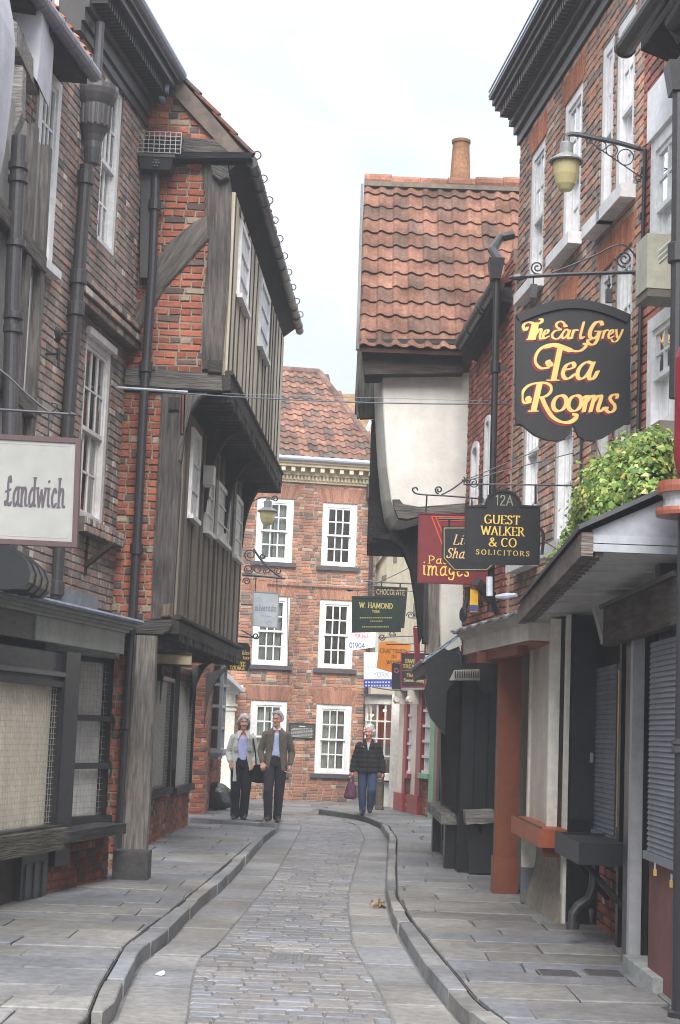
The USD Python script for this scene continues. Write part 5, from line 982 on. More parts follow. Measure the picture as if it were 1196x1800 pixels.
# fascia board and consoles
RS = Plane((2.06, 9.0), (2.06, 14.3), (-1, 0)); RT = Plane((2.2, 11.9), (2.2, 14.4), (-1, 0))
pl_f = Plane((1.99, 10.2), (1.99, 14.0), (-1, 0)); u0, z0 = pl_f.uz(1162, 1105); u1, z1 = pl_f.uz(1066, 1078); zb = pl_f.uz(1063, 1137)[1]
g = MB(rgb(70, 62, 58)); pl_f.box(g, u0 - 0.6, u1, zb, z1 + 0.03, -0.06, 0.02); gs.part('fascia', g, 'timber')
g = MB(rgb(60, 58, 58)); pl_f.box(g, u0 - 0.6, u1 + 0.02, z1 + 0.03, z1 + 0.06, -0.06, 0.05); gs.part('fascia_moulding', g, 'paint')
def console(px0, px1, y0, y1, col, d, dep=0.3):
    a, b = W(px0, y0, d), W(px1, y1, d); h = a[2] - b[2]; w = b[0] - a[0]
    prof = [(0, 0), (-dep, 0), (-dep, -0.12 * h), (-dep * 0.8, -0.25 * h), (-dep * 0.55, -0.6 * h), (-dep * 0.3, -0.92 * h), (0, -h)]
    g = MB(col); g.slab(Polygon(prof), (a[0], d, a[2]), np.array([0, 1.0, 0]), UP, np.array([1.0, 0, 0]), 0, w); return g
g = MB(rgb(150, 148, 146)); a = W(1047, 1066, 13.6); b = W(1067, 1132, 13.6)
g.slab(Polygon([(a[0] - 0.02, a[2]), (b[0], a[2]), (b[0], b[2]), (b[0] - 0.03, b[2]), (a[0] + 0.015, a[2] - 0.1)]), (0, 13.55, 0), np.array([1.0, 0, 0]), UP, np.array([0, 1.0, 0]), 0, 0.16); gs.part('console', g, 'paint')
g = MB(rgb(48, 46, 47)); a = W(1161, 975, 10.6); b = W(1178, 1105, 10.6); g.slab(Polygon([(a[0], a[2]), (b[0] + 0.05, a[2] + 0.01), (b[0] + 0.05, b[2]), (a[0] + 0.03, b[2]), (a[0] - 0.01, a[2] - 0.1)]), (0, 10.55, 0), np.array([1.0, 0, 0]), UP, np.array([0, 1.0, 0]), 0, 0.16); gs.part('console', g, 'paint', label='dark scrolled console under the canopy')
# partition with white edge at the far end, dark back wall
gs.part('partition', bx(1.975, 2.34, 14.3, 14.42, -0.1, 2.64, BLK), 'gloss'); gs.part('partition_edge', bx(1.945, 1.974, 14.29, 14.43, -0.1, 2.64, OFFW), 'paint')
d = gs.part('door_panel', bx(2.0, 2.19, 14.285, 14.3, 0.95, 2.5, rgb(40, 40, 43)), 'gloss'); gs.part('latch', bx(2.15, 2.175, 14.265, 14.284, 1.42, 1.5, rgb(150, 150, 150)), 'iron', d)
g = MB(rgb(60, 46, 40)); RT.box(g, 0.0, 2.4, -0.1, 2.6, -0.4, -0.06); bwl = gs.part('wall', g, 'mortar')
gs.pieces(bwl, 'brick', bricks(RT, sbox(0.1, 0.0, 2.4, 0.95), [], dkred, seed=81, out=-0.03), 'brick', 'brickwork', least=9, cap=80)
def shutter(T, pl, px0, px1, pytop, pybot, col, off=0.0, n=34):
    xm = (px0 + px1) / 2; a, b = pl.uz(px0, (pytop + pybot) / 2, off)[0], pl.uz(px1, (pytop + pybot) / 2, off)[0]; a, b = min(a, b), max(a, b); z1, z0 = pl.uz(xm, pytop, off)[1], pl.uz(xm, pybot, off)[1]
    g = MB(col); pl.box(g, a, b, z0, z1, off - 0.03, off); s = T.part('shutter', g, 'paint')
    h = (z1 - z0) / n
    for i in range(n): q = MB(col * (0.94 + 0.1 * RNG.random())); z = z0 + h * i; p = [pl.pt(a + 0.02, z + 0.004, off + 0.012), pl.pt(b - 0.02, z + 0.004, off + 0.012), pl.pt(b - 0.02, z + h * 0.96, off + 0.002), pl.pt(a + 0.02, z + h * 0.96, off + 0.002)]; q.add(p, [[0, 1, 2], [0, 2, 3]] if np.cross(p[1] - p[0], p[2] - p[0]).dot(pl.n) > 0 else [[0, 2, 1], [0, 3, 2]]); T.part('slat', q, 'paint', s)
    q = MB(rgb(104, 106, 112)); pl.box(q, a - 0.02, b + 0.02, z0 - 0.05, z0, off - 0.03, off + 0.03); T.part('shutter_foot', q, 'iron', s)
    return a, b, z0, z1
s1 = shutter(gs, RT, 1042, 1085, 1172, 1464, rgb(106, 110, 118))
ua, ub = RT.uz(1096, 1350)[0], RT.uz(1084, 1350)[0]; g = MB(rgb(204, 168, 122)); RT.box(g, ua, ub, 0.95, 2.15, -0.05, 0.0); gs.part('wooden_jamb', g, 'timber')
g = MB(BLK); RT.box(g, ua - 0.1, ua, 0.1, 2.62, -0.1, 0.04); gs.part('post', g, 'gloss')
y0, y1 = RS.a[1], 0
u_f0, u_f1 = RS.uz(1112, 1500)[0], RS.uz(1096, 1500)[0]; g = MB(rgb(44, 44, 47)); RS.box(g, u_f0 + 0.06, u_f1, 0.0, 2.5, -0.12, 0.0); gs.part('door_frame', g, 'gloss'); g = MB(rgb(150, 150, 152)); RS.box(g, u_f0 - 0.03, u_f0 + 0.06, 0.0, 2.5, -0.06, 0.02); gs.part('door_frame', g, 'paint')
u_d1, u_d0 = u_f0 - 0.03, RS.uz(1142, 1500)[0]; g = MB(rgb(30, 30, 33)); RS.box(g, u_d0, u_d1, 0.12, 2.45, -0.30, -0.25); dr = gs.part('door', g, 'gloss')
for k in range(2): g = MB(rgb(38, 38, 41)); RS.box(g, u_d0 + 0.1, u_d1 - 0.1, 0.3 + k * 1.1, 1.25 + k * 1.1, -0.25, -0.235); gs.part('door_board', g, 'gloss', dr)
g = MB(rgb(150, 152, 150)); a, b = G(1120, 1690, 0.12), G(1168, 1732, 0.12); RS.box(g, RS.uz(1166, 1740)[0], u_d1, -0.05, 0.19, -0.4, 0.06); gs.part('doorstep', g, 'stone')
g = MB(rgb(106, 72, 67)); RS.box(g, -3.0, u_d0, -0.1, RS.uz(1165, 1520)[1], -0.3, 0.0); gs.part('stall_riser', g, 'plaster')
g = MB(BLK); RS.box(g, -3.0, u_d0, RS.uz(1165, 1520)[1], 2.62, -0.3, -0.04); gs.part('shop_wall', g, 'gloss')
s2 = shutter(gs, RS, 1142, 1240, 1118, 1515, rgb(106, 110, 118), 0.02, 40)
for px, py in ((1152, 1528), (1181, 1548)):
    c = RS.at(px, py, 0.05); g = MB(rgb(186, 150, 80)); g.box(c - UP * 0.02, (0.015, 0.04, 0.04)); pd = Single('padlock', g, 'gloss', f'small brass padlock hanging under the grey shutter, {"nearer the black post" if px > 1170 else "nearer the doorway"}', 'padlock')
    g = MB(rgb(150, 152, 156)); g.tube([c + [0, -0.013, 0], c + [0, -0.013, 0.035], c + [0, 0.013, 0.035], c + [0, 0.013, 0]], 0.004, 6); pd.part('shackle', g, 'iron')
# the black trough and its struts, the drain pipe beneath
zt0, zb0 = W(1010, 1480, 12.3)[2], W(1010, 1520, 12.3)[2]; TB0 = (1.785, 2.2, 12.3, 13.6)
tr = Thing('window_trough', 'black wooden trough under the grey shutter on the right', 'trough', (1.98, 12.95, zb0))
x0, x1, y0, y1 = TB0
for nm, b in (('side_board', (x0, x0 + 0.03, y0, y1, zb0, zt0)), ('end_board', (x0 + 0.03, x1, y0, y0 + 0.03, zb0, zt0 - 0.003)), ('end_board', (x0 + 0.03, x1, y1 - 0.03, y1, zb0, zt0 - 0.003)), ('floor_board', (x0 + 0.03, x1, y0 + 0.03, y1 - 0.03, zb0, zb0 + 0.03)), ('top_board', (x0 + 0.03, x1, y0 + 0.03, y1 - 0.03, zt0 - 0.05, zt0 - 0.02))):
    tr.part(nm, bx(*b, rgb(38, 38, 41) if nm != 'top_board' else rgb(60, 60, 62)), 'paint')
for yy in (12.5, 13.3): g = MB(rgb(44, 44, 46)); g.beam((2.16, yy, zb0 - 0.32), (1.86, yy, zb0), 0.04, 0.04); tr.part('strut', g, 'timber')
g = MB(rgb(52, 52, 55)); P = [W(1046, 1512, 12.9), W(1044, 1560, 12.9), W(1036, 1580, 12.9), W(1018, 1592, 12.9), W(1008, 1606, 12.9), W(1007, 1626, 12.9)]; g.tube(P, 0.036, 10); g.tube([P[-1] + UP * 0.02, P[-1] - UP * 0.03], 0.05, 10); gs.part('drain_pipe', g, 'iron', smooth=50)
g = MB(rgb(92, 86, 80)); c = G(1030, 1627, 0.1); g.lathe([(0.06, 0), (0.065, 0.12), (0.05, 0.16), (0.0, 0.165)], c + [0.05, 0.1, 0], 12); gs.part('drain_gully', g, 'stone', smooth=40)
# ---------------------------------------------------------------- white and orange shop
os_ = Thing('shopfront', 'white shopfront with orange pilaster and moulded white fascia', 'shopfront', (1.9, 16.2, 0))
OF = Plane((1.69, 14.92), (1.356, 18.05), (-1, 0)); zf0, zf1 = 2.45, 2.60
g = MB(rgb(208, 204, 196)); OF.box(g, 0.0, OF.L, zf0, zf1, -0.5, 0.0); os_.part('fascia', g, 'paint')
g = MB(rgb(188, 184, 174))
for z0, z1, o in ((zf1, zf1 + 0.03, 0.03), (zf1 + 0.03, zf1 + 0.065, 0.06), (zf1 + 0.065, zf1 + 0.09, 0.1)): OF.box(g, -0.02, OF.L + o, z0, z1, -0.5, o)
os_.part('cornice', g, 'paint')
g = MB(rgb(124, 128, 136)).grid(lambda s, t: OF.pt(-0.02 + (OF.L + 0.14) * s, zf1 + 0.092 + 0.16 * t + 0.012 * math.sin(s * 40) * (1 - t), 0.12 - 0.62 * t), 30, 4, None, 0.02, -UP); os_.part('lead_roof', g, 'lead', smooth=50)
g = MB(rgb(150, 84, 58)); OF.box(g, 0.05, OF.L - 0.02, zf0 - 0.02, zf0 - 0.004, -0.5, -0.03); os_.part('soffit', g, 'paint')
za, zb_ = W(885, 1507, 16.85)[2], 0.05
os_.part('pilaster', bx(1.635, 1.85, 16.85, 17.1, za, zf0 - 0.02, ORANGE), 'paint', label='burnt orange pilaster'); os_.part('pilaster_base', bx(1.62, 1.86, 16.835, 17.1, zb_, za, ORANGE * 1.05), 'paint', label='orange pilaster base')
os_.part('lintel', bx(1.42, 1.85, 16.9, 17.08, zf0 - 0.13, zf0 - 0.02, rgb(112, 60, 42)), 'paint'); g = MB(rgb(112, 60, 42)); OF.box(g, 0.6, OF.L - 0.03, zf0 - 0.1, zf0 - 0.02, -0.12, -0.03); os_.part('lintel', g, 'paint')
st0, st1 = W(943, 1457, 14.1)[2], W(943, 1490, 14.1)[2]
os_.part('window_sill', bx(1.722, 1.95, 14.1, 16.3, st1, st0, rgb(150, 80, 52)), 'paint', label='worn orange window sill'); os_.part('sill_rail', bx(1.73, 1.75, 14.15, 16.1, st0, st0 + 0.012, rgb(40, 38, 38)), 'iron')
os_.part('sill_bracket', bx(1.76, 1.9, 14.18, 14.28, st1 - 0.08, st1, ORANGE * 0.9), 'paint')
os_.part('corner_post', bx(1.84, 1.925, 14.56, 14.65, st0, 2.62, rgb(214, 210, 200)), 'paint'); os_.part('corner_post', bx(1.86, 1.95, 16.2, 16.3, 0.1, 2.62, rgb(200, 196, 186)), 'paint', label='peeling white post beside the orange pilaster')
os_.part('side_panel', bx(1.88, 1.9, 14.66, 16.2, st0, 2.62, rgb(190, 182, 170)), 'paint')
g = bx(1.925, 1.975, 14.60, 14.64, st0, 2.62, rgb(74, 60, 54)); wi = os_.part('shop_window', g, 'gloss')
for z in (1.2, 1.5, 1.85, 2.15): os_.part('glazing_bar', bx(1.925, 1.975, 14.585, 14.60, z, z + 0.02, rgb(60, 52, 48)), 'paint', wi)
os_.part('old_brick_patch', bx(1.9, 2.3, 14.75, 14.85, 2.2, 2.55, rgb(140, 76, 56)), 'brick')
os_.part('back_wall', bx(1.97, 2.4, 14.45, 18.3, -0.1, 2.7, rgb(120, 112, 104)), 'plaster')
g = MB(rgb(132, 124, 110)).grid(lambda s, t: np.array([1.87 + 0.06 * s + 0.07 * math.sin(t * 2.2) ** 2 - 0.05 * (1 - t), 16.1 - 1.75 * s, 0.05 + (st1 - 0.05) * t]), 10, 8, None, 0.1, np.array([1.0, 0, 0])); os_.part('stone_plinth', g, 'stone', smooth=60)
os_.part('plinth_block', bx(1.80, 1.93, 16.0, 16.08, 0.1, 0.42, GREYP), 'paint'); os_.part('plinth_block', bx(1.80, 1.93, 16.0, 16.085, 0.42, 0.68, OFFW), 'paint')
# ---------------------------------------------------------------- black shop with drooping lead canopy
bs = Thing('shopfront', 'black shuttered shopfront under a drooping lead canopy beyond the orange pilaster', 'shopfront', (1.7, 20.5, 0))
BF = Plane((0, 19.2), (3, 19.2), (0, -1)); BSd = Plane((1.43, 19.2), (1.46, 23.0), (-1, 0))
bs.part('shop_body', bx(1.45, 2.4, 19.22, 23.5, -0.1, 2.5, rgb(22, 22, 24)), 'paint')
for x0 in (1.45, 1.60, 1.75): bs.part('shutter_board', bx(x0 + 0.004, x0 + 0.146, 19.195, 19.22, 0.75, 2.3, rgb(26, 26, 28)), 'paint')
for k in range(9): g = MB(rgb(24, 24, 26)); BSd.box(g, 0.1 + 0.38 * k, 0.1 + 0.38 * k + 0.36, 0.75, 2.3, -0.02, 0.015); bs.part('shutter_board', g, 'ground')
def fpoly(T, name, pts, d, dep, col, mat='paint', parent=None):
    pl = Plane((0, d), (3, d), (0, -1)); g = MB(col); pl.slab(g, ppoly(pl, pts), -dep, 0.0); return T.part(name, g, mat, parent)
con = [(808, 1150), (812, 1172), (870, 1172), (868, 1215), (850, 1222), (838, 1196), (800, 1196), (786, 1215), (783, 1292), (772, 1280), (758, 1262), (750, 1240), (746, 1215), (752, 1195), (745, 1172), (750, 1160), (780, 1140)]
fpoly(bs, 'scroll_console', con, 18.9, 0.16, rgb(26, 27, 29)); fpoly(bs, 'canopy', [(745, 1165), (752, 1158), (808, 1136), (814, 1175), (746, 1185)], 19.06, 2.6, rgb(58, 58, 62), 'lead')
g = MB(rgb(134, 142, 158)); e = [W(743, 1166, 18.95), W(806, 1122, 18.95)]; g.hexa([e[0], e[1], e[1] + [0, 2.7, 0], e[0] + [0, 2.7, 0], e[0] + UP * 0.03, e[1] + UP * 0.03, e[1] + [0, 2.7, 0.03], e[0] + [0, 2.7, 0.03]])
for k in range(5): t = k / 4; p = e[0] + (e[1] - e[0]) * t + UP * 0.03; g.tube([p, p + [0, 2.7, 0]], 0.014, 6)
bs.part('lead_roof', g, 'lead')
gr = fpoly(bs, 'vent_grille', [(799, 1178), (843, 1176), (844, 1196), (790, 1196)], 18.88, 0.03, rgb(150, 146, 140))
for k in range(11): fpoly(bs, 'grille_slot', [(800 + k * 4, 1180), (802 + k * 4, 1180), (802 + k * 4, 1192), (800 + k * 4, 1192)], 18.85, 0.01, rgb(30, 30, 30), 'paint', gr)
fpoly(bs, 'wooden_corbel', [(818, 1426), (868, 1424), (870, 1446), (848, 1449), (836, 1448), (820, 1450)], 18.85, 0.35, rgb(116, 112, 108), 'timber'); fpoly(bs, 'corbel_foot', [(820, 1450), (834, 1449), (845, 1466), (852, 1449), (872, 1446), (872, 1535), (825, 1536)], 19.0, 0.3, rgb(34, 34, 36), 'gloss')
g = MB(rgb(118, 116, 112)); BSd.box(g, 0.3, 3.6, 0.60, 0.72, -0.02, 0.16); bs.part('window_sill', g, 'timber'); 
for u in (0.5, 3.2): g = MB(BLK); BSd.box(g, u, u + 0.3, 0.05, 0.6, -0.02, 0.1); bs.part('sill_support', g, 'gloss')
# ---------------------------------------------------------------- pole with copper ringed lamp base at the right edge
po = Thing('ringed_pole', 'black post with copper rings, clear glass collar and red upper pole', 'pole', (2.03, 9.7, 0.1))
Dp = 9.7; bl, br = W(1189, 1790, Dp), W(1205, 1790, Dp); xc = W(1199, 1500, Dp)[0]
zr1, zr2, zr3, zr4 = (W(1190, y, Dp)[2] for y in (908, 895, 868, 848)); R = 0.047
ctr = lambda z: np.array([xc + 0.0 + (z - 1.0) * 0.0, Dp, z])
g = MB(rgb(36, 36, 39)); g.lathe([(R + 0.02, 0.08), (R + 0.02, 0.13), (R, 0.14), (R, zr1)], ctr(0) * [1, 1, 0], 18); po.part('post', g, 'gloss', smooth=40)
zk = W(1190, 1310, Dp)[2]; g = MB(rgb(52, 52, 55)); g.lathe([(R + 0.004, zk - 0.05), (R + 0.018, zk - 0.04), (R + 0.018, zk - 0.005), (R + 0.006, zk), (R + 0.018, zk + 0.005), (R + 0.018, zk + 0.03), (R + 0.004, zk + 0.035)], ctr(0) * [1, 1, 0], 18); po.part('collar', g, 'iron', smooth=40)
COP = rgb(138, 78, 60); x2 = W(1157, 900, Dp)[0]; R2 = xc + 0.01 - x2
for a, b, k in ((zr1, zr2, 1.0), (zr3, zr4, 0.95)): g = MB(COP); g.lathe([(R * 0.6, a), (R2 * k, a), (R2 * k + 0.004, (a + b) / 2), (R2 * k, b), (R * 0.6, b)], ctr(0) * [1, 1, 0], 22); po.part('copper_ring', g, 'gloss', smooth=50)
g = MB(rgb(150, 152, 156)); g.lathe([(R2 * 0.78, zr2), (R2 * 0.74, (zr2 + zr3) / 2), (R2 * 0.8, zr3)], ctr(0) * [1, 1, 0], 22); po.part('glass_collar', g, 'plastic', smooth=60)
z5 = W(1190, 600, Dp)[2]; xr = W(1187, 700, Dp)[0]; RR = xc + 0.03 - xr; g = MB(rgb(118, 30, 40)); g.lathe([(RR * 0.55, zr4 + 0.01), (RR * 0.8, zr4 + 0.05), (RR, zr4 + 0.14), (RR, z5 - 0.1), (RR * 0.8, z5 - 0.03), (RR * 0.4, z5)], ctr(0) * [1, 1, 0] + [0.03, 0, 0], 20); po.part('red_pole', g, 'gloss', smooth=50)
# ================================================================ THE FAR END
EP = Plane(G(440, 1406), G(633, 1412), (0, -1))
def farred(rg, u, z):
    k = rg.random(); base = rgb(176, 114, 84) if k < 0.4 else rgb(160, 108, 86) if k < 0.62 else rgb(124, 104, 94) if k < 0.82 else rgb(194, 126, 84) if k < 0.93 else rgb(178, 154, 134)
    return mute(base, 0.28, 1.02) * (0.78 + 0.36 * rg.random()) * (1.0 if z > 0.7 else 0.85)
eh = Thing('brick_house', 'far orange brick house with white sash windows closing the street', 'house', EP.pt(1.2, 0))
eu1 = EP.uz(657, 1100)[0]; zEa = EP.uz(570, 851)[1]; eu0 = -2.4
EW = [((452, 875), (516.9, 876), (513.6, 990.5), (449.4, 986.5)), ((568.5, 881.6), (628, 887.5), (625.5, 998.5), (564.5, 994.5)), ((448, 1046), (511, 1049), (505.4, 1171.5), (442, 1168)), ((562.6, 1053.4), (622.5, 1056), (619.5, 1178), (559.3, 1175)), ((441.5, 1230), (504.7, 1233), (501, 1359), (437, 1357)), ((557, 1237), (617.8, 1240), (615.3, 1362), (553, 1359.7))]
er = [win_uz(EP, *w) for w in EW]; eho = [sbox(a, c, b, d) for a, b, c, d in er]
ear = [sbox(a - 0.06, d, b + 0.06, d + 0.33) for a, b, c, d in er]
body = sbox(eu0, -0.05, eu1, zEa)
w = eh.part('wall', wall_body(EP, body, eho, 0.3, -0.01, rgb(172, 160, 144)), 'mortar')
eh.pieces(w, 'brick', bricks(EP, body, eho + ear, farred, course=0.073, length=0.228, seed=91, out=0.0), 'brick', 'brickwork', least=9)
ab = []
for i, a in enumerate(ear): ab += arch_bricks(EP, a.bounds[0], a.bounds[2], a.bounds[1], a.bounds[3], lambda rg, u, z: mute(rgb(176, 112, 82), 0.26, 0.95) * (0.75 + 0.36 * rg.random()), seed=i + 20)
eh.pieces(w, 'arch_brick', ab, 'brick', 'arch_bricks', least=8, cap=100)
SL = (rgb(74, 74, 80), 0.1, 0.07, 0.09); DR = (0.045, 0.045, 0.05); NET = rgb(214, 218, 206); NET2 = rgb(176, 180, 168)
cur = [[(0.0, 0.45, NET2), (0.5, 1.0, NET2)], None, [(0.0, 0.9, NET2)], [(0.78, 1.0, rgb(110, 100, 92))], [(0.0, 0.55, NET), (0.6, 1.0, NET)], [(0.0, 0.72, NET), (0.74, 1.0, NET2)]]
for i, (r, c) in enumerate(zip(er, cur)): sash(eh, EP, *r, cols=3, rows=(2, 2), recess=0.03, frame=0.115, inside=DR, curtain=c, sill=SL, bar=0.028, depth=0.5)
# cornice: gutter, modillions, dentils
zc = zEa; g = MB(rgb(186, 170, 140))
for z0, z1, o in ((zc, zc + 0.05, 0.05), (zc + 0.16, zc + 0.2, 0.12), (zc + 0.33, zc + 0.40, 0.32), (zc + 0.40, zc + 0.46, 0.36)): EP.box(g, eu0, eu1, z0, z1, -0.2, o)
EP.box(g, eu0, eu1, zc + 0.05, zc + 0.16, -0.2, 0.06); EP.box(g, eu0, eu1, zc + 0.2, zc + 0.33, -0.2, 0.12); co = eh.part('cornice', g, 'paint')
dd = MB(rgb(196, 182, 154))
for u in np.arange(eu0, eu1 - 0.05, 0.085): EP.box(dd, u, u + 0.045, zc + 0.06, zc + 0.155, 0.06, 0.10)
eh.part('dentils', dd, 'paint', co, kind='stuff')
for u in np.arange(0.35, eu1 - 0.05, 0.225): g = MB(rgb(206, 194, 168)); EP.box(g, u, u + 0.09, zc + 0.225, zc + 0.325, 0.12, 0.29); eh.part('modillion', g, 'paint', co)
g = MB(rgb(150, 158, 172)); g.tube([EP.pt(eu0, zc + 0.5, 0.38), EP.pt(eu1, zc + 0.5, 0.38)], 0.06, 10); eh.part('gutter', g, 'iron', smooth=40)
# roof with hipped right end
ro = EP.pt(eu0, zc + 0.52, 0.36); ux = EP.u; run = 3.4; tip2 = W(562, 656, EP.pt(1.2, 0, 0.36)[1] + run); zr = tip2[2]; rise = zr - ro[2]; HO = eu1 - (tip2 - EP.a).dot(EP.u); us = nrm(-EP.n * run + UP * rise); Lr = math.hypot(run, rise); RWd = eu1 - eu0
hip = 2.4
keep = lambda x, s: x < RWd + 0.15 - (s / Lr) * (HO + 0.07)
g = MB(rgb(96, 62, 50)); P = [ro - UP * 0.06, ro + ux * (RWd + 0.1) - UP * 0.06, ro + ux * (RWd - HO) + us * Lr - UP * 0.06, ro + us * Lr - UP * 0.06]; g.hexa(P + [p + UP * 0.05 for p in P]); rf = eh.part('roof', g, 'tile')
B = [P[1], P[1] - EP.n * 6.5, P[2] - EP.n * 0.02 - EP.n * 0.6, P[2]]; g = MB(rgb(120, 78, 62)); g.hexa(B + [p + UP * 0.04 for p in B]); eh.part('roof', g, 'tile', label='hipped end of the far tiled roof')
ec = lambda rg, c, r: mute(rgb(166, 106, 76) if rg.random() < 0.5 else rgb(146, 100, 78) if rg.random() < 0.6 else rgb(120, 96, 82) if rg.random() < 0.75 else rgb(180, 116, 82), 0.36, 0.8) * (0.78 + 0.36 * rg.random())
eh.pieces(rf, 'roof_tile', pantiles(ro, ux, us, int(Lr / 0.285), int(RWd / 0.225) + 1, 0.225, 0.285, ec, seed=33, keep=keep, lip=0.034), 'tile', 'far_tiles')
ra = ro + us * Lr
for k in range(9): a = ra + ux * (0.9 + (RWd - HO - 0.9) * k / 9); b = ra + ux * (0.9 + (RWd - HO - 0.9) * (k + 0.98) / 9); g = MB(mute(rgb(132, 96, 80), 0.3) * (0.75 + 0.3 * RNG.random())); g.tube([a, b], 0.12, 10); eh.part('ridge_tile', g, 'tile', rf, smooth=40)
for k in range(10):
    p0, p1 = P[2] + UP * 0.06, P[1] + UP * 0.06; a, b = p0 + (p1 - p0) * k / 10, p0 + (p1 - p0) * (k + 0.97) / 10; g = MB(mute(rgb(130, 96, 80), 0.3) * (0.75 + 0.35 * RNG.random())); g.tube([a, b], 0.1, 10); eh.part('hip_tile', g, 'tile', rf, smooth=40)
# downpipe right, cable, plaque
g = MB(rgb(52, 50, 53)); uu = EP.uz(651, 1000)[0]; zh = EP.uz(645, 885)[1]; g.tube([EP.pt(uu, 0, 0.08), EP.pt(uu, zh, 0.08)], 0.045, 10)
for z in (2.2, 3.6, 5.0): g.tube([EP.pt(uu, z - 0.05, 0.08), EP.pt(uu, z + 0.05, 0.08)], 0.062, 10)
dp = eh.part('downpipe', g, 'iron', smooth=40); g = MB(rgb(56, 54, 57)); EP.box(g, uu - 0.16, uu + 0.12, zh + 0.1, zh + 0.42, 0.02, 0.24); EP.box(g, uu - 0.1, uu + 0.08, zh - 0.05, zh + 0.1, 0.03, 0.18); eh.part('hopper', g, 'iron', dp)
g = MB(rgb(60, 54, 52)); g.tube([EP.at(470, 1027, 0.03), EP.at(560, 1032, 0.03), EP.at(650, 1036, 0.03)], 0.012, 5); eh.part('wall_cable', g, 'iron')
g = MB(rgb(58, 54, 52)); g.tube([EP.at(506, 1050, 0.03), EP.at(507, 1200, 0.03)], 0.009, 5); eh.part('wall_cable', g, 'iron')
pu0, pz1 = EP.uz(508.5, 1270.6); pu1, pz0 = EP.uz(553, 1299)
g = MB(rgb(66, 68, 66)); EP.box(g, pu0, pu1, pz0, pz1, 0.0, 0.03); pq = Single('wall_plaque', g, 'sign', 'dark rectangular plaque with lines of pale writing on the far brick wall', 'plaque')
g = MB(rgb(44, 46, 45)); fw = 0.02
EP.box(g, pu0, pu1, pz0, pz0 + fw, 0.03, 0.042); EP.box(g, pu0, pu1, pz1 - fw, pz1, 0.03, 0.042); EP.box(g, pu0, pu0 + fw, pz0 + fw, pz1 - fw, 0.03, 0.042); EP.box(g, pu1 - fw, pu1, pz0 + fw, pz1 - fw, 0.03, 0.042); pq.part('plaque_frame', g, 'paint')
rgp = np.random.default_rng(4); g = MB(rgb(170, 172, 168)); EP.box(g, (pu0 + pu1) / 2 - 0.07, (pu0 + pu1) / 2 + 0.07, pz1 - 0.085, pz1 - 0.06, 0.03, 0.033)
for k in range(7):
    z = pz1 - 0.12 - k * 0.031; u = pu0 + 0.05 + (0.03 if k == 0 else 0)
    while u < pu1 - 0.06: l = 0.015 + rgp.random() * 0.04; EP.box(g, u, min(u + l, pu1 - 0.05), z - 0.007, z + 0.006, 0.03, 0.033); u += l + 0.012
pq.part('lettering', g, 'paint', kind='stuff')
# white doorcase with pediment at the left of the far house
dc = Thing('doorcase', 'white pedimented doorcase half hidden behind the brick pier, far left', 'doorcase', EP.pt(-0.6, 0))
DW = rgb(214, 212, 202); DPl = Plane(EP.pt(-3.0, 0, 0.6), EP.pt(2.0, 0, 0.6), (0, -1))
p0, p1 = DPl.uz(392, 1300)[0], DPl.uz(411, 1300)[0]; zcap = DPl.uz(402, 1215)[1]; zpl = DPl.uz(402, 1380)[1]
g = MB(DW); DPl.box(g, p0, p1, 0, zcap, -0.6, 0.0); dc.part('pilaster', g, 'paint')
g = MB(DW); DPl.box(g, p0 - 0.02, p1 + 0.03, 0, 0.42, 0.0, 0.03); dc.part('pilaster_base', g, 'paint')
for z, o in ((1.95, 0.03), (2.05, 0.05), (zcap - 0.04, 0.05), (zcap + 0.02, 0.09), (zcap + 0.08, 0.14)): g = MB(DW); DPl.box(g, p0 - o, p1 + o, z, z + 0.055, -0.58, o); dc.part('capital_moulding', g, 'paint')
for k in range(5): g = MB(DW * 0.97); x = p0 + 0.03 + (p1 - p0 - 0.06) * k / 5; DPl.box(g, x, x + 0.02, 2.12, zcap - 0.06, 0.0, 0.012); dc.part('flute', g, 'paint')
pa, pb2 = DPl.uz(425, 1221, 0.12), DPl.uz(385, 1181, 0.12); sx = pb2[0] - pa[0]
g = MB(DW); DPl.slab(g, Polygon([(pa[0], pa[1]), (pa[0] + 2 * sx, pa[1]), (pa[0] + 2 * sx, pa[1] + 0.06), (pa[0] + sx, pb2[1]), (pa[0], pa[1] + 0.06)]), -0.6, 0.02); dc.part('pediment', g, 'paint')
g = MB(rgb(150, 152, 154)); a, b = DPl.pt(pa[0], pa[1] + 0.06, 0.14), DPl.pt(pa[0] + sx, pb2[1] + 0.02, 0.14); g.beam(a, b, 0.08, 0.9, side=UP); dc.part('raking_cornice', g, 'paint')
g = MB(DW); DPl.box(g, pa[0] + 2 * sx, p0, 0.0, 2.7, -0.62, -0.35); dc.part('panelled_door', g, 'paint')
for k in range(3): g = MB(DW * 0.9); DPl.box(g, p0 - 0.5, p0 - 0.12, 0.25 + k * 0.75, 0.85 + k * 0.75, -0.35, -0.335); dc.part('door_panel', g, 'paint')

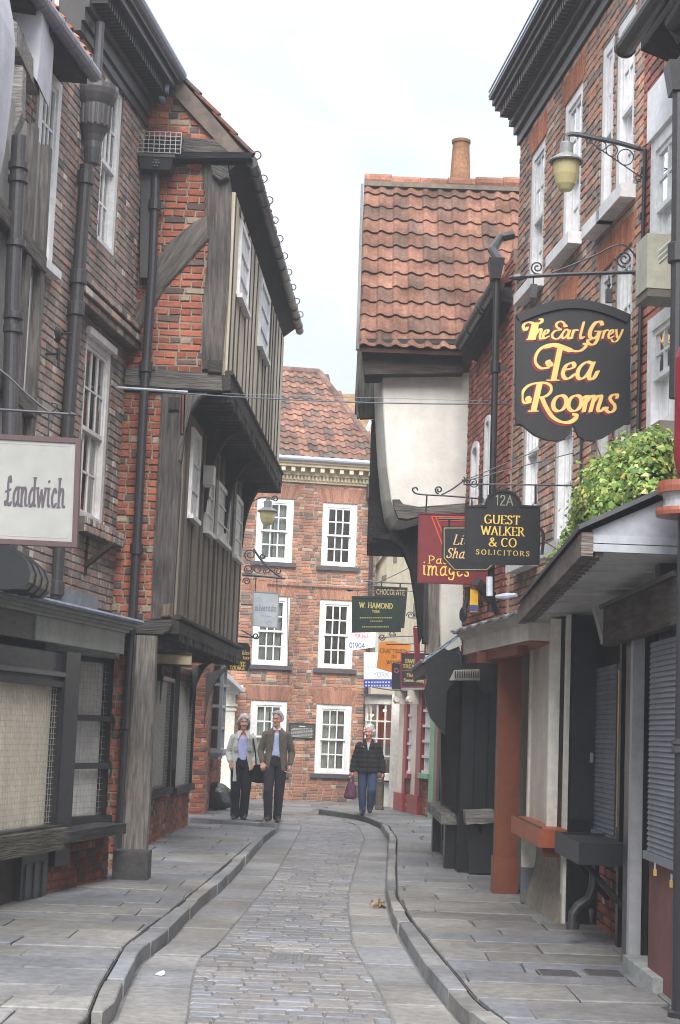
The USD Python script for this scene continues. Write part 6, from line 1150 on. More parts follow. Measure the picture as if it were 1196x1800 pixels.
# brick pier and oriel window just past the timber house
BPl = Plane(G(328, 1447, PL_Z), G(368, 1440, PL_Z), (1, -0.3)); bpz = 3.3
hb = Thing('brick_house', 'dark brick house corner with a grey oriel window past the timber house', 'house', BPl.pt(0.3, 0))
Y0 = 28.2; xa, xb = W(322, 1430, Y0)[0], W(358, 1430, Y0)[0]; FPl = Plane((xa - 1.0, Y0), (xb, Y0), (0, -1)); GPl = Plane((xb, Y0), (xb - 0.1, Y0 + 5.5), (1, 0))
g = wall_body(FPl, sbox(0, 0, FPl.L, 8.0), [], 0.4, -0.008, rgb(128, 116, 104)); w = hb.part('wall', g, 'mortar'); hb.pieces(w, 'brick', bricks(FPl, sbox(0.5, 0.05, FPl.L, 4.0), [], dkred, seed=93, bond='english', jit=0.005), 'brick', 'brickwork', least=9, cap=200)
g = wall_body(GPl, sbox(0.06, 0, GPl.L, 8.0), [], 0.4, -0.008, rgb(128, 116, 104)); w = hb.part('wall', g, 'mortar'); hb.pieces(w, 'brick', bricks(GPl, sbox(0, 0.05, GPl.L, 4.0), [], dkred, seed=94), 'brick', 'brickwork', least=9, cap=60)
OY = 29.4; o0, o1 = W(366, 1330, OY), W(394, 1180, OY); zo0, zo1 = W(380, 1318, OY)[2], W(380, 1165, OY)[2]; xo0, xo1 = o0[0] - 0.05, o1[0]; OC = rgb(140, 144, 150)
FO = Plane((xo0, OY), (xo1, OY), (0, -1)); FS = Plane((xo1, OY), (xo1 - 0.02, OY + 1.3), (1, 0))
for pl in (FO, FS):
    L = pl.L; g = MB(OC); fw = 0.045
    pl.box(g, 0, fw, zo0, zo1, -0.06, 0.0); pl.box(g, L - fw, L, zo0, zo1, -0.06, 0.0); pl.box(g, fw, L - fw, zo1 - 0.05, zo1, -0.06, 0.0); wi = hb.part('oriel_window', g, 'paint')
    for k in range(5): z = zo0 + (zo1 - zo0) * k / 4; g = MB(OC * (1.2 if k == 2 else 1.0)); pl.box(g, fw, L - fw, max(z - 0.025, zo0), min(z + 0.025, zo1), -0.05, -0.003); hb.part('rail', g, 'paint', wi)
    for k in range(4): z0, z1 = zo0 + (zo1 - zo0) * k / 4, zo0 + (zo1 - zo0) * (k + 1) / 4; q = [pl.pt(fw, z0, -0.03), pl.pt(L - fw, z0, -0.028), pl.pt(L - fw, z1, -0.03), pl.pt(fw, z1, -0.032)]; hb.part('pane', MB().add(q, [[0, 1, 2], [0, 2, 3]]), 'glass', wi)
g = MB(rgb(60, 64, 70)); g.box(((xo0 + xo1) / 2 - 0.05, OY + 0.7, (zo0 + zo1) / 2), (xo1 - xo0 - 0.12, 1.1, zo1 - zo0 - 0.02)); hb.part('room', g, 'paint')
for z0, z1, e in ((zo0 - 0.06, zo0, 0.05), (zo0 - 0.11, zo0 - 0.06, 0.02), (zo0 - 0.17, zo0 - 0.11, -0.04), (zo1, zo1 + 0.12, 0.04)): g = MB(OC * 1.1); g.box(((xo0 + xo1) / 2 + e / 2, OY + 0.65, (z0 + z1) / 2), (xo1 - xo0 + e, 1.3 + 2 * e, z1 - z0)); hb.part('oriel_moulding', g, 'paint')

# roof of the house beyond, cream house, further right
bk = Thing('tiled_house', 'house with mossy brown plain tile roof behind the far brick house', 'house', (1.2, 50, 0))
q0, q1, q2, q3 = W(560, 830, 47), W(690, 830, 47), W(690, 694, 51), W(560, 699, 51); g = MB(rgb(146, 116, 84)); g.hexa([q0, q1, q2, q3, q0 + UP * 0.08, q1 + UP * 0.08, q2 + UP * 0.08, q3 + UP * 0.08]); rf = bk.part('roof', g, 'tile')
ux2 = nrm(q1 - q0); us2 = nrm(q3 - q0); L2 = np.linalg.norm(q3 - q0); W2 = np.linalg.norm(q1 - q0); items = []; rg = np.random.default_rng(12); n2 = np.cross(ux2, us2)
for r in range(int(L2 / 0.12)):
    for c in range(int(W2 / 0.18) + 1):
        p = q0 + UP * 0.085 + ux2 * (c * 0.18 + (r % 2) * 0.09) + us2 * (r * 0.12); V = np.array([p + ux2 * 0.004 + n2 * 0.03, p + ux2 * 0.174 + n2 * 0.03, p + ux2 * 0.174 + us2 * 0.16, p + ux2 * 0.004 + us2 * 0.16, p + ux2 * 0.004, p + ux2 * 0.174]); items.append((V, np.array([[0, 1, 2], [0, 2, 3], [4, 5, 1], [4, 1, 0]]), np.broadcast_to(rgb(168, 138, 96) * (0.7 + 0.5 * rg.random()), V.shape), V))
bk.pieces(rf, 'roof_tile', items, 'tile', 'far_tiles', least=9, cap=120)
g = MB(rgb(150, 120, 104)); a, b = W(585, 830, 48), W(690, 830, 48); g.box(((a[0] + b[0]) / 2, 50.5, a[2] / 2), (b[0] - a[0], 4.5, a[2])); bk.part('wall', g, 'plaster')
g = MB(rgb(196, 206, 222)); a, b = W(640, 765, 45), W(652, 748, 45); g.beam(a - UP * 0.1, b + UP * 0.12, 0.12, 0.1); bk.part('lead_flashing', g, 'lead')

# far right row of shops, receding towards the corner
FR = Plane((2.06, 30.4), (0.95, 36.2), (-1, -0.2)); CRM = rgb(206, 198, 172)
ch = Thing('cream_house', 'cream rendered house front above the red and green far shops', 'house', FR.pt(3.5, 0))
g = MB(CRM); FR.box(g, 0.3, 9.5, 2.55, 7.6, -3.2, -0.55); cw = ch.part('wall', g, 'plaster')
CP = Plane(FR.pt(0.3, 0, -0.55), FR.pt(6.6, 0, -0.55), (-1, 0)); 
g = MB(rgb(150, 140, 116)); a, b = CP.at(657, 1002, 0.02), CP.at(706, 932, 0.02); g.tube([a, b], 0.022, 6); g.tube([a - UP * 0.08, b - UP * 0.08], 0.012, 6); ch.part('string_course', g, 'plaster')
for (x0, y0, x1, y1) in ((692, 965, 699, 990), (727, 1058, 736, 1085), (672, 1010, 680, 1022)):
    u0, z1 = CP.uz(x1, y0); u1, z0 = CP.uz(x0, y1); g = MB(rgb(120, 116, 106)); CP.box(g, min(u0, u1), max(u0, u1), z0, z1, -0.05, 0.012); ch.part('window', g, 'paint')
RED = rgb(128, 44, 48); GRN = rgb(104, 158, 124); PINKW = rgb(208, 196, 184)
sh = Thing('shopfront', 'row front with red and white pilasters and pale green post, far right', 'shopfront', FR.pt(1.8, 0))
def fu(px, py=1350): return FR.uz(px, py)[0]
g = MB(rgb(198, 190, 176)); FR.box(g, -0.3, 3.8, 0.05, 2.6, -1.6, -0.12); sh.part('shop_wall', g, 'paint')
for (x0, x1, y0, y1, col, o, nm) in ((757, 765, 1262, 1428, GRN, 0.03, 'green_post'), (733, 741, 1215, 1432, RED, 0.03, 'red_pilaster'), (722, 733, 1225, 1432, PINKW, 0.0, 'white_pilaster'), (710, 715, 1230, 1428, RED, 0.03, 'red_pilaster'), (699, 710, 1235, 1428, PINKW, 0.0, 'white_pilaster'), (768, 772, 1290, 1435, RED, 0.04, 'red_post'), (773, 779, 1300, 1440, RED * 0.8, 0.05, 'red_post')):
    u1, u0 = fu(x0), fu(x1); g = MB(col); FR.box(g, u0, u1, 0.08, 2.55, -0.12, o); sh.part(nm, g, 'gloss')
for (x0, x1, y0) in ((700, 715, 1394), (724, 741, 1398)):
    u1, u0 = fu(x0), fu(x1); z = FR.uz((x0 + x1) / 2, y0)[1]; g = MB(rgb(140, 50, 52)); FR.box(g, u0 - 0.015, u1 + 0.015, 0.05, z, -0.1, 0.07); sh.part('red_base', g, 'gloss')
for (x0, x1, y0, y1, col, n) in ((741, 757, 1225, 1360, rgb(205, 214, 224), 5), (715, 723, 1235, 1360, rgb(206, 198, 188), 5)):
    u1, u0 = fu(x0), fu(x1); z1, z0 = FR.uz((x0 + x1) / 2, y0)[1], FR.uz((x0 + x1) / 2, y1)[1]; g = MB(col * 0.75); FR.box(g, u0, u1, z0, z1, -0.11, -0.05); wi = sh.part('shop_window', g, 'paint')
    for k in range(n): z = z0 + (z1 - z0) * k / n; g = MB(rgb(222, 222, 220)); FR.box(g, u0, u1, z, z + 0.05, -0.05, 0.0); sh.part('glazing_bar', g, 'paint', wi)
    for k in range(1, 4): u = u0 + (u1 - u0) * k / 4; g = MB(rgb(216, 216, 216)); FR.box(g, u - 0.015, u + 0.015, z0, z1, -0.05, -0.01); sh.part('glazing_bar', g, 'paint', wi)
    g = MB(GRN if x0 == 741 else RED); FR.box(g, u0 - 0.02, u1 + 0.02, z0 - 0.09, z0, -0.1, 0.07); sh.part('sill', g, 'gloss', wi)
    g = MB(rgb(104, 78, 66)); FR.box(g, u0, u1, 0.05, z0 - 0.09, -0.12, 0.0); wb = sh.part('stall_wall', g, 'mortar'); sh.pieces(wb, 'brick', bricks(FR, sbox(u0, 0.05, u1, z0 - 0.1), [], dkred, seed=int(x0), out=0.006), 'brick', 'brickwork', least=9, cap=30)
g = MB(rgb(196, 188, 176)); FR.box(g, -0.2, 3.75, 2.42, 2.62, -0.12, 0.14); FR.box(g, -0.2, 3.75, 2.62, 2.7, -0.12, 0.2); sh.part('fascia', g, 'paint')
for x in (704, 727): c = FR.at(x, 1226, 0.12); g = MB(rgb(214, 206, 196)); g.box(c, (0.2, 0.16, 0.26), rz=0.2); g.lathe([(0.05, -0.1), (0.075, 0), (0.05, 0.1)], c + FR.n * 0.08 - UP * 0.05, 10, axis=FR.u); sh.part('console', g, 'paint')
# bow windowed corner shop with lit lamps inside
bo = Thing('bow_window_shop', 'white bow windowed corner shop with warm lamps lit inside', 'shopfront', FR.pt(4.6, 0))
BC = W(680, 1380, 36.1); BC = np.array([BC[0], 36.0, 0]); zb0, zb1 = W(668, 1360, 35.6)[2], W(668, 1238, 35.6)[2]; WHT = rgb(214, 212, 204)
rad = 0.62; angs = np.radians(np.linspace(175, 300, 7)); P3 = lambda a, z, r=rad: BC + np.array([r * math.cos(a) * 0.78, r * math.sin(a), z])
bodyw = MB(rgb(186, 176, 160)); bodyw.box(BC + [0.55, 1.9, 1.3], (1.9, 3.2, 2.7)); bo.part('shop_body', bodyw, 'plaster')
g = MB(WHT)
for i, a in enumerate(angs): g.tube([P3(a, zb0), P3(a, zb1)], 0.022, 6)
wi = bo.part('bow_window', g, 'paint')
for z in np.linspace(zb0, zb1, 5): g = MB(WHT); g.tube([P3(a, z) for a in np.radians(np.linspace(175, 300, 19))], 0.02, 6); bo.part('glazing_bar', g, 'paint', wi)
for i in range(6):
    for k in range(4): z0, z1 = zb0 + (zb1 - zb0) * k / 4, zb0 + (zb1 - zb0) * (k + 1) / 4; bo.part('pane', MB().add([P3(angs[i], z0, rad - 0.01), P3(angs[i + 1], z0, rad - 0.01), P3(angs[i + 1], z1, rad - 0.01), P3(angs[i], z1, rad - 0.01)], [[0, 1, 2], [0, 2, 3]]), 'glass', wi)
for z0, z1, r, col, nm in ((zb0 - 0.13, zb0, rad + 0.05, WHT, 'sill'), (zb1, zb1 + 0.16, rad + 0.05, WHT, 'frieze'), (zb1 + 0.16, zb1 + 0.2, rad + 0.14, rgb(70, 70, 74), 'lead_top')):
    A = np.radians(np.linspace(170, 305, 20)); poly = Polygon([(BC[0] + r * 0.78 * math.cos(a), BC[1] + r * math.sin(a)) for a in A] + [(BC[0] + 0.6, BC[1] + 0.6)]); g = MB(col); g.slab(poly, (0, 0, 0), np.array([1.0, 0, 0]), np.array([0, 1.0, 0]), UP, z0, z1); bo.part(nm, g, 'paint' if nm != 'lead_top' else 'lead')
A = np.radians(np.linspace(180, 300, 14)); g = MB(rgb(54, 50, 48)); g.slab(Polygon([(BC[0] + 0.3 * math.cos(a), BC[1] + 0.4 * math.sin(a)) for a in A] + [(BC[0] + 0.5, BC[1] + 0.5)]), (0, 0, 0), np.array([1.0, 0, 0]), np.array([0, 1.0, 0]), UP, 0.0, zb0 - 0.13); bo.part('dark_base', g, 'paint')
a, b = W(676, 1375, 35.5), W(686, 1420, 35.5); bo.part('white_panel', bx(a[0], b[0], 35.5, 35.56, 0.08, a[2], WHT), 'paint')
a, b = W(689, 1238, 35.2), W(699, 1424, 35.2); bo.part('door_post', bx(a[0], b[0], 35.1, 35.3, 0.08, a[2] + 0.2, rgb(206, 204, 198)), 'paint')
g = MB(rgb(176, 96, 66)); g.box(BC + [0.12, 0.18, (zb0 + zb1) / 2 + 0.3], (0.7, 0.04, 0.9)); bo.part('display_back', g, 'cloth'); g = MB(rgb(206, 160, 110)); g.box(BC + [0.2, 0.1, (zb0 + zb1) / 2 - 0.3], (0.2, 0.1, 0.7)); bo.part('display_stand', g, 'paint')
rgd = np.random.default_rng(2)
for k in range(7): g = MB((rgb(60, 56, 52), rgb(200, 190, 170), rgb(120, 90, 70), rgb(70, 80, 60))[k % 4]); c = BC + [-0.25 + 0.09 * k, -0.15 + 0.1 * rgd.random(), zb0 + 0.03]; g.lathe([(0.02, 0), (0.05, 0.04), (0.06, 0.14), (0.03, 0.2), (0.035, 0.25), (0, 0.26)], c, 10); bo.part('ornament', g, 'gloss', smooth=50)
for x, y, d in ((654, 1253, 35.75), (677, 1245, 35.75)):
    c = W(x, y, d); g = MB(rgb(120, 100, 90)); g.tube([c + UP * 0.05, c + UP * 0.25], 0.006, 5); g.lathe([(0.075, -0.03), (0.03, 0.06), (0.01, 0.07)], c, 12); lp = Single('pendant_lamp', g, 'gloss', 'lit pendant lamp inside the bow window, ' + ('nearer the brick wall' if x < 660 else 'nearer the white door post'), 'lamp')
    g = MB(); g.lathe([(0.0, -0.075), (0.035, -0.06), (0.04, -0.04), (0.0, -0.02)], c, 12); lp.part('bulb', g, 'bulb')
# ================================================================ PEOPLE
def sph(c, r, n=14): return m3.Manifold.sphere(float(r), n).translate([float(x) for x in c])
def chain(pts, n=14):
    """hulls of spheres along (point, radius) pairs"""
    out = []
    for (a, ra), (b, rb) in zip(pts[:-1], pts[1:]): out.append(m3.Manifold.batch_hull([sph(a, ra, n), sph(b, rb, n)]))
    return out
def ell(c, r, n=18): return m3.Manifold.sphere(1.0, n).scale([float(x) for x in r]).translate([float(x) for x in c])
def soften(ms, edge=0.012, it=8, dispf=None):
    m = m3.Manifold.batch_boolean(ms, m3.OpType.Add).refine_to_length(edge); q = m.to_mesh()
    t = trimesh.Trimesh(np.array(q.vert_properties)[:, :3], np.array(q.tri_verts), process=True); trimesh.smoothing.filter_taubin(t, 0.5, 0.53, it)
    v = np.array(t.vertices)
    if dispf is not None: v = v + t.vertex_normals * dispf(v)[:, None]
    return v, np.array(t.faces)
class Person:
    """built in its own frame: feet at the origin, facing -y (towards the camera), z up; turned and moved when written"""
    def __init__(s, label, at, rz, k): s.at, s.k, s.rz = np.asarray(at, float), k, rz; s.t = Thing('person', label, 'person', at)
    def put(s, name, vf, col, mat, parent=None, label=None):
        v = np.asarray(vf[0]) * s.k; c, n = math.cos(s.rz), math.sin(s.rz); v = np.stack([v[:, 0] * c - v[:, 1] * n, v[:, 0] * n + v[:, 1] * c, v[:, 2]], 1) + s.at
        g = MB(col); g.add(v, vf[1], col if np.ndim(col) == 2 else None); return s.t.part(name, g, mat, parent, label, smooth=75)
def hand(w, d, side, thumb, curl=0.5, r=0.0085):
    """palm and five fingers from wrist w along direction d; side: across the palm; thumb: sign of the thumb's side"""
    w = np.asarray(w, float); d = nrm(d); sd = nrm(np.asarray(side, float) - d * np.dot(side, d)); pn = np.cross(d, sd); out = []
    palm = w + d * 0.045; out += [m3.Manifold.batch_hull([sph(w, 0.022, 10), sph(palm + sd * 0.026, 0.016, 10), sph(palm - sd * 0.026, 0.016, 10), sph(palm + d * 0.035 + sd * 0.03, 0.012, 10), sph(palm + d * 0.035 - sd * 0.03, 0.012, 10)])]
    for i, L in enumerate((0.066, 0.076, 0.071, 0.056)):
        b = palm + d * 0.038 + sd * thumb * (0.030 - 0.02 * i); p = [b]; ang = 0.25
        for k, f in enumerate((0.45, 0.32, 0.23)): ang += curl * (0.6 + 0.3 * k); dd = d * math.cos(ang) + pn * math.sin(ang) * -1; p.append(p[-1] + dd * L * f)
        out += chain([(p[0], r * 1.1), (p[1], r), (p[2], r * 0.92), (p[3], r * 0.8)], 8)
    b = w + d * 0.025 + sd * thumb * 0.025; q = b + d * 0.03 + sd * thumb * 0.028; e = q + d * 0.028 - pn * 0.012 + sd * thumb * 0.004; out += chain([(b, 0.013), (q, r * 1.2), (e, r)], 8); return out
def head_parts(P, hc, yaw, skin, hairf, haircol, lips=rgb(150, 90, 84), glasses=False):
    """head centred at hc (eye height), face towards -y turned by yaw"""
    c, n = math.cos(yaw), math.sin(yaw); R = np.array([[c, -n, 0], [n, c, 0], [0, 0, 1]]); T = lambda p: hc + R @ np.asarray(p, float)
    def E(p, r): 
        m = m3.Manifold.sphere(1.0, 18).scale([float(x) for x in r]).rotate([0, 0, math.degrees(yaw)]); q = T(p); return m.translate([float(x) for x in q])
    ms = [E((0, 0.012, 0.035), (0.074, 0.094, 0.088)), E((0, -0.012, -0.02), (0.062, 0.074, 0.075)), E((0, -0.034, -0.075), (0.043, 0.048, 0.036)), E((0, -0.062, -0.095), (0.022, 0.022, 0.016)),
          m3.Manifold.batch_hull([sph(T((0, -0.082, 0.0)), 0.008, 8), sph(T((0, -0.108, -0.034)), 0.012, 8), sph(T((0.013, -0.088, -0.04)), 0.008, 8), sph(T((-0.013, -0.088, -0.04)), 0.008, 8)]),
          E((0.04, -0.062, -0.03), (0.024, 0.02, 0.022)), E((-0.04, -0.062, -0.03), (0.024, 0.02, 0.022)), E((0, -0.078, 0.022), (0.05, 0.014, 0.012)), E((0, -0.078, -0.066), (0.024, 0.012, 0.011))]
    for s in (-1, 1): ms += [E((s * 0.077, 0.015, -0.012), (0.012, 0.02, 0.032))]
    for s in (-1, 1): ms = ms
    return ms, T, R
def face_details(P, T, R, parent, brow, lips, glasses):
    for s in (-1, 1):
        g = m3.Manifold.sphere(0.0115, 14).translate([float(x) for x in T((s * 0.031, -0.073, 0.0))]); P.put('eye', soften([g], 0.006, 1), rgb(206, 200, 194), 'gloss', parent)
        g = m3.Manifold.sphere(0.0055, 10).translate([float(x) for x in T((s * 0.031, -0.0825, 0.0))]); P.put('iris', soften([g], 0.004, 1), rgb(60, 48, 40), 'gloss', parent)
        P.put('eyebrow', soften(chain([(T((s * 0.014, -0.09, 0.021)), 0.004), (T((s * 0.034, -0.088, 0.026)), 0.0045), (T((s * 0.052, -0.074, 0.018)), 0.003)], 8), 0.006, 1), brow, 'hair', parent)
    P.put('mouth', soften(chain([(T((-0.022, -0.083, -0.063)), 0.004), (T((0, -0.092, -0.062)), 0.0055), (T((0.022, -0.083, -0.063)), 0.004)], 8), 0.006, 1), lips, 'skin', parent)
    if glasses:
        fr = []
        for s in (-1, 1): fr += chain([(T((s * 0.031 + 0.02 * math.cos(a), -0.094, 0.016 * math.sin(a))), 0.0017) for a in np.linspace(0, 2 * math.pi, 12)], 5) + chain([(T((s * 0.052, -0.093, 0.004)), 0.0017), (T((s * 0.078, 0.0, 0.0)), 0.0017)], 5)
        fr += chain([(T((-0.011, -0.096, 0.002)), 0.0017), (T((0.011, -0.096, 0.002)), 0.0017)], 5); m = m3.Manifold.batch_boolean(fr, m3.OpType.Add).to_mesh(); P.put('spectacles', (np.array(m.vert_properties)[:, :3], np.array(m.tri_verts)), rgb(120, 116, 110), 'iron', parent)
def folds(seed, amp=0.006, sc=9.0, z=0.5): return lambda v: amp * (meshkit.fbm(v * np.array([sc, sc, sc * z]) + 5, 3, seed) - 0.5) * 2
def walker(P, H, shoulder, hip, legs, arms, skin, hcol, head_yaw, hair_fn, glasses=False, hair_smooth=0.0, slim=1.0):
    """legs: two (hip, knee, ankle, toe); arms: two (shoulder, elbow, wrist, hand dir, palm side, thumb, curl). One continuous body."""
    zc, zs = H * 0.525, H * 0.815; hc = np.array([0, -0.02, H * 0.932]); ms = []
    ms += chain([((0, 0.01, zs + 0.02), 0.058), ((0, -0.005, H * 0.885), 0.052)]); hp, T, R = head_parts(P, hc, head_yaw, skin, None, None); ms += hp
    ms.append(m3.Manifold.batch_hull([ell((0, 0.0, zs - 0.06), (shoulder * 0.86, 0.095, 0.08)), ell((0, 0.0, zc + 0.16), (hip * 0.86, 0.1, 0.06))])); ms.append(m3.Manifold.batch_hull([ell((0, 0, zc + 0.16), (hip * 0.86, 0.1, 0.06)), ell((0, 0.012, zc), (hip * 0.95, 0.105, 0.08))]))
    for h, k, a, t in legs: ms += chain([(h, 0.083 * slim), (k, 0.055 * slim), (np.array(k) * 0.45 + np.array(a) * 0.55 + [0, 0.015, 0], 0.05 * slim), (a, 0.038)]) + chain([(a, 0.036), (t, 0.028)])
    for s, e, w, d, sd, th, cu in arms: ms += chain([(s, 0.052), (e, 0.039), (w, 0.026)]) + hand(w, d, sd, th, cu)
    b = P.put('body', soften(ms, 0.013, 6), skin, 'skin'); face_details(P, T, R, b, hcol * 0.8, rgb(158, 100, 92), glasses)
    hair_fn(T, R, b); return b, T, hc
def trousers(P, legs, zc, hip, col, seed, wide=1.0, flare=1.25, belt=None):
    ms = [m3.Manifold.batch_hull([ell((0, 0.005, zc + 0.14), (hip * 0.95, 0.118, 0.03)), ell((0, 0.012, zc), (hip * 1.06, 0.13, 0.09))])]
    for h, k, a, t in legs:
        a = np.array(a, float) + [0, 0, -0.02]; ms += chain([(h, 0.103 * wide), (k, 0.079 * wide), (np.array(k) * 0.4 + a * 0.6, 0.073 * wide), (a, 0.066 * wide * flare / 1.25)])
    return P.put('trousers', soften(ms, 0.014, 6, folds(seed, 0.007, 10, 0.5)), col, 'cloth')
def shoes(P, legs, col):
    for h, k, a, t in legs:
        a = np.array(a, float); t = np.array(t, float); d = nrm([t[0] - a[0], t[1] - a[1], 0]); heel = np.array([a[0], a[1], t[2]]) - d * 0.05; hl = heel + [0, 0, a[2] - t[2] - 0.055]
        P.put('shoe', soften([m3.Manifold.batch_hull([sph(heel + UP * 0.004, 0.036, 12), sph(t + d * 0.02, 0.036, 12), sph(t - d * 0.05, 0.042, 12), sph(a + UP * 0.0, 0.046, 12)])], 0.012, 3), col, 'gloss')
def jacket(P, zs, zb, shoulder, hip, arms, col, seed, openw=0.05, thick=0.0, collar=True, amp=0.006, cuff=0.0, flare=1.0, mat='cloth', opens=True):
    """coat with sleeves; open down the front"""
    ms = [m3.Manifold.batch_hull([ell((0, 0.005, zs - 0.045), (shoulder * 0.93 + thick, 0.112 + thick, 0.085)), ell((0, 0.005, zs - 0.33), (hip * 1.02 + thick, 0.128 + thick, 0.04))]), m3.Manifold.batch_hull([ell((0, 0.005, zs - 0.33), (hip * 1.02 + thick, 0.128 + thick, 0.04)), ell((0, 0.01, zb), (hip * 1.16 * flare + thick, 0.15 + thick, 0.02))])]
    ms += [m3.Manifold.batch_hull([sph((0.05, 0.03, zs + 0.035), 0.045), sph((-0.05, 0.03, zs + 0.035), 0.045), ell((0, 0.01, zs - 0.03), (shoulder * 0.8, 0.1, 0.06))])]
    body = m3.Manifold.batch_boolean(ms, m3.OpType.Add)
    if opens:
        V = Polygon([(0.03, zs + 0.12), (-0.03, zs + 0.12), (-openw, zs - 0.1), (-openw * 0.85, zs - 0.36), (-openw * 1.9, zb - 0.1), (openw * 1.7, zb - 0.1), (openw * 0.85, zs - 0.36), (openw, zs - 0.1)])
        cut = m3.CrossSection([np.array(V.exterior.coords)[:-1][::-1].tolist() if V.exterior.is_ccw is False else np.array(V.exterior.coords)[:-1].tolist()]).extrude(0.4).rotate([90, 0, 0]).translate([0, -0.02, 0]); body = body - cut
    neck = m3.Manifold.cylinder(0.3, 0.052, 0.066, 14).translate([0, 0.0, zs + 0.01]); body = body - neck
    sl = [body]
    for s, e, w, d, sd, th, cu in arms:
        w = np.array(w, float) + nrm(np.array(e, float) - np.array(w, float)) * cuff; sl += chain([(s, 0.064 + thick), (np.array(s) * 0.5 + np.array(e) * 0.5, 0.062 + thick), (e, 0.058 + thick), (w, 0.045 + thick)])
    v, f = soften(sl, 0.013, 5, folds(seed, amp, 11, 0.7)); return P.put('jacket', (v, f), col, mat)
def shirt(P, zs, zb, shoulder, hip, col, seed):
    return P.put('shirt', soften([m3.Manifold.batch_hull([ell((0, 0.0, zs - 0.06), (shoulder * 0.78, 0.104, 0.07)), ell((0, 0.002, zs - 0.34), (hip * 0.9, 0.116, 0.04))]), m3.Manifold.batch_hull([ell((0, 0.002, zs - 0.34), (hip * 0.9, 0.116, 0.04)), ell((0, 0.01, zb), (hip * 1.0, 0.122, 0.03))])], 0.014, 4, folds(seed, 0.005, 14, 0.6)), col, 'cloth')
A3 = lambda *p: np.array(p, float)
# -- man in the tweed jacket, mid stride, hand in pocket, looking to his right
gm = G(470, 1446, PL_Z); H = 1.78; at = np.array([gm[0] + 0.09, gm[1] + 0.05, PL_Z])
man = Person('person in brown tweed jacket, pale blue shirt and dark trousers, striding with hand in pocket', at, 0.0, 0.955)
zc, zs = H * 0.525, H * 0.815; SK = rgb(196, 146, 122); GREYH = rgb(150, 150, 152)
legs = [(A3(-0.09, 0.0, zc - 0.03), A3(-0.10, -0.11, 0.50), A3(-0.085, -0.02, 0.10), A3(-0.10, -0.15, 0.055)), (A3(0.09, 0.0, zc - 0.03), A3(0.075, 0.02, 0.50), A3(0.055, 0.10, 0.10), A3(0.07, -0.04, 0.035))]
arms = [(A3(-0.175, 0.0, zs - 0.045), A3(-0.255, 0.05, zs - 0.31), A3(-0.21, -0.07, zs - 0.50), A3(0.15, -0.3, -1), A3(1, 0, 0), 1, 0.5), (A3(0.175, 0.0, zs - 0.045), A3(0.255, 0.06, zs - 0.32), A3(0.235, -0.05, zs - 0.53), A3(-0.25, -0.15, -1), A3(0, 1, 0), -1, 0.6)]
def man_hair(T, R, b):
    cap = [m3.Manifold.batch_hull([sph(T((0.0, 0.02, 0.07)), 0.072, 12), sph(T((0.02, 0.05, 0.02)), 0.072, 12), sph(T((-0.02, 0.05, 0.02)), 0.072, 12)]), m3.Manifold.batch_hull([sph(T((0.04, -0.05, 0.095)), 0.028, 10), sph(T((-0.045, -0.05, 0.095)), 0.028, 10), sph(T((0, 0.03, 0.10)), 0.05, 10)])] + [m3.Manifold.batch_hull([sph(T((s * 0.066, 0.0, 0.03)), 0.022, 10), sph(T((s * 0.068, 0.03, -0.01)), 0.02, 10), sph(T((s * 0.05, -0.045, 0.08)), 0.022, 10)]) for s in (-1, 1)]
    man.put('hair', soften(cap, 0.011, 3, folds(3, 0.006, 40, 1)), GREYH, 'hair', b)
walker(man, H, 0.2, 0.165, legs, arms, SK, rgb(120, 116, 112), -0.42, man_hair, glasses=True)
trousers(man, legs, zc, 0.168, rgb(50, 48, 54), 4); shoes(man, legs, rgb(56, 42, 38)); shirt(man, zs, zc + 0.1, 0.2, 0.165, rgb(176, 188, 220), 6)
jk = jacket(man, zs, zc - 0.10, 0.205, 0.172, arms, rgb(100, 92, 84), 7, 0.072, 0.0, cuff=0.03)
for s in (-1, 1): man.put('lapel', soften([m3.Manifold.batch_hull([sph((s * 0.045, -0.085, zs + 0.03), 0.012, 8), sph((s * 0.105, -0.118, zs - 0.13), 0.012, 8), sph((s * 0.062, -0.128, zs - 0.30), 0.008, 8), sph((s * 0.05, -0.115, zs - 0.12), 0.010, 8)])], 0.012, 2), rgb(92, 88, 78), 'cloth', jk)
for s in (-1, 1): man.put('collar', soften([m3.Manifold.batch_hull([sph((s * 0.02, -0.075, zs + 0.035), 0.008, 8), sph((s * 0.055, -0.035, zs + 0.075), 0.008, 8), sph((s * 0.05, -0.085, zs + 0.02), 0.007, 8)])], 0.01, 1), rgb(188, 196, 222), 'cloth')
man.put('belt', soften([m3.Manifold.batch_hull([ell((0, 0.006, zc + 0.135), (0.163, 0.124, 0.016))])], 0.02, 1), rgb(34, 32, 32), 'gloss')
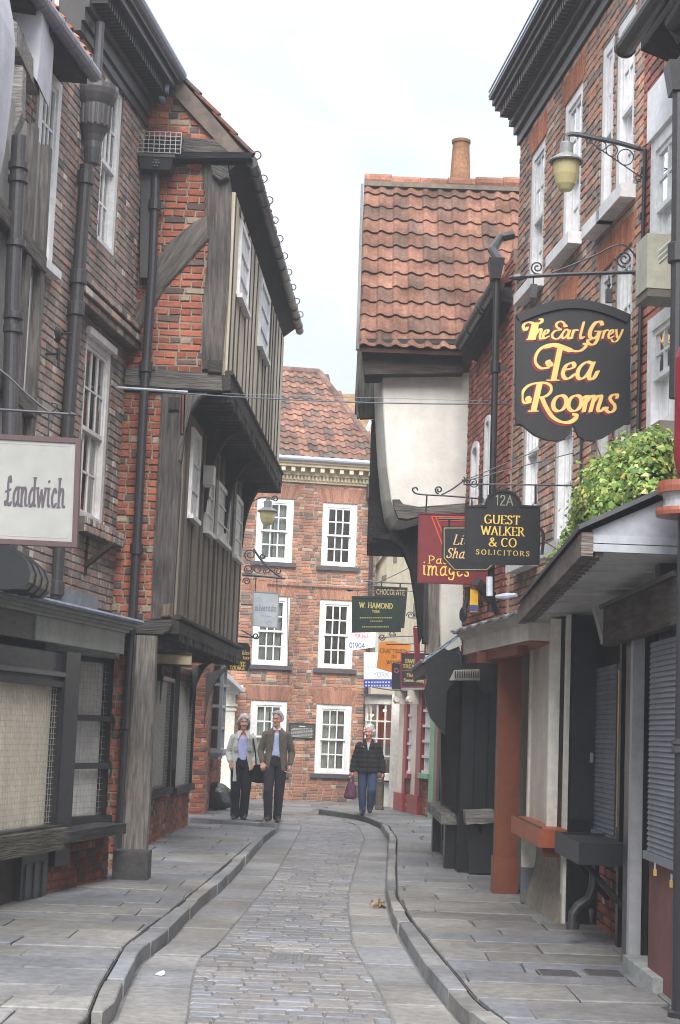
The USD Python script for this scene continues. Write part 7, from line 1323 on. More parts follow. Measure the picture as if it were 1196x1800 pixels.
# -- woman beside him, pale jacket open over a lilac blouse, bag on her shoulder
gw = G(425, 1441, PL_Z); H = 1.70; at = np.array([gw[0] - 0.03, gw[1] - 0.05, PL_Z])
wo = Person('person with grey bobbed hair, pale open jacket over lilac top, dark bag on the shoulder', at, 0.05, 0.955)
zc, zs = H * 0.525, H * 0.81; SK2 = rgb(186, 134, 112)
legs = [(A3(-0.085, 0.0, zc - 0.03), A3(-0.09, -0.05, 0.47), A3(-0.08, 0.0, 0.10), A3(-0.10, -0.13, 0.035)), (A3(0.085, 0.0, zc - 0.03), A3(0.08, -0.02, 0.47), A3(0.055, 0.06, 0.10), A3(0.07, -0.07, 0.035))]
arms = [(A3(-0.155, 0.0, zs - 0.045), A3(-0.225, 0.05, zs - 0.29), A3(-0.19, -0.08, zs - 0.46), A3(0.35, -0.2, -1), A3(1, 0, 0), 1, 0.5), (A3(0.155, 0.0, zs - 0.045), A3(0.215, 0.05, zs - 0.29), A3(0.185, -0.09, zs - 0.45), A3(-0.1, -0.3, -1), A3(0, 1, 0), -1, 0.5)]
def wo_hair(T, R, b):
    cap = [m3.Manifold.batch_hull([sph(T((0, 0.02, 0.075)), 0.082, 12), sph(T((0.02, 0.055, -0.01)), 0.08, 12), sph(T((-0.02, 0.055, -0.01)), 0.08, 12), sph(T((0, 0.06, -0.07)), 0.062, 12)]), m3.Manifold.batch_hull([sph(T((0.05, -0.06, 0.078)), 0.024, 10), sph(T((-0.05, -0.06, 0.078)), 0.024, 10), sph(T((0, -0.04, 0.10)), 0.045, 10)])] + [m3.Manifold.batch_hull([sph(T((s * 0.072, -0.03, 0.05)), 0.027, 10), sph(T((s * 0.084, 0.01, -0.02)), 0.028, 10), sph(T((s * 0.072, 0.0, -0.09)), 0.024, 10), sph(T((s * 0.05, 0.05, -0.1)), 0.04, 10)]) for s in (-1, 1)]
    v, f = soften(cap, 0.011, 3, folds(9, 0.007, 34, 0.5)); hz = v[:, 2] - T((0, 0, 0))[2]; tcol = np.clip((hz + 0.02) / 0.1, 0, 1)[:, None]
    wo.put('hair', (v, f), (rgb(92, 88, 88) * (1 - tcol) + rgb(178, 178, 180) * tcol), 'hair', b)
walker(wo, H, 0.175, 0.165, legs, arms, SK2, rgb(90, 84, 80), 0.05, wo_hair)
trousers(wo, legs, zc, 0.165, rgb(38, 37, 42), 14, 1.02, 1.4); shoes(wo, legs, rgb(30, 29, 31)); shirt(wo, zs, zc + 0.02, 0.175, 0.17, rgb(168, 172, 214), 16)
jk = jacket(wo, zs, zc - 0.06, 0.175, 0.172, arms, rgb(172, 172, 168), 17, 0.085, 0.0, amp=0.009, cuff=0.05, flare=1.06)
for s in (-1, 1):
    wo.put('collar', soften([m3.Manifold.batch_hull([sph((s * 0.03, -0.06, zs + 0.06), 0.012, 8), sph((s * 0.10, -0.075, zs + 0.03), 0.012, 8), sph((s * 0.085, -0.115, zs - 0.06), 0.010, 8), sph((s * 0.06, 0.02, zs + 0.075), 0.012, 8)])], 0.012, 2), rgb(182, 184, 184), 'cloth', jk)
    wo.put('pocket', soften([m3.Manifold.batch_hull([sph((s * 0.09, -0.142, zs - 0.18), 0.008, 8), sph((s * 0.15, -0.125, zs - 0.18), 0.008, 8), sph((s * 0.15, -0.125, zs - 0.25), 0.008, 8), sph((s * 0.09, -0.142, zs - 0.25), 0.008, 8)])], 0.014, 1), rgb(160, 160, 156), 'cloth', jk)
wo.put('belt_end', soften([m3.Manifold.batch_hull([sph((-0.12, -0.15, zc + 0.08), 0.012, 8), sph((-0.13, -0.16, zc - 0.26), 0.012, 8), sph((-0.09, -0.165, zc - 0.26), 0.012, 8)])], 0.014, 2, folds(2, 0.004, 20)), rgb(170, 170, 166), 'cloth', jk)
b0 = at + A3(0.285, -0.02, zc * 0.955 - 0.12); g = MB(rgb(30, 28, 30)); v, f = soften([m3.Manifold.batch_hull([ell((0, 0, -0.1), (0.15, 0.06, 0.05)), ell((0, 0, 0.1), (0.12, 0.05, 0.04))])], 0.02, 4, folds(21, 0.012, 9)); g.add(v + b0, f); bag = Single('shoulder_bag', g, 'cloth', 'black shoulder bag hanging between the woman and the man', 'bag', smooth=60)
g = MB(rgb(34, 32, 34)); sp = [at + A3(0.13, 0.1, zs * 0.955 - 0.3), at + A3(0.15, 0.04, zs * 0.955 + 0.03), at + A3(0.16, -0.07, zs * 0.955 - 0.06), at + A3(0.21, -0.125, zs * 0.955 - 0.28), b0 + A3(-0.06, -0.02, 0.13)]; g.tube(sp, 0.011, 6); bag.part('strap', g, 'cloth')
# -- woman in the dark quilted jacket, jeans, purple bag
gq = G(641, 1434, KERB); H = 1.60; at = np.array([gq[0] + 0.03, gq[1], KERB])
qw = Person('person with curly white hair, black quilted jacket and blue jeans, walking on the right', at, -0.05, 1.0)
zc, zs = H * 0.525, H * 0.805; SK3 = rgb(190, 136, 118)
legs = [(A3(-0.085, 0.0, zc - 0.03), A3(-0.085, -0.01, 0.45), A3(-0.07, 0.05, 0.10), A3(-0.085, -0.08, 0.035)), (A3(0.085, 0.0, zc - 0.03), A3(0.085, -0.10, 0.46), A3(0.06, 0.06, 0.14), A3(0.07, -0.06, 0.085))]
arms = [(A3(-0.16, 0.0, zs - 0.045), A3(-0.235, 0.03, zs - 0.29), A3(-0.275, -0.02, zs - 0.51), A3(0.0, -0.1, -1), A3(0, 1, 0), -1, 0.9), (A3(0.16, 0.0, zs - 0.045), A3(0.235, 0.03, zs - 0.29), A3(0.275, -0.02, zs - 0.51), A3(-0.05, -0.1, -1), A3(0, 1, 0), -1, 0.6)]
def q_hair(T, R, b):
    cap = [m3.Manifold.batch_hull([sph(T((0, 0.02, 0.07)), 0.085, 12), sph(T((0.02, 0.055, 0.0)), 0.082, 12), sph(T((-0.02, 0.055, 0.0)), 0.082, 12)])]; rgh = np.random.default_rng(6)
    for k in range(46):
        a, e = rgh.random() * 2 * math.pi, rgh.random() * 1.9 - 0.5; p = A3(math.cos(a) * math.cos(e) * 0.09, 0.03 + math.sin(a) * math.cos(e) * 0.09, 0.045 + math.sin(e) * 0.092)
        if p[1] < -0.02 and p[2] < 0.075: continue
        cap.append(sph(T(p), 0.018 + 0.012 * rgh.random(), 8))
    qw.put('hair', soften(cap, 0.010, 2, folds(31, 0.004, 50, 1)), rgb(196, 194, 192), 'hair', b)
walker(qw, H, 0.195, 0.168, legs, arms, SK3, rgb(150, 146, 142), -0.3, q_hair)
trousers(qw, legs, zc, 0.16, rgb(58, 70, 94), 24, 0.98, 1.1); shoes(qw, legs, rgb(40, 40, 44)); shirt(qw, zs, zc + 0.1, 0.19, 0.165, rgb(140, 190, 204), 26)
quilt = lambda v: 0.010 * np.abs(np.sin(v[:, 2] * math.pi / 0.085)) - 0.004 + 0.004 * (meshkit.fbm(v * 14, 2, 5) - 0.5)
zb = zc - 0.06; ms = [m3.Manifold.batch_hull([ell((0, 0.005, zs - 0.05), (0.175, 0.12, 0.085)), ell((0, 0.0, zs - 0.33), (0.2, 0.15, 0.04))]), m3.Manifold.batch_hull([ell((0, 0.0, zs - 0.33), (0.2, 0.15, 0.04)), ell((0, 0.01, zb), (0.21, 0.165, 0.02))])]
cutv = m3.CrossSection([[(0.0, zs - 0.13), (0.075, zs + 0.12), (-0.075, zs + 0.12)]]).extrude(0.4).rotate([90, 0, 0]).translate([0, -0.03, 0]); bodyq = m3.Manifold.batch_boolean(ms, m3.OpType.Add) - cutv
sl = [bodyq]
for s, e, w, d, sd, th, cu in arms: sl += chain([(s, 0.072), ((s + e) / 2, 0.072), (e, 0.07), (w + UP * 0.03, 0.055)])
jk = qw.put('jacket', soften(sl, 0.012, 4, quilt), rgb(40, 38, 40), 'cloth')
for s in (-1, 1): qw.put('collar', soften([m3.Manifold.batch_hull([sph((s * 0.03, -0.09, zs - 0.03), 0.014, 8), sph((s * 0.085, -0.05, zs + 0.05), 0.018, 8), sph((s * 0.05, 0.05, zs + 0.085), 0.018, 8), sph((s * 0.08, -0.09, zs - 0.02), 0.014, 8)])], 0.012, 2), rgb(44, 42, 46), 'cloth', jk)
qw.put('zip', soften(chain([(A3(0, -0.135, zs - 0.13), 0.006), (A3(0, -0.16, zs - 0.33), 0.006), (A3(0, -0.178, zb), 0.006)], 6), 0.02, 1), rgb(26, 25, 27), 'cloth', jk)
for k, (x, z) in enumerate(((-0.12, -0.05), (-0.09, -0.055), (-0.075, -0.07))): qw.put('stud', soften([sph((x, -0.125, zs + z), 0.009, 8)], 0.008, 1), rgb(190, 190, 194), 'iron', jk)
b0 = at + A3(-0.30, -0.03, 0.48); v, f = soften([m3.Manifold.batch_hull([ell((0, 0, -0.14), (0.115, 0.075, 0.06)), ell((0, 0, 0.02), (0.09, 0.055, 0.05)), sph((0.01, 0, 0.16), 0.025)])], 0.018, 4, folds(41, 0.018, 10)); g = MB(rgb(96, 58, 82)); g.add(v + b0, f); cb = Single('carrier_bag', g, 'sheet_plastic', 'purple carrier bag hanging from the hand of the walker in jeans', 'bag', smooth=60)
g = MB(rgb(104, 66, 92)); g.tube([b0 + A3(-0.02, 0, 0.14), b0 + A3(0.0, -0.02, 0.24), b0 + A3(0.025, 0, 0.27), b0 + A3(0.03, 0.02, 0.2), b0 + A3(0.03, 0, 0.14)], 0.008, 6); cb.part('handle', g, 'sheet_plastic')
# -- black refuse bag by the doorcase
c = G(380, 1424, PL_Z); rgv = np.random.default_rng(3); v, f = soften([m3.Manifold.batch_hull([ell((0, 0, 0.24), (0.28, 0.26, 0.23)), ell((0.05, 0, 0.14), (0.27, 0.26, 0.14)), ell((-0.1, 0, 0.36), (0.12, 0.14, 0.1))])], 0.02, 4, lambda v: 0.05 * (meshkit.fbm(v * 5.0 + 2, 4, 7) - 0.5) + 0.012 * (meshkit.fbm(v * np.array([14, 14, 6.0]), 2, 9) - 0.5))
v[:, 2] = np.maximum(v[:, 2], 0.0); g = MB(rgb(30, 31, 35)); g.add(v + c, f); rb = Single('refuse_bag', g, 'plastic', 'shiny full black refuse bag slumped beside the brick pier', 'rubbish bag', smooth=70)
v, f = soften(chain([(A3(-0.12, 0, 0.42), 0.05), (A3(-0.14, -0.02, 0.49), 0.028), (A3(-0.15, -0.03, 0.54), 0.05)], 10), 0.014, 2, folds(5, 0.012, 20)); g = MB(rgb(34, 35, 40)); g.add(v + c, f); rb.part('tied_neck', g, 'plastic', smooth=60)
# ================================================================ LETTERING: strokes of a broad pen
def cr(p, n=7):
    p = np.array(p, float)
    if len(p) < 3: return p
    q = np.vstack([2 * p[0] - p[1], p, 2 * p[-1] - p[-2]]); out = []
    for i in range(1, len(q) - 2):
        for t in np.linspace(0, 1, n, endpoint=False): out.append(0.5 * (2 * q[i] + (q[i + 1] - q[i - 1]) * t + (2 * q[i - 1] - 5 * q[i] + 4 * q[i + 1] - q[i + 2]) * t * t + (3 * q[i] - q[i - 1] - 3 * q[i + 1] + q[i + 2]) * t ** 3))
    return np.vstack(out + [p[-1]])
def pen(path, wide, thin, ang=0.0):
    """outline swept by a flat nib"""
    d = np.array([math.cos(ang), math.sin(ang)]) * wide / 2; e = np.array([-math.sin(ang), math.cos(ang)]) * thin / 2; nib = np.array([d + e * 0.6, d * 0.9 + e, -d * 0.9 + e, -d + e * 0.6, -d - e * 0.6, -d * 0.9 - e, d * 0.9 - e, d - e * 0.6]); out = []
    for a, b in zip(path[:-1], path[1:]): out.append(MultiPolygon([]).union(Polygon(np.vstack([nib + a, nib + b])).convex_hull))
    return unary_union(out)
def arc(cx, cy, rx, ry, a0, a1, n=9): return [(cx + rx * math.cos(math.radians(a)), cy + ry * math.sin(math.radians(a))) for a in np.linspace(a0, a1, n)]
S_ = lambda h: [(0.46 * h / 1, h * 0.8)] 
X = 0.66
GL = {   # advance, straight strokes, curved strokes; caps one high, small letters X high
'A': (0.78, [[(0.06, 0), (0.38, 1), (0.70, 0)], [(0.18, 0.34), (0.58, 0.34)]], []), 'C': (0.74, [], [arc(0.40, 0.5, 0.33, 0.5, 48, 312, 13)]),
'D': (0.80, [[(0.12, 0), (0.12, 1)]], [[(0.12, 1), (0.4, 0.98), (0.70, 0.5), (0.4, 0.02), (0.12, 0)]]), 'E': (0.62, [[(0.12, 0), (0.12, 1)], [(0.12, 1), (0.54, 1), (0.54, 0.86)], [(0.12, 0.52), (0.44, 0.52)], [(0.12, 0), (0.56, 0), (0.56, 0.15)]], []),
'F': (0.58, [[(0.12, 0), (0.12, 1)], [(0.12, 1), (0.54, 1), (0.54, 0.86)], [(0.12, 0.5), (0.44, 0.5)]], []), 'G': (0.80, [[(0.70, 0.42), (0.70, 0.1)], [(0.52, 0.42), (0.74, 0.42)]], [arc(0.40, 0.5, 0.33, 0.5, 48, 315, 13)]),
'H': (0.80, [[(0.12, 0), (0.12, 1)], [(0.66, 0), (0.66, 1)], [(0.12, 0.52), (0.66, 0.52)]], []), 'I': (0.30, [[(0.15, 0), (0.15, 1)]], []), 'K': (0.74, [[(0.12, 0), (0.12, 1)], [(0.62, 1), (0.14, 0.46)], [(0.28, 0.6), (0.68, 0)]], []),
'L': (0.60, [[(0.12, 1), (0.12, 0), (0.56, 0), (0.56, 0.16)]], []), 'M': (0.92, [[(0.1, 0), (0.14, 1), (0.46, 0.12), (0.78, 1), (0.82, 0)]], []), 'N': (0.82, [[(0.12, 0), (0.12, 1), (0.68, 0), (0.68, 1)]], []),
'O': (0.84, [], [arc(0.42, 0.5, 0.35, 0.5, 90, 450, 17)]), 'R': (0.72, [[(0.12, 0), (0.12, 1)], [(0.34, 0.5), (0.68, 0)]], [[(0.12, 1), (0.36, 1), (0.56, 0.76), (0.36, 0.5), (0.12, 0.5)]]),
'S': (0.58, [], [[(0.48, 0.8), (0.44, 0.94), (0.28, 1.0), (0.12, 0.9), (0.11, 0.72), (0.26, 0.55), (0.44, 0.42), (0.48, 0.22), (0.36, 0.04), (0.2, 0.0), (0.09, 0.08), (0.07, 0.22)]]), 'T': (0.70, [[(0.35, 0), (0.35, 1)], [(0.06, 0.86), (0.06, 1), (0.64, 1), (0.64, 0.86)]], []),
'U': (0.80, [], [[(0.12, 1), (0.12, 0.4), (0.2, 0.08), (0.4, 0.0), (0.6, 0.08), (0.68, 0.4), (0.68, 1)]]), 'W': (1.06, [[(0.04, 1), (0.29, 0), (0.53, 0.94), (0.77, 0), (1.02, 1)]], []), 'Y': (0.72, [[(0.04, 1), (0.36, 0.48), (0.68, 1)], [(0.36, 0.48), (0.36, 0)]], []), 'P': (0.64, [[(0.12, 0), (0.12, 1)]], [[(0.12, 1), (0.36, 1), (0.56, 0.74), (0.36, 0.46), (0.12, 0.46)]]),
'B': (0.66, [[(0.12, 0), (0.12, 1)]], [[(0.12, 1), (0.36, 1), (0.5, 0.77), (0.34, 0.53), (0.12, 0.53)], [(0.3, 0.53), (0.48, 0.46), (0.57, 0.27), (0.44, 0.03), (0.12, 0.0)]]), 'V': (0.74, [[(0.04, 1), (0.37, 0), (0.7, 1)]], []),
'&': (0.84, [], [[(0.76, 0.44), (0.6, 0.14), (0.32, 0.0), (0.1, 0.12), (0.1, 0.34), (0.3, 0.54), (0.5, 0.74), (0.44, 0.95), (0.28, 0.97), (0.2, 0.8), (0.34, 0.54), (0.56, 0.22), (0.78, 0.0)]]), '.': (0.26, [[(0.1, 0.03), (0.14, 0.03)]], []), ' ': (0.34, [], []),
'1': (0.40, [[(0.06, 0.84), (0.22, 1), (0.22, 0)]], []), '2': (0.60, [[(0.07, 0), (0.54, 0)]], [[(0.08, 0.76), (0.16, 0.96), (0.34, 1.0), (0.5, 0.86), (0.46, 0.6), (0.24, 0.3), (0.07, 0.0)]]), '0': (0.62, [], [arc(0.3, 0.5, 0.24, 0.5, 90, 450, 15)]), '9': (0.60, [], [arc(0.29, 0.68, 0.22, 0.31, 0, 360, 13), [(0.51, 0.7), (0.46, 0.3), (0.2, 0.0)]]), '4': (0.62, [[(0.42, 0), (0.42, 1), (0.05, 0.3), (0.58, 0.3)]], []),
'a': (0.56, [[(0.43, X), (0.43, 0.1), (0.54, 0.02)]], [[(0.42, X * 0.86), (0.28, X), (0.08, X * 0.62), (0.1, 0.1), (0.24, 0.0), (0.42, 0.2)]]), 'b': (0.58, [[(0.1, 1.02), (0.1, 0.05)]], [[(0.1, 0.48), (0.26, X), (0.46, X * 0.6), (0.42, 0.08), (0.26, 0.0), (0.1, 0.1)]]),
'c': (0.48, [], [[(0.4, X * 0.8), (0.26, X), (0.09, X * 0.6), (0.12, 0.1), (0.26, 0.0), (0.42, 0.12)]]), 'd': (0.60, [[(0.46, 1.02), (0.46, 0.08), (0.57, 0.02)]], [[(0.45, X * 0.84), (0.3, X), (0.09, X * 0.6), (0.11, 0.08), (0.26, 0.0), (0.45, 0.2)]]),
'e': (0.50, [], [[(0.1, 0.32), (0.34, 0.42), (0.4, 0.58), (0.28, X), (0.1, 0.44), (0.11, 0.12), (0.25, 0.0), (0.44, 0.14)]]), 'g': (0.56, [], [[(0.44, X * 0.84), (0.28, X), (0.1, X * 0.66), (0.14, 0.18), (0.3, 0.12), (0.44, 0.34)], [(0.45, X), (0.44, 0.0), (0.34, -0.26), (0.14, -0.26), (0.06, -0.14)]]),
'h': (0.60, [[(0.1, 1.02), (0.1, 0)]], [[(0.1, 0.36), (0.26, X), (0.42, X * 0.84), (0.42, 0.1), (0.56, 0.02)]]), 'i': (0.30, [[(0.12, X), (0.12, 0.08), (0.24, 0.02)], [(0.12, 0.9), (0.13, 0.93)]], []), 'l': (0.28, [[(0.12, 1.04), (0.12, 0.06), (0.24, 0.02)]], []),
'm': (0.86, [[(0.1, X), (0.1, 0)]], [[(0.1, 0.38), (0.24, X), (0.37, X * 0.84), (0.37, 0)], [(0.37, 0.38), (0.52, X), (0.66, X * 0.84), (0.66, 0.1), (0.8, 0.02)]]), 'n': (0.60, [[(0.1, X), (0.1, 0)]], [[(0.1, 0.36), (0.26, X), (0.42, X * 0.84), (0.42, 0.1), (0.56, 0.02)]]),
'o': (0.54, [], [arc(0.27, X / 2, 0.19, X / 2, 90, 450, 13)]), 'p': (0.58, [[(0.1, X), (0.1, -0.3)]], [[(0.1, 0.46), (0.26, X), (0.46, X * 0.6), (0.42, 0.08), (0.26, 0.0), (0.1, 0.1)]]), 'r': (0.44, [[(0.1, X), (0.1, 0)]], [[(0.1, 0.36), (0.24, X), (0.38, X * 0.9)]]),
's': (0.44, [], [[(0.36, X * 0.82), (0.24, X), (0.1, X * 0.82), (0.16, X * 0.58), (0.32, X * 0.4), (0.34, X * 0.14), (0.2, 0.0), (0.07, 0.1)]]), 't': (0.36, [[(0.14, 0.9), (0.14, 0.12), (0.28, 0.02)], [(0.03, X), (0.3, X)]], []), 'u': (0.60, [[(0.44, X), (0.44, 0.08), (0.56, 0.02)]], [[(0.1, X), (0.1, 0.16), (0.22, 0.0), (0.44, 0.26)]]), 'v': (0.52, [[(0.05, X), (0.25, 0), (0.46, X)]], []),
'w': (0.78, [[(0.05, X), (0.22, 0), (0.39, X * 0.9), (0.55, 0), (0.73, X)]], []), 'y': (0.54, [], [[(0.06, X), (0.12, 0.2), (0.26, 0.06), (0.42, 0.3)], [(0.46, X), (0.4, 0.1), (0.26, -0.22), (0.06, -0.24)]]),
'$': (0.58, [[(0.06, 0.5), (0.40, 0.58)]], [[(0.42, 0.86), (0.36, 1.04), (0.24, 0.98), (0.2, 0.7), (0.24, 0.4), (0.2, 0.14), (0.08, 0.02), (0.03, 0.12), (0.14, 0.16), (0.3, 0.04), (0.44, 0.02), (0.5, 0.12)]])}
def lettering(text, wide=0.13, thin=0.05, ang=0.0, slant=0.0, serif=True, gap=0.06):
    x, shapes = 0.0, []
    for ch in text:
        adv, st, cu = GL[ch]
        for p in st:
            shapes.append(affinity.translate(pen(np.array(p), wide, thin, ang), x, 0))
            if serif and len(p) >= 2:
                for q, r in ((p[0], p[1]), (p[-1], p[-2])):
                    if abs(q[1] - r[1]) > 0.45 and min(abs(q[1]), abs(q[1] - 1), abs(q[1] - X)) < 0.06: shapes.append(affinity.translate(pen(np.array([(q[0] - 0.06, q[1]), (q[0] + 0.06, q[1])]), wide, thin, 0), x, 0))
        for p in cu: shapes.append(affinity.translate(pen(cr(p), wide, thin, ang), x, 0))
        x += adv + gap
    sh = unary_union([s for s in shapes if not s.is_empty]).simplify(0.006); return affinity.affine_transform(sh, [1, slant, 0, 1, 0, 0]), x
GOLD = rgb(222, 186, 92)
def text_on(T, pl, text, cx, base, hpx, wpx, col, off, name='lettering', parent=None, dx=0.0, dz=0.0, **k):
    """set the words on a plane: centre cx, baseline and cap height in photo pixels at that plane"""
    sh, w = lettering(text, **k); u0, z0 = pl.uz(cx, base, off); u1, z1 = pl.uz(cx, base - hpx, off); h = z1 - z0; ua = pl.uz(cx - wpx / 2, base, off)[0]; ub = pl.uz(cx + wpx / 2, base, off)[0]
    b = sh.bounds; sx = (ub - ua) / (b[2] - b[0]); sh = affinity.affine_transform(sh, [sx, 0, 0, h, ua - b[0] * sx + dx, z0 + dz]); g = MB(col); pl.slab(g, sh, off, off + 0.0025); return T.part(name, g, 'sign', parent, kind='stuff' if len(text) > 1 else None)
def board(name, label, pts, d, col, cat='sign', th=0.05, edge=None, ew=0.02, mat='sign', line=None, group=None):
    pl = Plane((0.0, d), (3.0, d), (0, -1)); poly = ppoly(pl, pts); c = poly.centroid; T = Thing(name, label, cat, (c.x, d, poly.bounds[1]), group)
    g = MB(col); pl.slab(g, poly, -th, 0.0); b = T.part('board', g, mat)
    if edge is not None: g = MB(edge); pl.slab(g, poly.buffer(0.001).difference(poly.buffer(-ew, join_style=2)), -th - 0.004, 0.008); T.part('frame', g, mat)
    if line is not None: g = MB(line); q = poly.buffer(-ew - 0.012, join_style=2); pl.slab(g, q.difference(q.buffer(-0.006, join_style=2)), 0.0, 0.003); T.part('painted_border', g, mat)
    return T, pl, poly
IR = rgb(46, 46, 52)
def iron(T, d, lines, r=0.008, name="bracket", col=IR, parent=None):
    for l in lines: g = MB(col); g.tube(np.array([W(x, y, d) for x, y in (cr(l, 4) if len(l) < 12 else l)]), r, 6); T.part(name, g, "iron", parent)
def spiral(cx, cy, r0, r1, a0, turns, n=22): return [(cx + (r0 + (r1 - r0) * t) * math.cos(a0 + turns * 2 * math.pi * t), cy + (r0 + (r1 - r0) * t) * math.sin(a0 + turns * 2 * math.pi * t)) for t in np.linspace(0, 1, n)]
rect = lambda x0, y0, x1, y1: [(x0, y0), (x1, y0), (x1, y1), (x0, y1)]
SB = rgb(32, 32, 35)
# ---------------------------------------------------------------- the tea rooms sign
D = 13.3; C = lambda x, y: (900 + x / 5.436, 510 + y / 5.436)
top = [C(38 + 1100 * t, 238 - 195 * math.sin(math.pi * (0.08 + 0.84 * t)) + 48 * (1 - abs(2 * t - 1)) * 0 + (195 * math.sin(math.pi * 0.08))) for t in np.linspace(0, 1, 15)]
bot = [C(1136, 1275), C(1085, 1275), C(1000, 1330), C(880, 1405), C(780, 1437), C(700, 1430), C(640, 1390), C(612, 1330), C(600, 1300), C(588, 1296), C(572, 1312), C(560, 1360), C(520, 1410), C(440, 1438), C(330, 1425), C(220, 1380), C(150, 1325), C(108, 1285), C(40, 1282)]
T, pl, poly = board('hanging_sign', 'large black shaped board with gold script for tea rooms, edged arch top', top + bot, D, SB, th=0.07)
archb = Polygon([tuple(pl.uz(*p)) for p in top] + [tuple(pl.uz(*C(1095 - 1014 * t, 310 - 195 * math.sin(math.pi * (0.10 + 0.80 * t)) + 60)) ) for t in np.linspace(0, 1, 15)]).buffer(0)
g = MB(rgb(28, 28, 31)); pl.slab(g, archb, 0.0, 0.022); T.part('arched_moulding', g, 'sign')
g = MB(rgb(28, 28, 31)); pl.slab(g, ppoly(pl, [C(40, 300), C(88, 292), C(92, 1280), C(42, 1280)]), 0.0, 0.02); T.part('side_moulding', g, 'sign')
g = MB(rgb(36, 36, 39)); pl.slab(g, ppoly(pl, [C(512, 140), C(516, 140), C(514, 1290), C(510, 1290)]), 0.0, 0.0012); T.part('board_joint', g, 'sign')
def script(paths, col, off, dx, dy, nm):
    """paths: (pen width, thin, angle, smooth, points in sign pixels)"""
    sh = []
    for w, t, a, sm, p in paths:
        q = np.array(p, float) + [dx, dy]; q = cr(q, 8) if sm else q; sh.append(pen(q, w * 0.86, t * 0.95, a))
    sh = unary_union(sh); k = lambda x, y: tuple(pl.uz(*C(x, y), off))
    poly = MultiPolygon([Polygon([k(*c) for c in gq.exterior.coords], [[k(*c) for c in h.coords] for h in gq.interiors]).buffer(0) for gq in getattr(sh, 'geoms', [sh])]) if True else None
    g = MB(col); pl.slab(g, unary_union(list(poly.geoms)), off, off + 0.002); T.part(nm, g, 'sign', kind='stuff')
A_ = -0.12
SW = [(34, 13, A_, 1, [(150, 355), (135, 380), (118, 372), (110, 345), (125, 318), (165, 305), (215, 318), (262, 318), (288, 300), (290, 280), (272, 276)]), (40, 12, A_, 0, [(212, 315), (168, 470)]), (40, 12, A_, 0, [(232, 315), (200, 470)]), (30, 10, 0, 0, [(150, 470), (210, 470)]),
 (26, 10, A_, 1, [(512, 330), (525, 345), (505, 345), (500, 315), (465, 297), (430, 318), (432, 352), (470, 378), (420, 385), (388, 420), (395, 455), (435, 466), (470, 440), (480, 420)]),
 (44, 14, A_, 1, [(865, 330), (850, 300), (800, 312), (755, 380), (748, 440), (775, 462), (820, 440), (838, 400)]), (36, 12, A_, 1, [(838, 396), (826, 450), (800, 505), (765, 522), (732, 505), (728, 478), (745, 474)]), (26, 10, 0, 0, [(800, 392), (858, 392)]),
 # Tea
 (34, 16, A_, 1, [(372, 690), (385, 715), (355, 722), (335, 690), (360, 672)]), (30, 18, A_, 1, [(350, 740), (280, 745), (232, 700), (228, 640), (265, 570), (340, 525), (420, 515), (500, 545), (580, 578), (650, 580), (700, 548), (712, 520), (690, 512)]), (52, 34, A_, 1, [(330, 540), (400, 522), (470, 540), (560, 575)]), (62, 14, A_, 0, [(462, 560), (400, 860)]), (40, 12, 0, 0, [(350, 860), (440, 860)]),
 (46, 13, -0.3, 1, [(505, 760), (580, 745), (600, 715), (575, 692), (520, 720), (490, 790), (505, 838), (545, 845), (605, 800)]), (46, 13, -0.3, 1, [(770, 700), (715, 685), (650, 740), (628, 810), (655, 850), (710, 820), (765, 740)]), (48, 13, -0.2, 1, [(782, 690), (740, 810), (752, 852), (790, 835), (822, 775)]),
 # Rooms
 (32, 16, A_, 1, [(158, 1020), (178, 1040), (160, 1062), (142, 1040), (165, 1018)]), (30, 16, A_, 1, [(175, 1070), (125, 1078), (100, 1040), (108, 970), (160, 912), (250, 885), (330, 888), (375, 920), (370, 975), (320, 1015), (262, 1024)]), (64, 14, A_, 0, [(268, 890), (208, 1155)]), (40, 12, 0, 0, [(170, 1156), (240, 1156)]), (46, 22, 0.2, 1, [(290, 1030), (330, 1120), (390, 1210), (470, 1258), (550, 1262), (610, 1225), (618, 1190), (596, 1190)])]
for cx_, cy_ in ((460, 1080), (605, 1080)): SW.append((48, 13, -0.25, 1, [(cx_ + (62 + 10 * 0) * math.cos(a) * 1.0 + 14 * math.sin(-a), cy_ + 76 * math.sin(a)) for a in np.linspace(-1.2, 2 * math.pi - 1.2, 15)]))
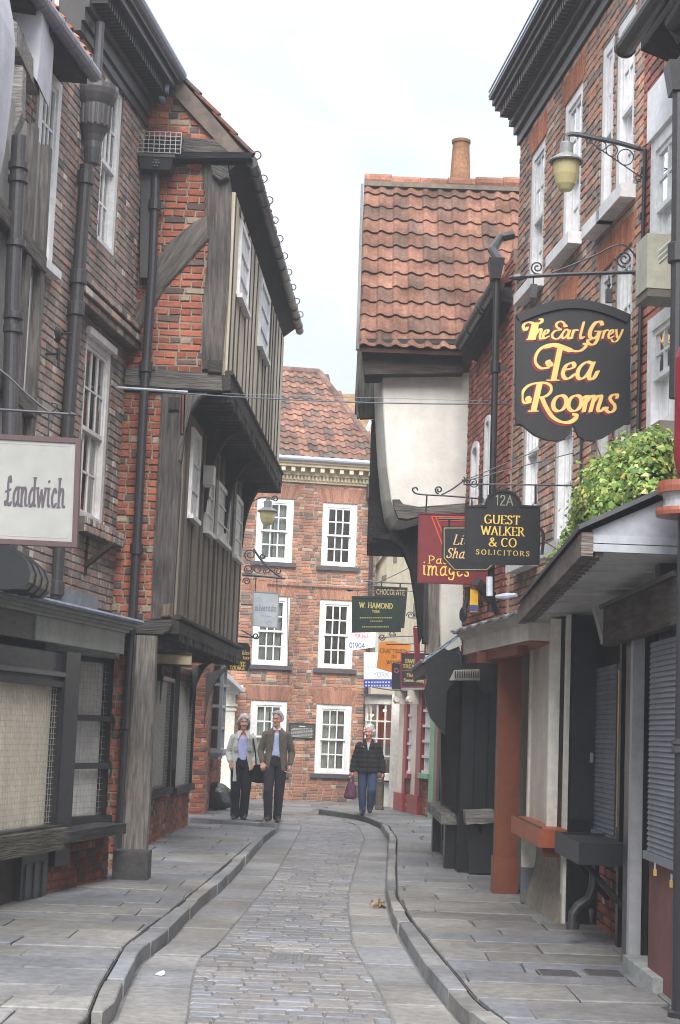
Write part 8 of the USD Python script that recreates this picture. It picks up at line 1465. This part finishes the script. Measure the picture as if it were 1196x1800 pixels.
SW += [(46, 12, A_, 1, [(690, 1030), (720, 1008), (715, 1040), (688, 1160)]), (44, 12, A_, 1, [(706, 1080), (755, 1015), (785, 1010), (782, 1050), (752, 1160)]), (44, 12, A_, 1, [(772, 1080), (820, 1015), (855, 1008), (850, 1050), (825, 1130), (838, 1160), (872, 1140), (888, 1120)]),
 (36, 15, -0.2, 1, [(1005, 1030), (1010, 1000), (965, 1000), (940, 1030), (955, 1065), (985, 1100), (980, 1145), (940, 1168), (905, 1150), (912, 1122)]),
 # small letters of the first line
 (30, 10, A_, 1, [(248, 315), (232, 400), (216, 470)]), (28, 10, A_, 1, [(232, 420), (268, 372), (284, 380), (270, 440), (276, 466), (296, 455)]), (28, 9, -0.3, 1, [(312, 425), (345, 405), (348, 380), (322, 385), (302, 430), (312, 462), (352, 440)]),
 (26, 9, -0.3, 1, [(548, 390), (515, 375), (482, 430), (495, 462), (530, 430), (552, 385)]), (28, 9, A_, 1, [(556, 382), (538, 440), (546, 464), (566, 450)]), (28, 9, A_, 1, [(592, 380), (572, 462)]), (26, 9, A_, 1, [(580, 420), (608, 378), (632, 384)]), (28, 10, A_, 1, [(690, 305), (658, 430), (664, 462), (690, 445)]),
 (26, 9, A_, 1, [(888, 385), (868, 460)]), (24, 9, A_, 1, [(876, 420), (905, 380), (922, 386)]), (26, 9, -0.3, 1, [(935, 425), (965, 405), (968, 380), (945, 385), (926, 430), (936, 460), (972, 440)]), (26, 9, A_, 1, [(1000, 375), (1006, 440), (1014, 455)]), (22, 9, A_, 1, [(1062, 375), (1040, 430), (1005, 485), (970, 492), (955, 472)])]
script(SW, rgb(116, 32, 36), 0.001, -20, 20, 'red_shading'); script(SW, rgb(210, 180, 108), 0.003, 0, 0, 'gold_script')
# its iron bracket: bar with spear tip, stay with scrolls, hangers, wall bar
wall = W(1122, 480, D); iron(T, D, [[(1122, 478), (1000, 482), (922, 486)]], 0.016)
g = MB(IR); a, b = W(926, 486, D), W(893, 488, D); dv = nrm(b - a); g.tube([a, a + dv * 0.05, a + dv * 0.1, b], [0.014, 0.03, 0.024, 0.003], 8); T.part('spear_tip', g, 'iron')
iron(T, D, [[(1122, 470), (1116, 448), (1096, 430), (1070, 436), (1052, 446), (1000, 468), (962, 482)], spiral(1098, 455, 15, 3, 1.4, 1.75), spiral(945, 470, 12, 2, 1.2, 1.7)], 0.007, 'scroll')
iron(T, D, [[(938, 486), (938, 503)], [(1071, 484), (1071, 505)]], 0.006, 'hanger')
for x, y in ((938, 512), (1071, 520)): g = MB(IR); g.box(W(x, y, D - 0.02), (0.05, 0.05, 0.11)); T.part('hanger_strap', g, 'iron')
g = MB(IR); p = W(938, 502, D); g.lathe([(0.004, -0.03), (0.018, 0), (0.004, 0.03)], W(1071, 500, D), 8); T.part('finial', g, 'iron')
g = MB(rgb(44, 42, 45)); g.tube([RP.at(1135, 262, 0.04), RP.at(1131, 400, 0.04), RP.at(1127, 520, 0.04), RP.at(1122, 780, 0.04)], 0.016, 8); 
for y in (300, 380, 478, 600, 700): c = RP.at(1133 - (y - 262) * 0.022, y, 0.03); g.box(c, (0.05, 0.05, 0.05))
T.part('wall_bar', g, 'iron'); g = MB(IR); g.beam(W(1118, 480, D), W(1128, 505, D), 0.03, 0.03); g.tube([W(1118, 480, D), RP.at(1130, 480, 0.0)], 0.016, 8); T.part('bracket_foot', g, 'iron')
# ---------------------------------------------------------------- near lamp on its scrolled arm
D = 13.25
lm = Thing('wall_lamp', 'grey capped street lamp on a scrolled arm above the tea rooms sign', 'lamp', W(996, 335, D))
g = MB(IR); g.tube([RP.at(1138, 262, 0.0), W(1128, 262, D)] + [W(x, y, D) for x, y in cr([(1120, 260), (1085, 250), (1050, 243), (1015, 236), (1001, 236), (995, 241), (994, 250)], 4)], 0.02, 8); lm.part('arm', g, 'iron', smooth=50)
for l in ([(1128, 312), (1085, 282), (1050, 258), (1036, 246)], spiral(1058, 256, 8, 8, 0, 1), spiral(1076, 264, 10, 10, 0, 1), spiral(1100, 276, 14, 14, 0, 1.0), spiral(1036, 247, 6, 2, 0, 1.3), spiral(1124, 312, 7, 3, 1, 1.2)): iron(lm, D, [l], 0.005, 'scroll')
c = W(996, 280, D); zz = lambda y: W(996, y, D)[2] - c[2]; pxm = D / 3000.0
def lamp_head(T, c, zz, k, y):
    LG = rgb(122, 122, 122)
    g = MB(LG); g.lathe([(2 * k, zz(y[1])), (10 * k, zz(y[1])), (12 * k, zz(y[1]) - 0.01), (12.5 * k, zz(y[2]) + 0.01), (16 * k, zz(y[2])), (31 * k, zz(y[3]) + 0.012), (32 * k, zz(y[3])), (30 * k, zz(y[3]) - 0.01), (12 * k, zz(y[2]) - 0.02)], c, 22); T.part('cap', g, 'iron', smooth=35)
    g = MB(rgb(206, 196, 150)); g.lathe([(24 * k, zz(y[3]) - 0.006), (24.5 * k, zz(y[3]) - 0.02), (22.5 * k, zz(y[3]) * 0.55 + zz(y[4]) * 0.45), (17.5 * k, zz(y[3]) * 0.22 + zz(y[4]) * 0.78), (11 * k, zz(y[4]) + 0.008), (5 * k, zz(y[4])), (0.001, zz(y[4]))], c, 22); T.part('glass_bowl', g, 'lamp_glass', smooth=50)
    g = MB(LG * 0.8); g.tube([c + UP * zz(y[0]), c + UP * zz(y[1])], 6 * k, 10); T.part('socket', g, 'iron')
lamp_head(lm, c, zz, pxm, (241, 250, 272, 284, 336))
g = MB(IR); cc = W(975, 276, D); g.lathe([(0.0, 0.03), (0.02, 0.02), (0.022, -0.01), (0.0, -0.02)], cc, 8); lm.part('photocell', g, 'iron')
# far lamp under the timber house's upper jetty
D2 = 26.6; lf = Thing('wall_lamp', 'small street lamp hanging below the far end of the timber house jetty', 'lamp', W(471, 922, D2)); c = W(471, 890, D2); zz2 = lambda y: W(471, y, D2)[2] - c[2]
lamp_head(lf, c, zz2, 0.58 * D2 / 3000, (874, 880, 893, 899, 924)); iron(lf, D2, [[(440, 884), (455, 876), (471, 874)], spiral(484, 877, 6, 2, 3.1, 1.2), [(471, 874), (480, 879)]], 0.012, 'arm')
# ---------------------------------------------------------------- solicitors' sign
D = 15.4; arch12 = [(853 + 32 - 32 * math.cos(t), 888 - 27 * math.sin(t)) for t in np.linspace(0, math.pi, 13)]
T, pl, poly = board('hanging_sign', 'black solicitors board with gold capitals and arched 12A on top', [(818, 889)] + arch12 + [(950, 889), (949, 993), (819, 991)], D, SB, edge=rgb(26, 26, 29), ew=0.018, th=0.06)
for tx, cx, by, h, w in (('GUEST', 883, 921, 15, 63), ('WALKER', 884, 941, 15, 79), ('& CO', 884, 961, 15, 49)): text_on(T, pl, tx, cx, by, h, w, GOLD, 0.001, wide=0.15, thin=0.05)
text_on(T, pl, 'SOLICITORS', 884, 976, 8.5, 94, rgb(200, 172, 96), 0.001, wide=0.14, thin=0.06, gap=0.3); text_on(T, pl, '12A', 887, 888, 17, 31, rgb(126, 128, 116), 0.001, wide=0.10, thin=0.08, serif=False)
iron(T, D, [[(815, 851), (920, 852), (1024, 854)]], 0.008); iron(T, D, [[(816, 846), (1020, 793)], [(818, 844), (945, 792), (1018, 762)]], 0.005, 'stay'); iron(T, D, [[(942, 852), (942, 862), (942, 886)]], 0.012, 'hanger'); iron(T, D, [spiral(833, 848, 9, 3, 0, 1.5), spiral(833, 848, 4, 1, 0, 1)], 0.006, 'scroll')
g = MB(IR); c = W(819, 844, D); 
for a in range(6): g.tube([c, c + [0.035 * math.cos(a * math.pi / 3), 0, 0.035 * math.sin(a * math.pi / 3)]], 0.007, 5)
T.part('rosette', g, 'iron'); g = MB(IR); g.tube([RP.at(1022, 700, 0.03), RP.at(1022, 870, 0.03)], 0.014, 6); g.tube([W(1022, 854, D), RP.at(1024, 854, 0.0)], 0.01, 6); g.tube([W(1020, 793, D), RP.at(1022, 793, 0.0)], 0.008, 6); T.part('wall_bar', g, 'iron')
iron(T, D, [[(952, 930), (956, 945), (953, 975)]], 0.016, 'side_clip')
# ---------------------------------------------------------------- two boards behind it
D = 17.8; T, pl, poly = board('hanging_sign', 'black octagonal board with pale script partly behind the solicitors board', [(778, 925), (872, 925), (878, 985), (858, 1004), (798, 1004), (778, 982)], D, rgb(32, 33, 36), line=rgb(176, 160, 120), ew=0.004)
text_on(T, pl, 'Little', 822, 958, 17, 50, rgb(214, 176, 124), 0.001, wide=0.12, thin=0.06, slant=0.25); text_on(T, pl, 'Shambles', 826, 982, 17, 82, rgb(214, 176, 124), 0.001, wide=0.12, thin=0.06, slant=0.25)
iron(T, D, [[(770, 912), (820, 913), (900, 915)], [(790, 912), (790, 925)], [(860, 913), (860, 925)]], 0.012); g = MB(IR); g.tube([W(900, 915, D), RP.at(902, 915, 0)], 0.012, 6); T.part('wall_fixing', g, 'iron')
D = 19.3; T, pl, poly = board('hanging_sign', 'dark red board with yellow lettering, backmost of the three overlapping boards', [(736, 902), (866, 905), (862, 1029), (734, 1024)], D, rgb(112, 40, 46), edge=rgb(96, 34, 40), ew=0.012)
text_on(T, pl, 'Past', 774, 991, 13, 42, rgb(226, 196, 92), 0.001, wide=0.09, thin=0.07); text_on(T, pl, 'images', 784, 1012, 24, 82, rgb(226, 196, 92), 0.001, wide=0.09, thin=0.07)
for (p, q) in (((759, 908), (778, 958)), ((766, 908), (784, 950)), ((759, 908), (862, 910)), ((768, 914), (862, 917))): g = MB(rgb(206, 84, 48)); a, b = pl.at(*p), pl.at(*q); g.beam(a + [0, -0.003, 0], b + [0, -0.003, 0], 0.014, 0.006, side=np.cross(nrm(b - a), [0, 1, 0])); T.part('painted_frame', g, 'sign')
iron(T, D, [[(848, 877), (790, 872), (740, 869), (728, 865), (726, 859), (732, 857), (735, 862)], spiral(772, 861, 7, 2, 1.6, 1.4), [(776, 870), (795, 860), (818, 843)], [(751, 870), (749, 900)], [(830, 876), (830, 905)]], 0.010); g = MB(IR); g.tube([W(846, 842, D), W(846, 884, D)], 0.02, 8); g.tube([W(846, 876, D), RP.at(850, 876, 0)], 0.014, 6); T.part('wall_fixing', g, 'iron')
# ---------------------------------------------------------------- far cluster on the right
D = 28.0; T, pl, poly = board('hanging_sign', 'dark green board with gold capitals in front of the chocolate board', rect(619, 1048, 705, 1111), D, rgb(32, 48, 39), edge=rgb(36, 48, 42), ew=0.03)
for tx, cx, by, h, w in (('W. HAMOND', 661, 1069, 9, 60), ('YORK', 661, 1077, 4, 14)):
    if all(ch in GL for ch in tx): text_on(T, pl, tx, cx, by, h, w, rgb(190, 172, 108), 0.001, wide=0.16, thin=0.08)
g = MB(rgb(150, 140, 96))
for y, w0 in ((1086, 28), (1092, 10), (1102, 24)):
    for x in np.arange(662 - w0, 662 + w0, 3.2): g.box(pl.at(x, y) + [0, -0.003, 0], (0.02, 0.003, 0.022))
T.part('small_print', g, 'sign', kind='stuff')
iron(T, D, [[(612, 1037), (660, 1038), (745, 1040)], [(630, 1038), (628, 1048)], [(695, 1039), (696, 1048)], [(638, 1036), (670, 1022), (712, 1002), (740, 985)]], 0.007); g = MB(IR); a, b = W(622, 1037, D), W(607, 1037, D); g.tube([a, (a + b) / 2, b], [0.012, 0.03, 0.004], 8); T.part('spear_tip', g, 'iron')
D = 29.6; T, pl, poly = board('hanging_sign', 'dark brown board lettered CHOCOLATE, behind the green board', [(658, 1030), (717, 1033), (711, 1104), (660, 1102)], D, rgb(34, 32, 31), edge=rgb(38, 36, 35), ew=0.03)
text_on(T, pl, 'CHOCOLATE', 687, 1045.5, 9, 50, rgb(170, 152, 104), 0.001, wide=0.12, thin=0.08, serif=False); iron(T, D, [[(638, 1021), (680, 1024), (748, 1027)], [(671, 1023), (671, 1031)], [(704, 1025), (704, 1033)]], 0.016); iron(T, D, [spiral(722, 1082, 7, 2, 3, 1.5), spiral(735, 1082, 6, 2, 3, 1.5), [(718, 1086), (745, 1087)]], 0.010, 'scroll')
D = 34.6; T, pl, poly = board('estate_agent_board', 'tilted white FOR SALE board with red and blue letters, far right', [(615, 1110), (661, 1108), (664, 1137), (616, 1144)], D, rgb(218, 220, 226), th=0.03)
text_on(T, pl, 'FOR SALE', 636, 1121, 6, 24, rgb(206, 44, 76), 0.001, wide=0.15, thin=0.12, serif=False); text_on(T, pl, '01904', 628, 1139, 9, 28, rgb(74, 84, 146), 0.001, wide=0.14, thin=0.11, serif=False)
g = MB(rgb(150, 40, 60)); a, b = pl.at(618, 1112), pl.at(656, 1111); g.beam(a + [0, -0.002, 0], b + [0, -0.002, 0], 0.012, 0.003, side=UP); T.part('red_rule', g, 'sign'); g = MB(rgb(170, 168, 160)); g.box(W(662, 1150, D), (0.06, 0.05, 1.2)); T.part('post', g, 'paint')
D = 30.6; T, pl, poly = board('hanging_sign', 'orange scroll shaped board with dark capitals, hung among the far boards', [(668, 1129), (690, 1127), (723, 1134), (720, 1165), (722, 1182), (700, 1185), (680, 1180), (662, 1174), (665, 1150)], D, rgb(200, 122, 46), th=0.04)
for tx, cx, by, h, w in (('CRAFTSMEN', 692, 1148, 7, 48), ('IN', 693, 1157, 6, 9), ('WOOD', 692, 1168, 7, 26)): text_on(T, pl, tx, cx, by, h, w, rgb(78, 50, 30), 0.001, wide=0.13, thin=0.06)
iron(T, D, [[(665, 1121), (700, 1119), (740, 1118)], [(680, 1132), (715, 1132), (738, 1131)], spiral(672, 1120, 6, 2, 0, 1.4), spiral(690, 1114, 6, 2, 0, 1.4)], 0.012)
D = 33.4; T, pl, poly = board('estate_agent_board', 'white and blue lettings board with YORK on it, below the orange board', rect(640, 1147, 700, 1208), D, rgb(216, 220, 228), th=0.04)
g = MB(rgb(52, 62, 140)); pl.slab(g, ppoly(pl, rect(640, 1194, 700, 1208)), 0.0, 0.004); T.part('blue_band', g, 'sign'); text_on(T, pl, 'CO', 653, 1174, 9, 16, rgb(156, 168, 190), 0.001, wide=0.12, thin=0.05); text_on(T, pl, 'YORK', 670, 1190, 8.5, 29, rgb(132, 142, 168), 0.001, wide=0.13, thin=0.05)
for k in range(9): g = MB(rgb(176, 182, 220)); a = pl.at(644 + k * 5, 1199.5); g.box(a + [0.0, -0.005, 0], (0.035, 0.003, 0.03)); g.box(a + [0.0, -0.005, -0.065], (0.03, 0.003, 0.03)); T.part('small_print', g, 'sign', kind='stuff')
iron(T, D, [[(655, 1208), (690, 1213), (720, 1214)]], 0.016)
D = 29.0; T, pl, poly = board('hanging_sign', 'black sweet shop board with red edge, lowest of the far right boards', rect(705, 1148, 748, 1209), D, rgb(46, 44, 42), edge=rgb(120, 38, 54), ew=0.02)
for tx, cx, by, h, w in (('SWEET', 728, 1166, 7, 32), ('TREASURE', 729, 1175, 6.5, 42)): text_on(T, pl, tx, cx, by, h, w, rgb(190, 164, 96), 0.001, wide=0.15, thin=0.07)
g = MB(rgb(150, 130, 84)); a, b = pl.at(707, 1179), pl.at(746, 1179); g.beam(a + [0, -0.002, 0], b + [0, -0.002, 0], 0.008, 0.004, side=UP); T.part('rule', g, 'sign')
for tx, cx, by, h, w in (('The Old', 728, 1190, 6, 26), ('Sweet Shop', 729, 1199, 6, 38)): text_on(T, pl, tx, cx, by, h, w, rgb(200, 180, 120), 0.001, wide=0.13, thin=0.07)
iron(T, D, [[(700, 1146), (730, 1145), (752, 1144)], [(716, 1145), (716, 1149)]], 0.012)
D = 30.2; T, pl, poly = board('hanging_sign', 'narrow black board with pink scrawl beside the sweet shop board', rect(689, 1167, 706, 1212), D, rgb(42, 40, 42), th=0.04); iron(T, D, [spiral(697, 1178, 5, 2, 0, 1.0)], 0.008, 'pink_flourish', rgb(190, 60, 110)); iron(T, D, [[(690, 1166), (720, 1163)]], 0.012)
D = 27.2; T = Thing('hanging_sign', 'dark red board seen edge on beside the black curved bracket', 'sign', W(732, 1168, D)); a, b, c, e = W(727, 1102, D), W(738, 1106, D), W(739, 1172, D), W(731, 1168, D); g = MB(rgb(112, 34, 44)); dp = np.array([0.02, 0.55, 0]); g.hexa([e, c, c + dp, e + dp, a, b, b + dp, a + dp]); T.part('board', g, 'sign'); iron(T, D, [[(728, 1101), (752, 1100)]], 0.012)
# ---------------------------------------------------------------- left boards
D = 27.4; T, pl, poly = board('hanging_sign', 'pale grey square board hanging from a scrolled bracket on the timber house', [(444, 1039), (491, 1042), (489, 1105), (444, 1100)], D, rgb(172, 176, 180), edge=rgb(140, 142, 146), ew=0.014, th=0.04)
text_on(T, pl, 'silverado', 467, 1074, 11, 37, rgb(120, 122, 126), 0.001, wide=0.10, thin=0.08, serif=False)
iron(T, D, [[(458, 1082), (476, 1083)], spiral(456, 1053, 5, 2, 0, 1), spiral(474, 1095, 5, 2, 2, 1)], 0.004, 'painted_flourish', rgb(150, 152, 156))
iron(T, D, [[(426, 1010), (460, 1013), (502, 1017)], [(446, 965), (460, 985), (478, 1003), (496, 1016)]], 0.02); iron(T, D, [spiral(440, 975, 11, 3, 1.5, 1.6), spiral(437, 1000, 9, 3, 0, 1.6), spiral(452, 1000, 9, 3, 3, 1.6), spiral(470, 1003, 7, 2, 2, 1.5), spiral(489, 1004, 8, 2, 1, 1.6), spiral(434, 1022, 7, 2, 3, 1.5), spiral(462, 978, 5, 2, 0, 1.4)], 0.011, 'scroll'); iron(T, D, [[(450, 1014), (449, 1040)], [(487, 1017), (487, 1042)]], 0.009, 'chain'); iron(T, D, [[(424, 1062), (444, 1063)]], 0.014, 'side_stay')
D = 26.4; T, pl, poly = board('hanging_sign', 'black coffee lounge board with gold capitals below the grey board', [(396, 1128), (436, 1131), (440, 1138), (440, 1170), (435, 1180), (402, 1178), (396, 1170)], D, rgb(26, 26, 28), edge=rgb(34, 34, 36), ew=0.012)
for tx, cx, by, h, w in (('COFFEE', 418, 1171, 6.5, 28), ('LOUNGE', 418, 1178.5, 6, 26)): text_on(T, pl, tx, cx, by - 1, h, w, rgb(206, 168, 84), 0.001, wide=0.2, thin=0.1)
for tx, cx, by, h, w in (('bles', 432, 1151, 7, 14), ('tas', 433, 1159, 6, 12)): text_on(T, pl, tx, cx, by, h, w, rgb(196, 160, 90), 0.001, wide=0.16, thin=0.09, slant=0.2)
iron(T, D, [[(415, 1118), (430, 1119), (452, 1122)], [(424, 1108), (436, 1114), (446, 1121)], spiral(450, 1118, 6, 2, 0, 1.3)], 0.012)
# cream sandwich board, nearest on the left
D = 9.6; T, pl, poly = board('hanging_sign', 'large cream board with brown frame and dark sandwich lettering, nearest on the left', [(-110, 758), (142, 771), (135, 962), (-116, 950)], D, rgb(140, 140, 137), edge=rgb(78, 60, 62), ew=0.028, th=0.05)
q = poly.buffer(-0.046, join_style=1).buffer(-0.03).buffer(0.03); g = MB(rgb(150, 146, 142)); pl.slab(g, q.difference(q.buffer(-0.0035)), 0.0, 0.0015); T.part('fine_line', g, 'sign')
text_on(T, pl, '$andwich', 60.5, 890, 49, 108, rgb(74, 68, 76), 0.001, wide=0.17, thin=0.055, ang=0.15)
iron(T, D, [[(-110, 715), (0, 720), (122, 728)]], 0.008); g = MB(IR); a, b = W(120, 728, D), W(138, 729, D); g.tube([a, a + (b - a) * 0.3, b], [0.008, 0.016, 0.001], 6); T.part('spear_tip', g, 'iron'); iron(T, D, [[(-60, 620), (0, 650), (50, 695), (85, 722), (98, 718), (100, 710), (92, 708), (89, 713)]], 0.006, 'scroll'); iron(T, D, [[(86, 726), (85, 768)], [(-60, 718), (-60, 758)]], 0.005, 'hanger')
# ---------------------------------------------------------------- wires over the street
def wire(p, q, sag, r, label, col=rgb(60, 62, 68)):
    g = MB(col); g.tube([p + (q - p) * t - UP * sag * 4 * t * (1 - t) for t in np.linspace(0, 1, 14)], r, 5); Single('overhead_wire', g, 'iron', label, 'wire')
wire(W(212, 683, 17.5), W(900, 710, 18.3), 0.05, 0.007, 'thin wire crossing the street below the upper jetty, lower of the two', rgb(84, 90, 100)); wire(W(392, 692, 17.9), W(900, 706, 18.4), 0.0, 0.003, 'fainter upper wire crossing above the lower one', rgb(120, 126, 134))
g = MB(rgb(150, 156, 164)); g.tube([W(206, 681, 17.48), W(330, 689, 17.6)], 0.014, 6); Single('wire_sleeve', g, 'iron', 'pale sleeve on the wire beside the black downpipe', 'wire sleeve')
# ---------------------------------------------------------------- fittings above the white fascia
D = 17.3; g = MB(rgb(200, 150, 40)); a, b = W(827, 1036, D), W(840, 1076, D); g.hexa([[a[0], D, b[2]], [b[0], D, b[2]], [b[0] + 0.02, D + 0.12, b[2]], [a[0] + 0.02, D + 0.12, b[2]], [a[0], D, a[2]], [b[0], D, a[2]], [b[0] + 0.02, D + 0.12, a[2]], [a[0] + 0.02, D + 0.12, a[2]]]); al = Single('alarm_box', g, 'paint', 'yellow alarm box on the red brick above the white fascia', 'alarm box'); g = MB(rgb(50, 70, 110)); g.box(((a[0] + b[0]) / 2, D - 0.002, b[2] + 0.04), (b[0] - a[0], 0.006, 0.06)); al.part('blue_label', g, 'sign')
cctv = Thing('security_camera', 'pale security camera on a dark arm beside the black downpipe', 'camera', W(861, 1045, 17.2)); g = MB(rgb(196, 200, 208)); g.tube([W(861, 1014, 17.2), W(861, 1048, 17.2)], 0.034, 10); cctv.part('housing', g, 'plastic', smooth=40); g = MB(rgb(46, 44, 45)); g.beam(W(838, 1022, 17.25), W(864, 1052, 17.4), 0.09, 0.09); g.tube([W(864, 1052, 17.4), W(874, 1078, 17.5)], 0.03, 8); cctv.part('arm', g, 'iron')
g = MB(rgb(190, 194, 206)); g.tube([W(873, 1049, 17.3), W(890, 1048, 17.2), W(908, 1046, 17.1)], [0.02, 0.035, 0.02], 8); cctv.part('floodlight_tube', g, 'plastic', smooth=50)
g = MB(rgb(40, 40, 43)); g.lathe([(0.0, 0.03), (0.07, 0.02), (0.09, 0.0), (0.07, -0.02)], W(815, 1080, 18.0), 14, axis=(-1, -0.3, 0)); g.tube([W(815, 1078, 18.0), W(823, 1050, 18.0), W(822, 1032, 18.0)], 0.025, 8); Single('cable_reel', g, 'iron', 'round dark fitting at the left end of the white fascia', 'fitting')
# ---------------------------------------------------------------- ivy over the canopy
rgi = np.random.default_rng(77); ivy = Thing('ivy', 'bright green ivy tumbling over the lead canopy at the tea rooms', 'plant', (2.1, 13.0, 2.9))
def leafset(n, sampler, size):
    V, F, Cc = [], [], []; k = 0
    shape = np.array([(0, 0), (0.35, 0.22), (0.55, 0.05), (0.62, 0.42), (1.0, 0.0), (0.62, -0.42), (0.55, -0.05), (0.35, -0.22)]) * [1, 1]; shape = np.array([(0, 0), (0.12, 0.42), (0.45, 0.28), (1, 0), (0.45, -0.28), (0.12, -0.42)])
    for i in range(n):
        p, nr = sampler(); s = size * (0.45 + 1.1 * rgi.random() ** 1.5); nv = nrm(nr + rgi.normal(0, 0.45, 3)); x = nrm(np.cross(nv, rgi.normal(0, 1, 3))); x = nrm(x + [0, 0, -0.5]); x = nrm(x - nv * x.dot(nv)); y = np.cross(nv, x)
        q = p + s * (shape[:, :1] * x + shape[:, 1:] * y) - nv * (s * 0.25 * (shape[:, :1] ** 2) + s * 0.3 * np.abs(shape[:, 1:])); V.append(q); F += [[k, k + 1, k + 2], [k, k + 2, k + 3], [k, k + 3, k + 4], [k, k + 4, k + 5]]; k += 6
        t = rgi.random(); c = rgb(122, 150, 72) if t < 0.42 else rgb(152, 174, 90) if t < 0.7 else rgb(92, 124, 62) if t < 0.86 else rgb(190, 188, 120) if t < 0.96 else rgb(198, 180, 96); Cc.append(np.tile(c * (0.7 + 0.5 * rgi.random()), (6, 1)))
    g = MB(); g.add(np.vstack(V), F, np.vstack(Cc)); return g
blob = [(W(x, y, d), r) for x, y, d, r in ((1120, 830, 12.0, 0.22), (1085, 850, 12.5, 0.24), (1150, 800, 11.6, 0.18), (1140, 850, 11.5, 0.18), (1100, 880, 11.9, 0.2), (1060, 870, 13.0, 0.2), (1040, 900, 13.2, 0.18), (1075, 905, 12.2, 0.16), (1030, 925, 13.4, 0.13), (1010, 945, 13.8, 0.10), (1110, 800, 12.3, 0.17), (1060, 835, 13.0, 0.15), (1150, 875, 11.0, 0.12), (1000, 965, 13.4, 0.09), (985, 982, 13.6, 0.08), (1050, 935, 12.6, 0.10), (975, 995, 14.3, 0.07), (962, 1005, 14.6, 0.05), (1155, 780, 11.8, 0.09))]
wts = np.array([r ** 2 for _, r in blob]); wts /= wts.sum()
def samp():
    c, r = blob[rgi.choice(len(blob), p=wts)]; d = nrm(rgi.normal(0, 1, 3)); rr = r * (0.55 + 0.6 * rgi.random() + (0.5 * rgi.random() if rgi.random() < 0.12 else 0)) * (1 + 0.35 * (meshkit.noise(((c + d * r) * 9)[None], 4)[0] - 0.5)); return c + d * rr * [1.0, 1.3, 1.0], d * [1, 1, 1] + [0, -0.3, 0.4]
ivy.part('leaves', leafset(9000, samp, 0.042), 'leaf', kind='stuff')
for k in range(26): c, r = blob[rgi.integers(len(blob))]; p0 = c + rgi.normal(0, 0.1, 3); g = MB(rgb(92, 72, 50)); g.tube([p0, p0 + [rgi.normal(0, 0.06), rgi.normal(0, 0.1), -0.1], p0 + [rgi.normal(0, 0.1), rgi.normal(0, 0.2), -0.2]], 0.006, 4); ivy.part('stem', g, 'timber')
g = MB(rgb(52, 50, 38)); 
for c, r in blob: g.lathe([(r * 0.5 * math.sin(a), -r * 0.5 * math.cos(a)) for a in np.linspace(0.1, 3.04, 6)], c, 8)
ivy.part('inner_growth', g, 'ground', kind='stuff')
# ---------------------------------------------------------------- small things on the ground
for i, dd in enumerate(DRAIN):
    g = MB(rgb(92, 88, 88)); b = np.array([dd[0], dd[1], KERB]); g.box(b + [0, 0, -0.012], (0.25, 0.31, 0.02)); t = Single('drain_cover', g, 'iron', 'slotted iron drain cover in the right pavement, ' + ('nearer the kerb' if i == 0 else 'nearer the red stall riser'), 'drain cover')
    for k in range(9): g = MB(rgb(70, 67, 67)); g.box(b + [0, -0.13 + 0.0325 * k, 0.001], (0.22, 0.014, 0.008)); t.part('bar', g, 'iron')
g = MB(rgb(96, 95, 96)); b = np.array([MANHOLE[0], MANHOLE[1], 0.0]); g.box(b + [0, 0, -0.012], (0.38, 0.42, 0.022)); t = Single('manhole_cover', g, 'iron', 'small patterned iron cover set in the road setts', 'manhole cover')
for k in range(6):
    for j in range(6): g = MB(rgb(112, 111, 112)); g.box(b + [-0.14 + 0.056 * k, -0.15 + 0.06 * j, 0.001], (0.036, 0.022, 0.006), rz=0.7 if (k + j) % 2 else -0.7); t.part('stud', g, 'iron')
c = G(666, 1596, 0.0); g = leafset(34, lambda: (c + [rgi.normal(0, 0.03), rgi.normal(0, 0.03), 0.02 + 0.03 * rgi.random()], nrm(rgi.normal(0, 1, 3) + [0, 0, 0.6])), 0.06); g.c = [np.broadcast_to(rgb(168, 146, 116) * (0.7), x.shape) for x in g.c]; Single('litter', g, 'leaf', 'crumpled pale brown litter lying in the right channel', 'litter', kind=None)
c = G(281, 1716, 0.0); v, f = soften([m3.Manifold.batch_hull([ell((0, 0, 0.01), (0.03, 0.02, 0.012)), ell((0.02, 0.01, 0.02), (0.012, 0.012, 0.012))])], 0.008, 2, folds(4, 0.006, 40)); g = MB(rgb(206, 220, 226)); g.add(v + c, f); Single('litter', g, 'plastic', 'scrap of pale blue white litter in the left channel', 'litter')
c = G(667, 1424, KERB); g = MB(rgb(92, 82, 72)); g.lathe([(0.085, 0), (0.09, 0.05), (0.075, 0.08), (0.072, 0.62), (0.085, 0.64), (0.085, 0.68), (0.07, 0.72), (0.03, 0.76), (0.0, 0.765)], c, 14); bol = Single('bollard', g, 'timber', 'short brown wooden bollard in front of the bow window shop', 'bollard', smooth=35)
g = MB(rgb(60, 54, 50)); g.lathe([(0.076, 0.5), (0.08, 0.51), (0.08, 0.55), (0.076, 0.56)], c, 14); bol.part('band', g, 'iron')

# ---------------------------------------------------------------- soft damp air
hz = MB().box((0, 45, 7.5), (170, 160, 17.6)); M('damp_air', {'v': ('principled_volume', {'color': (0.93, 0.95, 1.0), 'density': 0.0019, 'anisotropy': 0.2})}, [], surface=None, volume='v.volume')
hp = Single('haze', hz, 'damp_air', 'thin pale haze filling the street', 'haze', kind='stuff')
